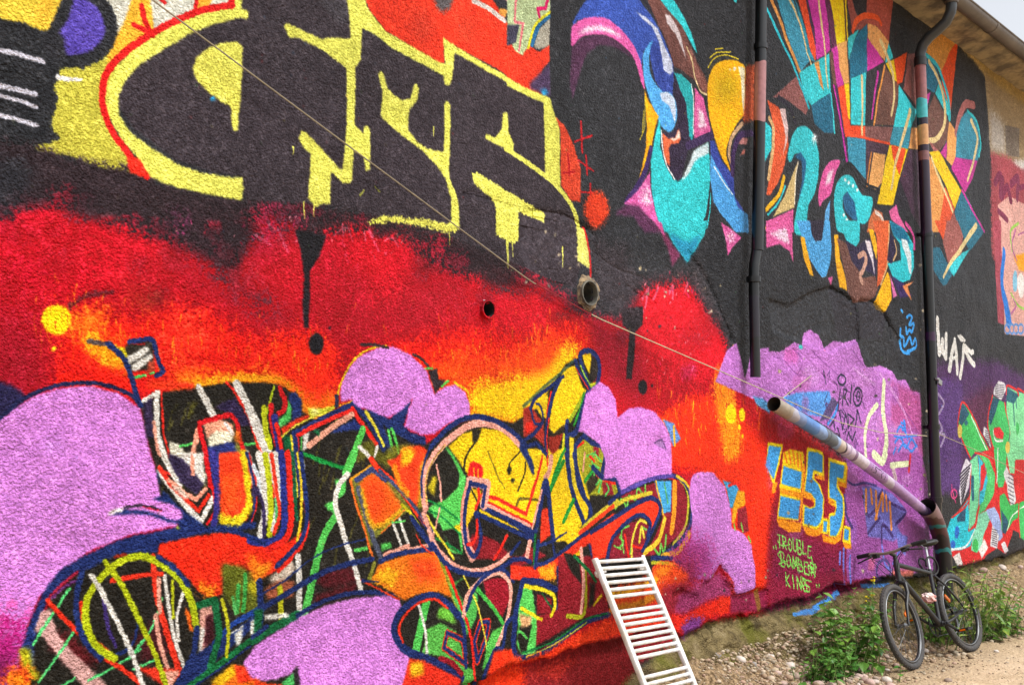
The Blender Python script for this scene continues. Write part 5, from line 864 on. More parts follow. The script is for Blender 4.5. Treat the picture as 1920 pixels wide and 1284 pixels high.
# ------------------------------------------------------------------ the building
bld = thing('graffiti_building', 'long rendered building wall covered in overlapping colourful graffiti pieces', 'building', (7, 0, 0))
def sample(arr, X, Z):
    i = np.clip(((Z1 - Z) * S).astype(int), 0, CH - 1); j = np.clip(((X - X0) * S).astype(int), 0, CW - 1)
    return arr[i, j]
base_px = nums('-200 1560 300 1440 700 1330 900 1272 1000 1242 1100 1208 1200 1180 1262 1166 1285 1196 1300 1186 1330 1167 1440 1139 1520 1115 1575 1094 1640 1086 1700 1082 1762 1076 1800 1062 1850 1049 1920 1031')
base_w = np.array([[on_wall(*p).x, on_wall(*p).z] for p in base_px])
XA = np.concatenate([np.arange(-5, 1.0, .2), np.arange(1.0, 13.6, .022), np.arange(13.6, 20.1, .2)])
NZ = 240; ZTOP = 5.98
zb = np.interp(XA, base_w[:, 0], base_w[:, 1])
jag = np.convolve(RNG.normal(0, 1, len(XA) + 8), np.ones(4) / 4, 'same')[4:-4] * .016 + np.convolve(RNG.normal(0, 1, len(XA) + 30), np.ones(14) / 14, 'same')[15:-15] * .03
zb = zb + jag
t = np.linspace(0, 1, NZ)
Zg = zb[None, :] + (ZTOP - zb)[None, :] * t[:, None]; Xg = np.repeat(XA[None], NZ, 0)
Yg = -sample(relief, Xg, Zg)
Xg = np.vstack([Xg[:1], Xg]); Zg = np.vstack([Zg[:1] + .004, Zg]); Yg = np.vstack([np.full((1, len(XA)), .09), Yg])   # under edge of the render
HOLES = [(on_wall(913, 580), .041), (on_wall(1100, 550), .064)]
def grid_mesh(name, X, Y, Z, holes=()):
    h, w_ = X.shape
    co = np.stack([X, Y, Z], 2).reshape(-1, 3).astype(np.float32)
    i = np.arange(h * w_).reshape(h, w_)
    f = np.stack([i[:-1, :-1], i[:-1, 1:], i[1:, 1:], i[1:, :-1]], 2).reshape(-1, 4)
    for c, r in holes:
        m = co[f].mean(1); f = f[np.hypot(m[:, 0] - c.x, m[:, 2] - c.z) > r]
    me = bpy.data.meshes.new(name); me.vertices.add(len(co)); me.vertices.foreach_set('co', co.ravel())
    me.loops.add(f.size); me.loops.foreach_set('vertex_index', f.ravel().astype(np.int32))
    me.polygons.add(len(f)); me.polygons.foreach_set('loop_start', np.arange(0, f.size, 4, dtype=np.int32)); me.polygons.foreach_set('use_smooth', np.ones(len(f), bool))
    me.update(calc_edges=True); me.validate(); return me
def child(o, parent):                                      # keep world position under a moved Empty
    o.parent = parent; o.matrix_parent_inverse = Matrix.Translation(parent.location).inverted(); return o
child(link('wall', grid_mesh('wall', Xg, Yg, Zg, HOLES), M_WALL), bld)
# footing below the render: painted on the left, bare rubble concrete on the right
def gz(X, Y):                                              # ground height
    t = np.clip((8.0 - X) / 1.5, 0, 1); h = .15 + .08 * t * t * (3 - 2 * t)
    d = np.maximum(-Y, 0)
    r = np.clip((X - 9.9) / 1.0, 0, 1); l = np.clip((7.6 - X) / 1.2, 0, 1)
    bank = (.17 + .24 * r + .05 * l) * np.clip(1 - d / (.42 + .5 * r), 0, 1) ** 1.4
    return h + bank - .12 * np.clip((d - 1.6) / 3, 0, 1) - .17 * np.clip((5.95 - X) / .7, 0, 1)
NV = 130
u = np.linspace(0, 1, NV)[:, None]
FX = np.repeat(XA[None], NV, 0)
FZ = (zb + .12)[None] * (1 - u) + (-.25) * u
wob = vnoise(NV, len(XA), 5, 51) + .9 * vnoise(NV, len(XA), 13, 52) + .5 * vnoise(NV, len(XA), 2.2, 53) - 1.2
rub = np.clip((XA - 5.3) / .8, 0, 1)[None]
dpt = np.clip((zb[None] - FZ), 0, 1)
FY = .06 - dpt * .05 - rub * .62 * np.clip(dpt - .03, 0, 1) ** 1.15 - wob * (.006 + .034 * rub)
child(link('footing', grid_mesh('footing', FX, FY, FZ), M_FOOT), bld)

# bricks laid bare where the render has fallen away
pb = wallpx(src('S', BRICK_PATCH))
def inside(px, pz, poly):
    x, y = (px - X0) * S, (Z1 - pz) * S; c = False
    for (x1, y1), (x2, y2) in zip(poly, np.roll(poly, -1, 0)):
        if (y1 > y) != (y2 > y) and x < (x2 - x1) * (y - y1) / (y2 - y1) + x1: c = not c
    return c
bw, bh = .238, .064
cx = (pb[:, 0].mean() / S) + X0; cz = Z1 - pb[:, 1].mean() / S
M_BRICK = make_wall_mat('painted_brick')
M_BRICK.node_tree.nodes['Principled BSDF'].inputs['Roughness'].default_value = .6
for r in range(-8, 9):
    for k in range(-4, 5):
        x = cx + k * (bw + .008) + (.5 * (bw + .008) if r % 2 else 0); z = cz + r * (bh + .008)
        if not inside(x, z, pb) or (inside(x - bw * .4, z, pb) + inside(x + bw * .4, z, pb)) == 0: continue
        bm = bmesh.new(); bmesh.ops.create_cube(bm, size=1)
        bmesh.ops.bevel(bm, geom=bm.edges[:], offset=.07, segments=1, affect='EDGES')
        for v in bm.verts:
            v.co.x *= bw * random.uniform(.97, 1.02); v.co.z *= bh * random.uniform(.96, 1.04); v.co.y *= .05
            v.co += Vector((random.uniform(-.003, .003), random.uniform(-.002, .002), random.uniform(-.002, .002)))
        me = bpy.data.meshes.new('brick'); bm.to_mesh(me); bm.free()
        o = link('brick', me, M_BRICK); o.location = (x, .031 - random.uniform(-.003, .004), z); o.rotation_euler = (random.uniform(-.02, .02), random.uniform(-.015, .015), random.uniform(-.02, .02))
        child(o, bld)

# eaves, roof
M_EAVE = plain_mat('eaves_concrete', '9c8a68', .9, noise=.12, scale=5, c2='5c5040', bump=.02, bscale=14)
xs = np.arange(-5, 20.1, .1)
ey = np.array([.06, -.02, -.12, -.2, -.27, -.31, -.31, .06])
ez = np.array([5.965, 5.97, 5.985, 5.99, 6.0, 6.02, 6.12, 6.16])
EX = np.repeat(xs[None], len(ey), 0); EY = np.repeat(ey[:, None], len(xs), 1); EZ = np.repeat(ez[:, None], len(xs), 1)
EZ = EZ + (vnoise(*EZ.shape, 1.7, 61) - .5) * .035; EY = EY + (vnoise(*EZ.shape, 2.1, 62) - .5) * .03
child(link('eaves', grid_mesh('eaves', EX, EY, EZ), M_EAVE), bld)
M_TILE = plain_mat('roof_tiles', '7a4a38', .85, noise=.2, scale=4, c2='5a3a30')
rf = MB(); rf.v = [(-5, -.36, 6.13), (20, -.36, 6.13), (20, 5, 8.0), (-5, 5, 8.0), (-5, -.36, 6.17), (20, -.36, 6.17), (20, 5, 8.05), (-5, 5, 8.05)]
rf.f = [(0, 3, 2, 1), (4, 5, 6, 7), (0, 1, 5, 4), (2, 3, 7, 6), (1, 2, 6, 5), (3, 0, 4, 7)]
child(rf.build('roof', M_TILE), bld)

# short pipe ends let into the wall
M_CLAY = plain_mat('old_pipe', '6f6c62', .7, noise=.15, scale=9, c2='3a3833')
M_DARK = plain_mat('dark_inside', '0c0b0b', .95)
def ring_tube(c, r, t, d0, d1, n=28, tilt=0):
    V, Fc = [], []
    for (rr, yy) in ((r, d1), (r, -d0), (r - t, -d0), (r - t, d1)):
        for k in range(n):
            a = 2 * math.pi * k / n; V.append((c.x + rr * math.cos(a), yy + tilt * math.sin(a), c.z + rr * math.sin(a)))
    for i in range(3):
        for k in range(n): Fc.append((i * n + k, i * n + (k + 1) % n, (i + 1) * n + (k + 1) % n, (i + 1) * n + k))
    return V, Fc
for (c, r0), rr, pr, m, lab in ((HOLES[0], .05, .018, M_WALL, 'small pipe end painted red with the wall'), (HOLES[1], .076, .03, M_CLAY, 'large grey pipe end in a broken mortar ring')):
    p = MB().add(ring_tube(c, rr, .007, pr, .35)); o = p.build('pipe_end', m, None, True, auto=True); child(o, bld); o['label'] = lab
    if m is M_WALL:
        V, Fc = tube([(c.x, -pr + .003, c.z), (c.x, .3, c.z)], rr - .0075, 24, caps=False); child(MB().add((V, [f[::-1] for f in Fc])).build('pipe_lining', M_DARK, None, True), bld)
    dk = MB().add(([(c.x + rr * math.cos(a), .34, c.z + rr * math.sin(a)) for a in np.linspace(0, 2 * math.pi, 20, endpoint=False)], [tuple(range(20))])); child(dk.build('pipe_back', M_DARK), bld)
c = HOLES[1][0]; mo = MB()
V, Fc = [], []
for i, (rr, yy) in enumerate(((.074, -.014), (.08, -.016), (.094, -.008), (.11, .012))):
    for k in range(26):
        a = 2 * math.pi * k / 26; j = random.uniform(.9, 1.14) if i else 1
        V.append((c.x + rr * j * math.cos(a) + .012 * (i > 1), yy + random.uniform(-.006, .004), c.z + rr * j * math.sin(a)))
for i in range(3):
    for k in range(26): Fc.append((i * 26 + k, i * 26 + (k + 1) % 26, (i + 1) * 26 + (k + 1) % 26, (i + 1) * 26 + k))
M_MORT = plain_mat('mortar', '4a4340', .95, noise=.12, scale=14, c2='9a8464', bump=.01, bscale=40)
child(mo.add((V, Fc)).build('mortar_collar', M_MORT), bld)

# ------------------------------------------------------------------ ground
gx = np.concatenate([np.array([-300, -100, -40, -15, -6, -2, 1, 3]), np.arange(4, 13.5, .04), np.array([14, 15, 17, 20, 30, 60, 140, 400])])
gy = np.concatenate([np.array([-300, -120, -50, -20, -10, -6, -4, -3]), np.arange(-2.4, .061, .03), np.array([.5])])
GX, GY = np.meshgrid(gx, gy)
GZ = gz(GX, GY)
bump = (vnoise(*GX.shape, 3, 71) - .5) * .03 + (vnoise(*GX.shape, 1.5, 72) - .5) * .018 + (vnoise(*GX.shape, 14, 73) - .5) * .05
nearw = np.clip(1.25 + GY * 1.1, .2, 1)
GZ = GZ + bump * nearw * (np.abs(GX - 9) < 6)
GZ[GY > .3] = .1
for wx, wy in ((9.135, -.622), (8.121, -.561)):            # the tyres press the dirt flat
    k_ = np.exp(-((GX - wx) ** 2 + (GY - wy) ** 2) / .03); GZ = GZ * (1 - k_) + .148 * k_
m, n, b = mat('dirt')
g = n.nodes.new('ShaderNodeNewGeometry')
n1 = node(n, 'ShaderNodeTexNoise', Scale=2.6, Detail=8, Roughness=.62); n2 = node(n, 'ShaderNodeTexNoise', Scale=38, Detail=4, Roughness=.6); vo = node(n, 'ShaderNodeTexVoronoi', Scale=42); n3 = node(n, 'ShaderNodeTexNoise', Scale=150, Detail=2)
for q in (n1, n2, vo, n3): n.links.new(g.outputs['Position'], q.inputs['Vector'])
cr = n.nodes.new('ShaderNodeValToRGB'); e = cr.color_ramp.elements; e[0].position = .3; e[0].color = srgb('96805f'); e[1].position = .66; e[1].color = srgb('d9c2a4')
q = e.new(.5); q.color = srgb('c2a98a')
n.links.new(math_(n, 'ADD', math_(n, 'MULTIPLY', n1.outputs[0], .65), math_(n, 'MULTIPLY', n2.outputs[0], .35)), cr.inputs[0])
sp_ = n.nodes.new('ShaderNodeSeparateXYZ'); n.links.new(g.outputs['Position'], sp_.inputs[0])
mr = n.nodes.new('ShaderNodeMapRange'); mr.inputs[1].default_value = -.95; mr.inputs[2].default_value = -.35
n.links.new(math_(n, 'ADD', sp_.outputs[1], math_(n, 'MULTIPLY', math_(n, 'SUBTRACT', n1.outputs[0], .5), 1.4)), mr.inputs[0])
c3 = n.nodes.new('ShaderNodeValToRGB'); e3 = c3.color_ramp.elements; e3[0].position = .36; e3[0].color = srgb('54432c'); e3[1].position = .64; e3[1].color = srgb('a08868'); n.links.new(n2.outputs[0], c3.inputs[0])   # damp earth along the wall, dusty path beyond
mx = node(n, 'ShaderNodeMix', data_type='RGBA'); n.links.new(mr.outputs[0], mx.inputs[0]); n.links.new(cr.outputs[0], mx.inputs[6]); n.links.new(c3.outputs[0], mx.inputs[7])
n.links.new(mx.outputs[2], b.inputs['Base Color']); b.inputs['Roughness'].default_value = .95; b.inputs['Specular IOR Level'].default_value = .2
hh = math_(n, 'ADD', math_(n, 'ADD', n2.outputs[0], math_(n, 'MULTIPLY', n3.outputs[0], .4)), math_(n, 'MULTIPLY', vo.outputs['Distance'], -.6))
bu = node(n, 'ShaderNodeBump', Strength=.9, Distance=.018); n.links.new(hh, bu.inputs['Height']); n.links.new(bu.outputs[0], b.inputs['Normal'])
M_DIRT = m
tag(link('ground', grid_mesh('ground', GX, GY, GZ), M_DIRT), kind='structure')
def ground_z(x, y):
    i = np.clip(np.searchsorted(gy, y) - 1, 0, len(gy) - 2); j = np.clip(np.searchsorted(gx, x) - 1, 0, len(gx) - 2)
    fy = (y - gy[i]) / (gy[i + 1] - gy[i]); fx = (x - gx[j]) / (gx[j + 1] - gx[j])
    return float((GZ[i, j] * (1 - fx) + GZ[i, j + 1] * fx) * (1 - fy) + (GZ[i + 1, j] * (1 - fx) + GZ[i + 1, j + 1] * fx) * fy)

# stones: colours vary per stone
def stone_mat(name, cols, island):
    m, n, b = mat(name); cr = n.nodes.new('ShaderNodeValToRGB'); cr.color_ramp.interpolation = 'CONSTANT'
    e = cr.color_ramp.elements
    while len(e) < len(cols): e.new(.5)
    for i, c_ in enumerate(cols): e[i].position = i / len(cols); e[i].color = srgb(c_)
    if island:
        g = n.nodes.new('ShaderNodeNewGeometry'); n.links.new(g.outputs['Random Per Island'], cr.inputs[0])
    else:
        g = n.nodes.new('ShaderNodeObjectInfo'); n.links.new(g.outputs['Random'], cr.inputs[0])
    t = node(n, 'ShaderNodeTexNoise', Scale=40, Detail=4); tc = n.nodes.new('ShaderNodeNewGeometry'); n.links.new(tc.outputs['Position'], t.inputs[0])
    mx = node(n, 'ShaderNodeMix', data_type='RGBA', blend_type='MULTIPLY'); mx.inputs[0].default_value = .55; n.links.new(cr.outputs[0], mx.inputs[6]); n.links.new(t.outputs[0], mx.inputs[7])
    n.links.new(mx.outputs[2], b.inputs['Base Color']); b.inputs['Roughness'].default_value = .9
    return m
M_GRAVEL = stone_mat('gravel_stone', ['b8a083', '9c866a', 'c9b596', 'b09478', 'd0bea4', 'a39680', 'bb9c86', '8a7458'], True)
M_PEBBLE = stone_mat('pebble', ['c8aea0', 'b89a8e', 'd8c8bc', 'c0a88c', 'a89484', 'd0b4a8', '9a9490', 'e0d4c8'], False)
def stone_mesh(seed, sub=1):
    bm = bmesh.new(); bmesh.ops.create_icosphere(bm, subdivisions=sub, radius=1); r = random.Random(seed)
    ax = (r.uniform(.8, 1.2), r.uniform(.65, 1), r.uniform(.45, .75))
    for v in bm.verts:
        k = r.uniform(.84, 1.12); v.co = Vector((v.co.x * ax[0], v.co.y * ax[1], v.co.z * ax[2])) * k
    me = bpy.data.meshes.new('stone'); bm.to_mesh(me); bm.free(); return me
proto = [stone_mesh(i) for i in range(8)]
pv = [(np.array([v.co for v in me.vertices]), np.array([p.vertices for p in me.polygons])) for me in proto]
NS = 14000; AV, AF, off = [], [], 0
def foot_surface(x):                                       # a place on the footing slope
    j = int(np.argmin(np.abs(XA - x))); i = random.randint(40, 118); return FX[i, j], FY[i, j], FZ[i, j]
for _ in range(NS):
    k = random.random()
    if k < .36:                                            # pebbles packed in the old footing
        x, y, z = foot_surface(random.uniform(5.9, 8.6)); s_ = random.choice((.006, .008, .011, .016, .02))
        if z < gz(np.array(x), np.array(y)) - .02: continue
    else:
        x = random.choice((random.uniform(5.4, 12.8), random.gauss(6.6, .5), random.gauss(8.6, .35), random.gauss(10.6, .6)))
        y = -abs(random.gauss(.15, .34)) if k < .8 else random.uniform(-1.9, -.1)
        if k < .5: x, y = random.gauss(6.9, .5), -abs(random.gauss(.4, .27))
        z = ground_z(x, y); s_ = min(.034, .003 + random.expovariate(1 / .0058))
        if y < -.75: s_ *= .55
    v, f = pv[random.randrange(8)]; a = random.uniform(0, 6.28); c_, q_ = math.cos(a), math.sin(a)
    w_ = v @ np.array([[c_, q_, 0], [-q_, c_, 0], [0, 0, 1]]) * s_ + np.array([x, y, z + s_ * .18])
    AV.append(w_); AF.append(f + off); off += len(v)
AV = np.vstack(AV); AF = np.vstack(AF)
me = bpy.data.meshes.new('gravel'); me.vertices.add(len(AV)); me.vertices.foreach_set('co', AV.astype(np.float32).ravel()); me.loops.add(AF.size); me.loops.foreach_set('vertex_index', AF.astype(np.int32).ravel())
me.polygons.add(len(AF)); me.polygons.foreach_set('loop_start', np.arange(0, AF.size, 3, dtype=np.int32)); me.update(calc_edges=True)
tag(link('gravel', me, M_GRAVEL), kind='stuff')
big = [stone_mesh(100 + i, 2) for i in range(6)]
for me in big: me.materials.append(M_PEBBLE); me.polygons.foreach_set('use_smooth', [True] * len(me.polygons))
spots = []
for _ in range(4000):
    if len(spots) >= 120: break
    if random.random() < .66: x, y, s_ = random.gauss(6.9, .42), -abs(random.gauss(.5, .24)), random.uniform(.02, .042)
    else: x, y, s_ = random.uniform(7.8, 12.2), -abs(random.gauss(.35, .28)), random.uniform(.018, .045)
    if all((x - a) ** 2 + (y - b_) ** 2 > (s_ + c_) ** 2 for a, b_, c_ in spots) and not (7.7 < x < 9.6 and -.72 < y < -.45): spots.append((x, y, s_))
for i, (x, y, s_) in enumerate(spots):
    o = link('stone', big[i % 6]); o.location = (x, y, ground_z(x, y) + s_ * .25); o.scale = (s_, s_, s_); o.rotation_euler = (random.uniform(-.3, .3), random.uniform(-.3, .3), random.uniform(0, 6))
    if x < 8: tag(o, 'pale pinkish pebble on the stony ground between the white radiator and the leafy weeds', 'stone', 'pale pebbles in front of the weeds')
    else: tag(o, 'tan stone lying on the dirt along the foot of the wall near the bicycle', 'stone', 'tan stones along the wall near the bicycle')

# ------------------------------------------------------------------ gutter, downpipes, cord
M_GUT = plain_mat('weathered_zinc', '6e665e', .55, .3, noise=.2, scale=2.5, c2='4d4640', bump=.002, bscale=30)
gut = thing('roof_gutter', 'weathered brown half round gutter along the eaves at top right', 'gutter', (10, -.38, 6.0))
def half_round(x0, x1, r, t, y, z):
    V, Fc = [], []; A = np.linspace(math.pi * .98, 2 * math.pi * 1.01, 15)
    prof = [(math.cos(a) * r, math.sin(a) * r) for a in A] + [(math.cos(a) * (r - t), math.sin(a) * (r - t)) for a in A[::-1]]
    for x in (x0, x1):
        for (py, pz) in prof: V.append((x, y + py, z + pz))
    k = len(prof)
    for i in range(k): Fc.append((i, (i + 1) % k, k + (i + 1) % k, k + i))
    Fc += [tuple(range(k))[::-1], tuple(range(k, 2 * k))]; return V, Fc
gm = MB().add(half_round(-5, 20, .078, .004, -.385, 6.045)); 
child(gm.build('trough', M_GUT, None, True, auto=True), gut)
bd = MB().tube([(-5, -.463, 6.05), (20, -.463, 6.05)], .01, 8); child(bd.build('front_bead', M_GUT, None, True), gut)
for x in np.arange(8.2, 16, 1.35):
    child(MB().add(half_round(x - .02, x + .02, .083, .004, -.385, 6.045)).build('joint_band', M_GUT, None, True, auto=True), gut)

def ramp_pipe_mat(name, axis, stops, rough=.3, warp=.06):
    """paint bands along one axis; stops = [(position in metres, colour)]"""
    m, n, b = mat(name); g = n.nodes.new('ShaderNodeNewGeometry'); s_ = n.nodes.new('ShaderNodeSeparateXYZ'); n.links.new(g.outputs['Position'], s_.inputs[0])
    t = node(n, 'ShaderNodeTexNoise', Scale=5.5, Detail=2); n.links.new(g.outputs['Position'], t.inputs[0])
    lo, hi = stops[0][0], stops[-1][0] + .5
    v = math_(n, 'ADD', s_.outputs[axis], math_(n, 'MULTIPLY', math_(n, 'SUBTRACT', t.outputs[0], .5), warp * 4))
    v = math_(n, 'DIVIDE', math_(n, 'SUBTRACT', v, lo), hi - lo)
    cr = n.nodes.new('ShaderNodeValToRGB'); cr.color_ramp.interpolation = 'CONSTANT'; e = cr.color_ramp.elements
    while len(e) < len(stops): e.new(.5)
    for i, (p_, c_) in enumerate(stops): e[i].position = (p_ - lo) / (hi - lo); e[i].color = srgb(c_)
    n.links.new(v, cr.inputs[0])
    d = node(n, 'ShaderNodeTexNoise', Scale=28, Detail=5); n.links.new(g.outputs['Position'], d.inputs[0])
    mx = node(n, 'ShaderNodeMix', data_type='RGBA', blend_type='MULTIPLY'); mx.inputs[0].default_value = .6; n.links.new(cr.outputs[0], mx.inputs[6]); n.links.new(d.outputs[0], mx.inputs[7])
    n.links.new(mx.outputs[2], b.inputs['Base Color']); b.inputs['Roughness'].default_value = rough
    return m
z1 = lambda py: on_wall(1422, py, -.09).z
z2 = lambda py: on_wall(1740, py, -.08).z
BLK = '0f1114'
M_P1 = ramp_pipe_mat('sprayed_black_pipe_upper', 2, [(0, BLK), (z1(640), '1d1626'), (z1(560), BLK), (z1(232), 'b07a7c'), (z1(118), BLK)], warp=.04)
M_P2 = ramp_pipe_mat('sprayed_black_pipe_lower', 2, [(0, BLK), (z2(640), '3a1440'), (z2(622), BLK), (z2(440), '2c1730'), (z2(312), '8f5f60'), (z2(293), '2c1730'), (z2(279), 'd8a066'), (z2(243), '2c1730'), (z2(228), '48c0c8'), (z2(198), 'a06466'), (z2(92), '48b0b8'), (z2(87), '20242a')], warp=.025)
M_PD = ramp_pipe_mat('sprayed_silver_pipe', 0, [(6.5, 'a89c8c'), (7.08, 'b8b4c0'), (7.16, '7f97c8'), (7.3, '5a8cd0'), (7.5, '8aa8d8'), (7.6, '6a7480'), (7.78, '9cb4dc'), (7.84, 'd0c0b4'), (7.95, '4a3a50'), (7.98, 'd8c4dc'), (8.12, '8a6a90'), (8.16, 'dcd0e0'), (8.35, 'b890c8'), (8.7, 'd0c0d4'), (8.85, 'b48cc4'), (9.25, 'c8a4d2'), (9.5, 'a070b4'), (9.62, 'b0a8a8')], rough=.4, warp=.05)
M_EL = ramp_pipe_mat('sprayed_dark_pipe', 2, [(0, '1c1820'), (.86, '28868a'), (.9, '2a1a26'), (1.02, '502630'), (1.1, '2c7c80'), (1.13, '5a3038'), (1.2, '8a6a70')], rough=.35, warp=.05)

dp = thing('short_downpipe', 'black sprayed downpipe with a pink patch, cut off halfway down the wall', 'downpipe', (6.75, -.09, 3))
pp = [on_wall(x, y, -.09) for x, y in ((1428, -60), (1426, 120), (1423, 300), (1420, 470))]
child(MB().tube(pp, .043, 18).build('upper_pipe', M_P1, None, True, auto=True), dp)
pp = [on_wall(x, y, -.085) for x, y in ((1420, 462), (1414, 496), (1413, 520), (1415, 620), (1416.5, 707))]
child(MB().tube(pp, .037, 18).build('lower_pipe', M_P1, None, True, auto=True), dp)
for y, x in ((88, 1426), (524, 1413)):
    p = on_wall(x, y, -.088); child(MB().tube([p + Vector((0, 0, .02)), p - Vector((0, 0, .02))], .052, 18).build('pipe_bracket', M_P1, None, True, auto=True), dp)

dp2 = thing('long_downpipe', 'tall black downpipe with a swan neck under the gutter and sprayed bands', 'downpipe', (9.845, -.08, 3))
X2 = 9.845
neck = [(9.86, -.385, 6.0), (9.86, -.385, 5.93), (9.86, -.375, 5.87), (9.86, -.33, 5.79), (9.855, -.25, 5.73), (9.85, -.17, 5.68), (9.847, -.11, 5.62), (9.845, -.082, 5.54), (9.845, -.08, 5.45)]
child(MB().tube(neck, .05, 18).build('swan_neck', plain_mat('black_neck', '2e3236', .35), None, True, auto=True), dp2)
child(MB().tube([(9.86, -.385, 6.02), (9.86, -.385, 5.95)], [.085, .06], 18).build('outlet', M_GUT, None, True, auto=True), dp2)
child(MB().tube([(X2, -.08, 5.5), (X2, -.08, 3.6)], .05, 18).build('upper_pipe', M_P2, None, True, auto=True), dp2)
child(MB().tube([(X2, -.08, 3.62), (X2, -.08, .95)], .047, 18).build('lower_pipe', M_P2, None, True, auto=True), dp2)
child(MB().tube([(X2, -.08, 5.5), (X2, -.08, 5.42)], .058, 18).build('pipe_socket', plain_mat('black_socket', '1b1d20', .4), None, True, auto=True), dp2)
for py in (440, 800, 938):
    z = z2(py); br = MB().tube([(X2, -.08, z + .022), (X2, -.08, z - .022)], .057, 18); br.box((X2 - .01, -.03, z), (.03, .1, .03)); child(br.build('pipe_bracket', M_P2, None, False), dp2)
zc = z2(716); cl = MB(); cl.box((X2 + .02, -.145, zc), (.075, .02, .05), Matrix.Rotation(.3, 3, 'Y')); cl.box((X2 - .02, -.14, zc + .03), (.05, .025, .02)); o = cl.build('metal_clip', plain_mat('bare_steel', '9a9c9e', .4, .8), None, bevel=.004); child(o, dp2); o['label'] = 'bent bare metal clip'

el = thing('drain_elbow', 'wide dark drain elbow with an open mouth at the foot of the downpipe', 'drain pipe', (9.8, -.12, 1))
epts = [on_wall(x, y, -.16) for x, y in ((1737, 950), (1746, 962), (1756, 982), (1764, 1008), (1769, 1040), (1771, 1080), (1772, 1140))]
V, Fc = tube(epts, [.085, .08, .074, .072, .072, .072, .072], 20, caps=False)
V2, F2 = tube(epts[:4], [.079, .074, .068, .066], 20, caps=False)
o = MB().add((V, Fc)).build('elbow', M_EL, None, True); child(o, el)
o = MB().add((V2, [f[::-1] for f in F2])).add((V2[-20:], [tuple(range(20))])).build('elbow_inside', M_DARK, None, True); child(o, el)
dg = thing('diagonal_pipe', 'open ended pipe painted blue, silver and lilac, sloping down the wall', 'pipe', (8, -.1, 1.6))
dpts = [on_wall(x, y, -.1) for x, y in ((1451, 757), (1500, 786), (1540, 811), (1582, 840), (1630, 876), (1680, 914), (1722, 949), (1764, 984))]
V, Fc = tube(dpts, [.055, .053, .053, .049, .048, .047, .045, .045], 18, caps=False)
o = MB().add((V, Fc)).build('pipe', M_PD, None, True); child(o, dg)
V2, F2 = tube([dpts[0], dpts[0].lerp(dpts[1], .7)], [.05, .047], 18, caps=False)
o = MB().add((V2, [f[::-1] for f in F2])).add((V2[-18:], [tuple(range(18))])).build('pipe_inside', plain_mat('rusty_inside', '2a2018', .9), None, True); child(o, dg)
for i, f_ in ((2, .2), (3, .1), (6, .3), (6, .75)):
    p = dpts[i].lerp(dpts[i + 1], f_); d = (dpts[i + 1] - dpts[i]).normalized(); child(MB().tube([p - d * .012, p + d * .012], .0555 if i < 6 else .05, 18).build('pipe_collar', M_PD, None, True, auto=True), dg)
# the scrawl on that pipe: small strokes lying on its near side
M_SCRAWL = plain_mat('black_marker', '18151a', .6); sc = MB(); d = (dpts[5] - dpts[4]).normalized(); upv = Vector((0, -.35, .9)).normalized(); upv = (upv - d * upv.dot(d)).normalized(); nrm = d.cross(upv); nrm = nrm if nrm.y < 0 else -nrm
def pipe_pt(a, h):
    th = h / .05; b_ = dpts[4] + d * (a - .06); return b_ + (nrm * math.cos(th) + upv * math.sin(th)) * .0495
for x, y in ((1512, 780), (1600, 838), (1690, 905)):         # straps that hold it to the wall
    p = on_wall(x, y + 12, -.1); q_ = on_wall(x + 3, y + 4, -.0); child(MB().tube([p + Vector((0, -.03, 0)), p, q_], .006, 6).build('strap', M_PD, None, True), dg)
k = 0.0
for ch in 'iSTKi':
    for st in FONT[ch]:
        q = nums(st); sc.tube([pipe_pt(k + x * .05, .035 - y * .055) for x, y in q], .0022, 5)
    k += .062
child(sc.build('scrawl', M_SCRAWL), dg)

M_CORD = ramp_pipe_mat('cord_fibre', 0, [(0, '9c9078'), (4.42, '8e1420'), (4.9, 'c4b898')], .8, .01)
cord = tag(link('cord', mesh('cord', *tube([on_wall(x, y, z) for x, y, z in ((150, -108, -.05), (272, -10, -.05), (500, 160, -.05), (760, 353, -.045), (985, 520, -.03), (1000, 530, -.022), (1050, 557, -.022), (1100, 585, -.025), (1130, 600, -.03), (1280, 665, -.05), (1425, 728, -.13), (1466, 746, -.12), (1520, 770, -.1), (1580, 793, -.08), (1650, 810, -.07), (1738, 817, -.09))], .0036, 7)), M_CORD), 'thin beige cord stretched across the wall down to the black downpipe', 'cord')
tag(link('cord', mesh('cord', *tube([on_wall(x, y, -.06) for x, y in ((1756, 812), (1790, 826), (1840, 848), (1880, 868), (1960, 905))], .003, 6)), M_CORD), 'thin cord running from the black downpipe across the green graffiti', 'cord')
tag(link('cord', mesh('cord', *tube([on_wall(1467, 746, -.14), on_wall(1494, 725, -.06), on_wall(1521, 704, -.004)], .003, 6)), M_CORD), 'short pale tie cord from the open pipe mouth up to the lilac wall', 'cord')
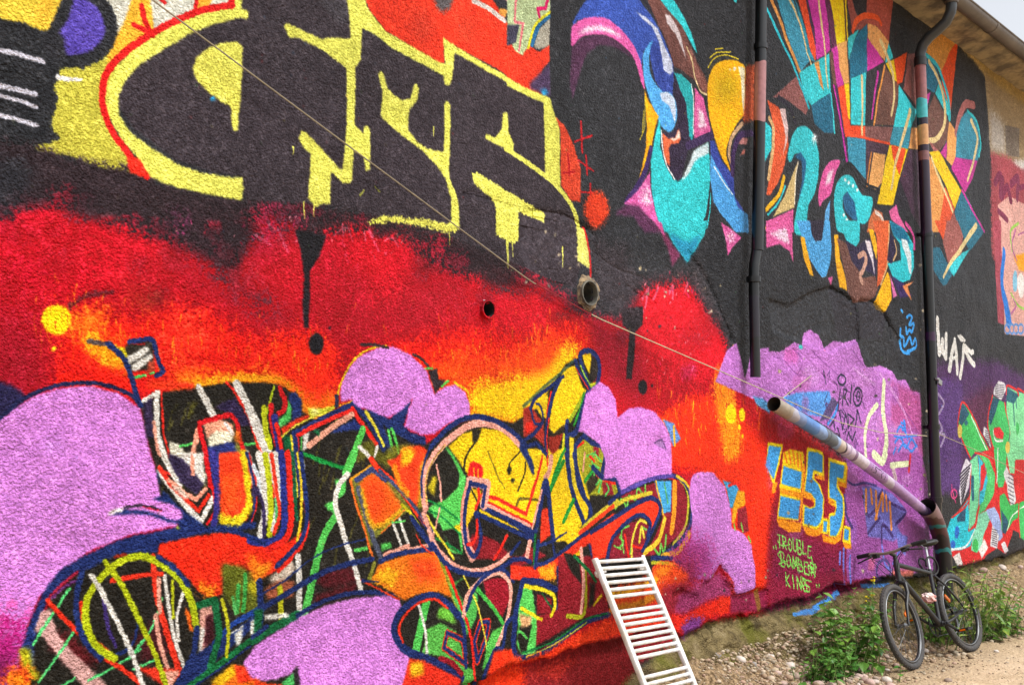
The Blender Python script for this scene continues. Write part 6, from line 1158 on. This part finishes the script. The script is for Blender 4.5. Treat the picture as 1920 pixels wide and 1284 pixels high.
# ------------------------------------------------------------------ the white ladder radiator leaning on the wall
M_WHITE = plain_mat('white_enamel', 'c6c0b4', .3, noise=.1, scale=7, c2='e4e5e6')
a0, a1, a2 = -.472, .055, .119
RM = Matrix.Rotation(a2, 3, 'Z') @ Matrix.Rotation(a1, 3, 'Y') @ Matrix.Rotation(a0, 3, 'X')
T0 = on_wall(1117.7, 1053.7, -.06); RX, RD, RN = RM @ Vector((1, 0, 0)), RM @ Vector((0, 0, -1)), RM @ Vector((0, -1, 0))
W = .546
LEN = 1.24
foot = T0 + RD * LEN + RX * W / 2
rad = thing('towel_radiator', 'white ladder shaped towel radiator leaning against the painted wall', 'radiator', foot)
R4 = Matrix((RX, -RN, -RD)).transposed()
def rail(x):
    V, Fc = [], []; n = 14
    for t_ in (-.022, LEN - .02):
        for k in range(n):
            a = 2 * math.pi * k / n; u_, v_ = math.cos(a), math.sin(a)
            u_ = math.copysign(abs(u_) ** .55, u_) * .019; v_ = math.copysign(abs(v_) ** .55, v_) * .017
            V.append(T0 + RX * (x + u_) + RN * v_ + RD * t_)
    for k in range(n): Fc.append((k, (k + 1) % n, n + (k + 1) % n, n + k))
    Fc += [tuple(range(n))[::-1], tuple(range(n, 2 * n))]; return V, Fc
for x in (0, W): child(MB().add(rail(x)).build('upright', M_WHITE, None, True, auto=True, bevel=.003), rad)
ts = [k * .043 for k in range(6)] + [.305 + k * .0385 for k in range(8)] + [.686 + k * .0385 for k in range(6)] + [1.0 + k * .0385 for k in range(5)]
me0 = None
for t_ in ts:
    A = T0 + RD * t_
    if me0 is None:
        V, Fc = tube([Vector((-W / 2 + .012, 0, 0)), Vector((W / 2 - .012, 0, 0))], .0112, 14); me0 = mesh('rung', V, Fc); me0.polygons.foreach_set('use_smooth', [True] * len(me0.polygons))
    o = link('rung', me0, M_WHITE); o.matrix_world = Matrix.Translation(A + RX * W / 2 + RN * .004) @ R4.to_4x4(); child(o, rad)
for x in (.045, W - .045):
    p = T0 + RX * x + RD * .055 - RN * .006; b_ = MB().tube([p + RX * .0, p - RN * .035], .013, 12); b_.tube([p - RX * .03 - RN * .004, p + RX * .03 - RN * .004], .01, 10); b_.tube([p - RN * .034, p - RN * .046], .022, 14)
    child(b_.build('wall_clip', M_WHITE, None, True, auto=True), rad)
p = T0 + RX * (W - .012) - RD * .022; child(MB().tube([p, p - RD * .02], .01, 10).tube([p - RD * .02, p - RD * .028], .014, 10).build('vent_knob', plain_mat('chrome_knob', 'c8c8c8', .25, .9), None, True, auto=True), rad)

# ------------------------------------------------------------------ the black bicycle
M_FRAME = plain_mat('matt_black_frame', '191a1c', .42, noise=.25, scale=18, c2='26272a')
M_TYRE = plain_mat('dusty_tyre', '353436', .85, noise=.2, scale=24, c2='4a4744', bump=.001, bscale=90)
M_RIM = plain_mat('black_rim', '1d1e20', .35); M_BRK = plain_mat('rim_track', '8d8f92', .35, .7); M_STEEL = plain_mat('dull_steel', '77797c', .35, .9); M_SPOKE = plain_mat('spoke_steel', '4d4f52', .4, .7)
M_RUB = plain_mat('black_rubber', '141416', .7); M_SAD = plain_mat('saddle_vinyl', '1c1c1e', .5); M_ORG = plain_mat('orange_reflector', 'e8720c', .2); M_POST = plain_mat('silver_post', 'b8babc', .3, .8); M_GRIP = plain_mat('bar_metal', '8a8078', .4, .4)
bike = thing('bicycle', 'black bicycle leaning against the wall beside the downpipe', 'bicycle', (8.6371, -.5918, .1528))
bike.rotation_euler = (Matrix.Rotation(-.0597, 4, 'Z') @ Matrix.Rotation(-.314, 4, 'X') @ Matrix.Rotation(math.pi, 4, 'Z')).to_euler()
TY = .345; REAR = Vector((-.535, 0, TY)); FRONT = Vector((.555, 0, TY)); BB = Vector((-.10, 0, .285))
ST = Vector((-.245, 0, .75)); HT = Vector((.30, 0, .865)); HB = Vector((.345, 0, .72))
fr = MB()
fr.tube([BB, ST], .017, 14); fr.tube([HT.lerp(HB, .18), ST.lerp(BB, .07)], [.021, .017], 14); fr.tube([HT.lerp(HB, .85), BB], [.026, .023], 14); fr.tube([HT, HB], .024, 16)
for s_ in (-1, 1):
    fr.tube([BB + Vector((-.02, .03 * s_, 0)), BB + Vector((-.12, .05 * s_, .01)), REAR + Vector((.06, .062 * s_, 0)), REAR + Vector((0, .065 * s_, 0))], [.013, .012, .01, .011], 10)
    fr.tube([ST + Vector((-.01, .02 * s_, -.06)), ST + Vector((-.1, .045 * s_, -.16)), REAR + Vector((.05, .06 * s_, .07)), REAR + Vector((0, .065 * s_, 0))], [.01, .01, .009, .01], 10)
fr.tube([BB + Vector((0, -.036, 0)), BB + Vector((0, .036, 0))], .023, 14)
fr.build('frame', M_FRAME, bike, True, auto=True)
# steering assembly turns as one: children placed by a steering matrix
axis = (HT - HB).normalized(); STEER = .0904; bike.scale = (.9317,) * 3
SM = Matrix.Translation(HB) @ Matrix.Rotation(STEER, 4, axis) @ Matrix.Translation(-HB)
sv = lambda x, y, z: SM @ Vector((x, y, z))
fk = MB(); cr_ = HB - axis * .03
fk.tube([SM @ HB, SM @ cr_], .022, 12)
for s_ in (-1, 1): fk.tube([SM @ cr_, SM @ (cr_ + Vector((.01, .05 * s_, -.02))), SM @ (cr_ + Vector((.035, .056 * s_, -.1))), sv(.48, .056 * s_, .50), sv(.555, .056 * s_, TY)], [.02, .018, .017, .014, .01], 12)
fk.build('fork', M_FRAME, bike, True, auto=True)
stp = HT + axis * .05
stm = MB().tube([SM @ HT, SM @ stp], .019, 12); stm.tube([SM @ stp, SM @ (stp + Vector((.08, 0, .03)))], .018, 12); stm.build('stem', M_FRAME, bike, True, auto=True)
hc = stp + Vector((.085, 0, .032))
hb = MB().tube([SM @ (hc + Vector((-.05, -.3026, .025))), SM @ (hc + Vector((-.02, -.16, .02))), SM @ (hc + Vector((0, -.05, 0))), SM @ (hc + Vector((0, .05, 0))), SM @ (hc + Vector((-.02, .16, .02))), SM @ (hc + Vector((-.05, .3026, .025)))], .0125, 12).build('handlebar', M_GRIP, bike, True, auto=True)
for s_ in (-1, 1):
    MB().tube([SM @ (hc + Vector((-.032, 0.19 * s_, .022))), SM @ (hc + Vector((-.052, .315 * s_, .025)))], .018, 12).build('grip', M_RUB, hb, True, auto=True)
    bl = MB().tube([SM @ (hc + Vector((-.02, .165 * s_, .015))), SM @ (hc + Vector((.03, .165 * s_, -.005))), SM @ (hc + Vector((.055, .2 * s_, -.015))), SM @ (hc + Vector((.03, .29 * s_, -.03)))], [.012, .01, .007, .006], 8); bl.box(SM @ (hc + Vector((-.01, .13 * s_, -.005))), (.055, .045, .035)); bl.build('brake_lever', M_RUB, hb, False)
cb = MB()
for pts in (((.03, -.2, 0), (.13, -.16, .02), (.17, 0, -.08), (.1, .03, -.22)), ((.03, .2, 0), (.15, .14, .0), (.19, .02, -.12), (.08, 0, -.27)), ((.02, .17, 0), (.12, .1, -.04), (.08, .04, -.16), (-.02, .03, -.17)), ((.02, -.17, 0), (.1, -.12, -.06), (.09, -.05, -.2), (.02, -.03, -.2))):
    P_ = [Vector(p) for p in pts]; C_ = []
    for i in range(13):
        t_ = i / 12; C_.append(((1 - t_) ** 3) * P_[0] + 3 * (1 - t_) ** 2 * t_ * P_[1] + 3 * (1 - t_) * t_ * t_ * P_[2] + t_ ** 3 * P_[3])
    cb.tube([SM @ (hc + c_) for c_ in C_], .003, 6)
cb.build('brake_cable', M_RUB, bike, True)
def wheel(c, M_, name_hub):
    rm = Matrix.Translation(c)
    full = (M_ @ rm) if M_ else rm
    circ = lambda r, y=0, n=48: [full @ Vector((r * math.cos(2 * math.pi * k / n), y, r * math.sin(2 * math.pi * k / n))) for k in range(n)]
    rim = MB().tube(circ(.291), .0135, 8, closed=True).build('wheel', M_RIM, bike, True)
    ty = MB().tube(circ(.321, 0, 64), .0245, 12, closed=True)
    for k in range(64):                                    # tread knobs
        a = 2 * math.pi * k / 64
        for y in (-.014, .014): ty.box(full @ Vector((.3425 * math.cos(a), y, .3425 * math.sin(a))), (.012, .007, .006), (full.to_3x3() @ Matrix.Rotation(-a + math.pi / 2, 3, 'Y')))
    ty.build('tyre', M_TYRE, rim, True, auto=True)
    bt = MB()
    for y in (-.0125, .0125): bt.tube(circ(.287, y), .004, 6, closed=True)
    bt.build('rim_edge', M_BRK, rim, True)
    sp = MB()
    for k in range(28):
        a = 2 * math.pi * k / 28; s_ = 1 if k % 2 else -1; a2_ = a + (.9 if (k // 2) % 2 else -.9)
        sp.tube([full @ Vector((.022 * math.cos(a2_), .028 * s_, .022 * math.sin(a2_))), full @ Vector((.282 * math.cos(a), 0, .282 * math.sin(a)))], .0014, 5)
    sp.build('spokes', M_SPOKE, rim)
    MB().tube([full @ Vector((0, -.05, 0)), full @ Vector((0, -.03, 0)), full @ Vector((0, -.027, 0)), full @ Vector((0, .027, 0)), full @ Vector((0, .03, 0)), full @ Vector((0, .05, 0))], [.012, .024, .016, .016, .024, .012], 14).build('hub', M_STEEL, rim, True, auto=True)
    a = math.radians(150 if M_ else 45); rp = full @ Vector((.19 * math.cos(a), -.006, .19 * math.sin(a)))
    MB().box(rp, (.085, .014, .03), (full.to_3x3() @ Matrix.Rotation(-a, 3, 'Y'))).build('spoke_reflector', M_ORG, rim, bevel=.004)
wheel(FRONT, SM, 'front'); wheel(REAR, None, 'rear')
# seat
sdir_ = (ST - BB).normalized()
MB().tube([ST, ST + sdir_ * .2], .0135, 12).build('seat_post', M_POST, bike, True, auto=True)
sc_ = ST + sdir_ * .215; V, Fc = [], []; prof = [(-.14, .065, .03), (-.12, .078, .034), (-.07, .074, .03), (-.01, .045, .02), (.06, .025, .016), (.12, .018, .012), (.145, .01, .004)]
for i, (x, w_, h_) in enumerate(prof):
    for k in range(12):
        a = 2 * math.pi * k / 12; V.append(sc_ + Vector((x, w_ * math.cos(a), .02 + h_ * math.sin(a) * (1 if math.sin(a) > 0 else .8))))
for i in range(len(prof) - 1):
    for k in range(12): Fc.append((i * 12 + k, i * 12 + (k + 1) % 12, (i + 1) * 12 + (k + 1) % 12, (i + 1) * 12 + k))
Fc += [tuple(range(12))[::-1], tuple((len(prof) - 1) * 12 + k for k in range(12))]
sd = MB().add((V, Fc)).build('saddle', M_SAD, bike, True)
MB().tube([sc_ + Vector((-.1, -.022, 0)), sc_ + Vector((-.05, -.022, -.025)), sc_ + Vector((.05, -.022, -.02)), sc_ + Vector((.1, -.015, .01))], .0035, 6).tube([sc_ + Vector((-.1, .022, 0)), sc_ + Vector((-.05, .022, -.025)), sc_ + Vector((.05, .022, -.02)), sc_ + Vector((.1, .015, .01))], .0035, 6).build('saddle_rail', M_STEEL, sd, True)
# drive train on the wall side, left crank and pedal towards the camera
ck = MB(); n = 40
V = []; Fc = []
for (rr, yy) in ((.085, -.055), (.094, -.052), (.094, -.048), (.085, -.045)):
    for k in range(n): a = 2 * math.pi * k / n; V.append(BB + Vector((rr * (1 + .02 * (k % 2)) * math.cos(a), yy, rr * (1 + .02 * (k % 2)) * math.sin(a))))
for i in range(4):
    for k in range(n): Fc.append((i * n + k, i * n + (k + 1) % n, ((i + 1) % 4) * n + (k + 1) % n, ((i + 1) % 4) * n + k))
ck.add((V, Fc))
for k in range(5): a = 2 * math.pi * k / 5; ck.tube([BB + Vector((0, -.05, 0)), BB + Vector((.087 * math.cos(a), -.05, .087 * math.sin(a)))], .007, 6)
cd = Vector((-.15, 0, -.085)); PL = BB + cd + Vector((0, .075, 0)); PR = BB - cd + Vector((0, -.085, 0))
ck.tube([BB + Vector((0, .055, 0)), BB + Vector((0, -.06, 0))], .011, 10); ck.tube([BB + Vector((0, .06, 0)), PL - Vector((0, .005, 0))], [.014, .011], 10); ck.tube([BB + Vector((0, -.068, 0)), PR], [.014, .011], 10)
ck = ck.build('crankset', M_RUB, bike, False)
for P_, s_ in ((PL, 1), (PR, -1)):
    pd = MB().tube([P_, P_ + Vector((0, .1 * s_, 0))], .009, 10)
    for dx_ in (-.042, .042): pd.box(P_ + Vector((dx_, .055 * s_, 0)), (.012, .095, .024))
    for dy_ in (.015, .1): pd.box(P_ + Vector((0, dy_ * s_, 0)), (.09, .012, .02))
    pd = pd.build('pedal', M_RUB, ck)
    for dx_ in (-.05, .05): MB().box(P_ + Vector((dx_, .055 * s_, 0)), (.005, .05, .014)).build('pedal_reflector', M_ORG, pd)
dv = MB(); V = []; Fc = []
for (rr, yy) in ((.02, -.05), (.052, -.032), (.03, -.03), (.02, -.048)):
    for k in range(28): a = 2 * math.pi * k / 28; V.append(REAR + Vector((rr * math.cos(a), yy, rr * math.sin(a))))
for i in range(4):
    for k in range(28): Fc.append((i * 28 + k, i * 28 + (k + 1) % 28, ((i + 1) % 4) * 28 + (k + 1) % 28, ((i + 1) % 4) * 28 + k))
dv.add((V, Fc)); dv.box(REAR + Vector((.01, -.055, -.07)), (.03, .02, .09)); dv.box(REAR + Vector((.02, -.055, -.135)), (.03, .02, .07)); dv.build('rear_gears', M_STEEL, bike)
MB().tube([BB + Vector((0, -.05, .09)), REAR + Vector((0, -.042, .05))], .004, 5).tube([BB + Vector((0, -.05, -.09)), REAR + Vector((.03, -.05, -.16))], .004, 5).build('chain', M_STEEL, bike)
MB().tube([HB + Vector((.0, 0, -.02)), HB + Vector((.06, 0, -.0))], .004, 6).build('brake_bridge', M_STEEL, bike)
# cable lock slung under the saddle
bike_m = Matrix.Translation(bike.location) @ bike.rotation_euler.to_matrix().to_4x4() @ Matrix.Scale(.9317, 4)
lk = MB(); pts = []
for i in range(64):
    a = i / 64 * 2 * math.pi * 2.0; r_ = .085 + .02 * math.sin(i * .35)
    pts.append(bike_m @ (ST + sdir_ * .03 + Vector((-.055 + r_ * 1.15 * math.cos(a), -.03 + .05 * math.sin(a * .5 + .6), .0 + r_ * .8 * math.sin(a)))))
lk.tube(pts, .0085, 9); 
tag(lk.build('cable_lock', M_RUB, None, True), 'thick black cable lock coiled round the bicycle below its saddle', 'bicycle lock')

# crumpled paper on the weeds behind the bicycle
bm = bmesh.new(); bmesh.ops.create_icosphere(bm, subdivisions=3, radius=.06)
for v in bm.verts: v.co *= random.uniform(.72, 1.12); v.co.z *= .75
me = bpy.data.meshes.new('crumpled_wrapper'); bm.to_mesh(me); bm.free()
pw = on_wall(1741, 1120, -.42)
o = link('crumpled_wrapper', me, plain_mat('wrapper', 'ead9d2', .6, noise=.08, scale=10, c2='d89a94')); o.location = pw; tag(o, 'crumpled white and pink wrapper caught behind the bicycle frame', 'litter')

# ------------------------------------------------------------------ weeds
def leaf_mesh(name, l, w_, fold, curl, teeth=0):
    st = [(0, .0), (.12, .55), (.32, 1), (.55, .86), (.78, .48), (1, 0)]
    V, Fc = [], []
    for t_, k in st:
        z = -curl * t_ * t_ * l
        kk = k * (1 + (teeth if int(t_ * 10) % 2 else -teeth))
        V += [(-w_ * kk / 2, t_ * l, z + fold * k * w_), (0, t_ * l, z), (w_ * kk / 2, t_ * l, z + fold * k * w_)]
    for i in range(len(st) - 1):
        a = i * 3; Fc += [(a, a + 1, a + 4, a + 3), (a + 1, a + 2, a + 5, a + 4)]
    me = mesh(name, V, Fc); return me
def leaf_mat(name, c1, c2):
    m, n, b = mat(name); oi = n.nodes.new('ShaderNodeObjectInfo'); cr = n.nodes.new('ShaderNodeValToRGB'); cr.color_ramp.elements[0].color = srgb(c1); cr.color_ramp.elements[1].color = srgb(c2)
    n.links.new(oi.outputs['Random'], cr.inputs[0]); n.links.new(cr.outputs[0], b.inputs['Base Color']); b.inputs['Roughness'].default_value = .5
    tr = n.nodes.new('ShaderNodeBsdfTranslucent'); n.links.new(cr.outputs[0], tr.inputs[0]); ms = n.nodes.new('ShaderNodeMixShader'); ms.inputs[0].default_value = .25
    n.links.new(b.outputs[0], ms.inputs[1]); n.links.new(tr.outputs[0], ms.inputs[2]); n.links.new(ms.outputs[0], n.nodes['Material Output'].inputs[0]); return m
M_LEAFA = leaf_mat('nettle_leaf', '35641e', '78a23e'); M_LEAFB = leaf_mat('creeper_leaf', '30641e', '64983a'); M_LEAFC = leaf_mat('weed_leaf', '56782a', '9cb04e'); M_STEM = plain_mat('green_stem', '5c7434', .7); M_FLOW = plain_mat('yellow_flower', 'e2c81c', .6)
def plant(name, label, px, py, yw, stems, height, spread, leaf_me, lm, per, size, group=None, flower=0, lean=.25, toward=-.25):
    base = on_wall(px, py, yw); base.z = ground_z(base.x, base.y) if ground_z(base.x, base.y) > -1 else base.z
    root = thing(name, label, 'plant', base, group)
    leaves = []; fl = []
    for i in range(stems):
        bx, by = random.gauss(0, spread), -abs(random.gauss(0, spread * .5)); h_ = height * random.uniform(.55, 1.05)
        gz_ = ground_z(base.x + bx, base.y + by) - base.z
        tip = Vector((bx + random.gauss(0, lean * h_), by + random.gauss(toward * h_ * .5, lean * h_ * .7), gz_ + h_)); b0 = Vector((bx, by, gz_ - .02)); mid = b0.lerp(tip, .55) + Vector((0, 0, .08 * h_))
        MB().tube([b0, b0.lerp(mid, .5), mid, tip], [.004, .0035, .003, .0015], 6).build('stem', M_STEM, root)
        k = max(2, int(per * h_ / height))
        for j in range(k):
            t_ = (.12 + .9 * (j + random.random() * .6) / k); t_ = min(t_, 1)
            p = b0.lerp(mid, t_ * 2) if t_ < .5 else mid.lerp(tip, (t_ - .5) * 2)
            leaves.append((p, j * 2.4 + random.uniform(-.6, .6) + i, random.uniform(-.2, .75), size * random.uniform(.55, 1.2) * (1.15 - .5 * t_)))
        if flower and random.random() < flower: fl.append(tip)
    if not leaf_me.materials: leaf_me.materials.append(lm)
    random.shuffle(leaves)
    for p, az, tilt, s_ in leaves[:300]:
        o = bpy.data.objects.new('leaf', leaf_me); col.objects.link(o); o.parent = root; o.location = p; o.rotation_euler = (-tilt + .3, random.uniform(-.35, .35), az); o.scale = (s_, s_, s_)
    for p in fl:
        fm = MB()
        for k in range(5): fm.box(p + Vector((random.uniform(-.012, .012), random.uniform(-.012, .012), random.uniform(-.005, .03))), (.012, .012, .008))
        fm.build('flower', M_FLOW, root)
    return root
LF_A, LF_B, LF_C = leaf_mesh('leaf_broad', 1, .62, .12, .25, .06), leaf_mesh('leaf_round', 1, .8, .1, .2), leaf_mesh('leaf_narrow', 1, .34, .14, .3)
plant('leafy_weed', 'bushy weed with broad bright leaves growing left of the front wheel', 1568, 1150, -.21, 24, .56, .18, LF_A, M_LEAFA, 16, .105, lean=.2, toward=-.1)
plant('creeping_weed', 'low dense creeper with small dark leaves sprawling below the broad leaved weed', 1552, 1205, -.34, 34, .24, .2, LF_B, M_LEAFB, 9, .066, lean=.45, toward=-.1)
plant('creeping_weed', 'small tuft of dark leaves at the left edge of the weeds on the pebbles', 1505, 1225, -.3, 8, .13, .08, LF_B, M_LEAFB, 7, .04, lean=.4)
plant('flowering_weed', 'thin tall stem with yellow flowers rising in front of the handlebar', 1628, 1135, -.3, 3, .66, .03, LF_C, M_LEAFC, 12, .06, flower=1, lean=.08, toward=-.1)
# plant('creeping_weed', 'trailing green shoots beside the bottom of the front wheel', 1640, 1235, -.5, 10, .13, .1, LF_B, M_LEAFB, 8, .045, lean=.5)
plant('tall_weed', 'mass of pale green weeds behind the rear wheel of the bicycle', 1806, 1130, -.36, 40, .62, .3, LF_C, M_LEAFC, 9, .13, lean=.28)
plant('tall_weed', 'single thin tall stalk standing beside the drain elbow', 1797, 1100, -.25, 3, .75, .03, LF_C, M_LEAFC, 10, .06, lean=.1)
plant('leafy_weed', 'green leafy weed between the two bicycle wheels at the wall', 1735, 1120, -.24, 20, .36, .17, LF_A, M_LEAFA, 9, .075, lean=.3)
plant('leafy_weed', 'clump of leafy weeds at the far right end of the green growth', 1872, 1145, -.5, 22, .28, .2, LF_A, M_LEAFA, 9, .085, lean=.35)
plant('creeping_weed', 'sparse green sprigs growing behind the foot of the white radiator', 1255, 1280, -.12, 6, .14, .06, LF_B, M_LEAFB, 6, .035, lean=.4)
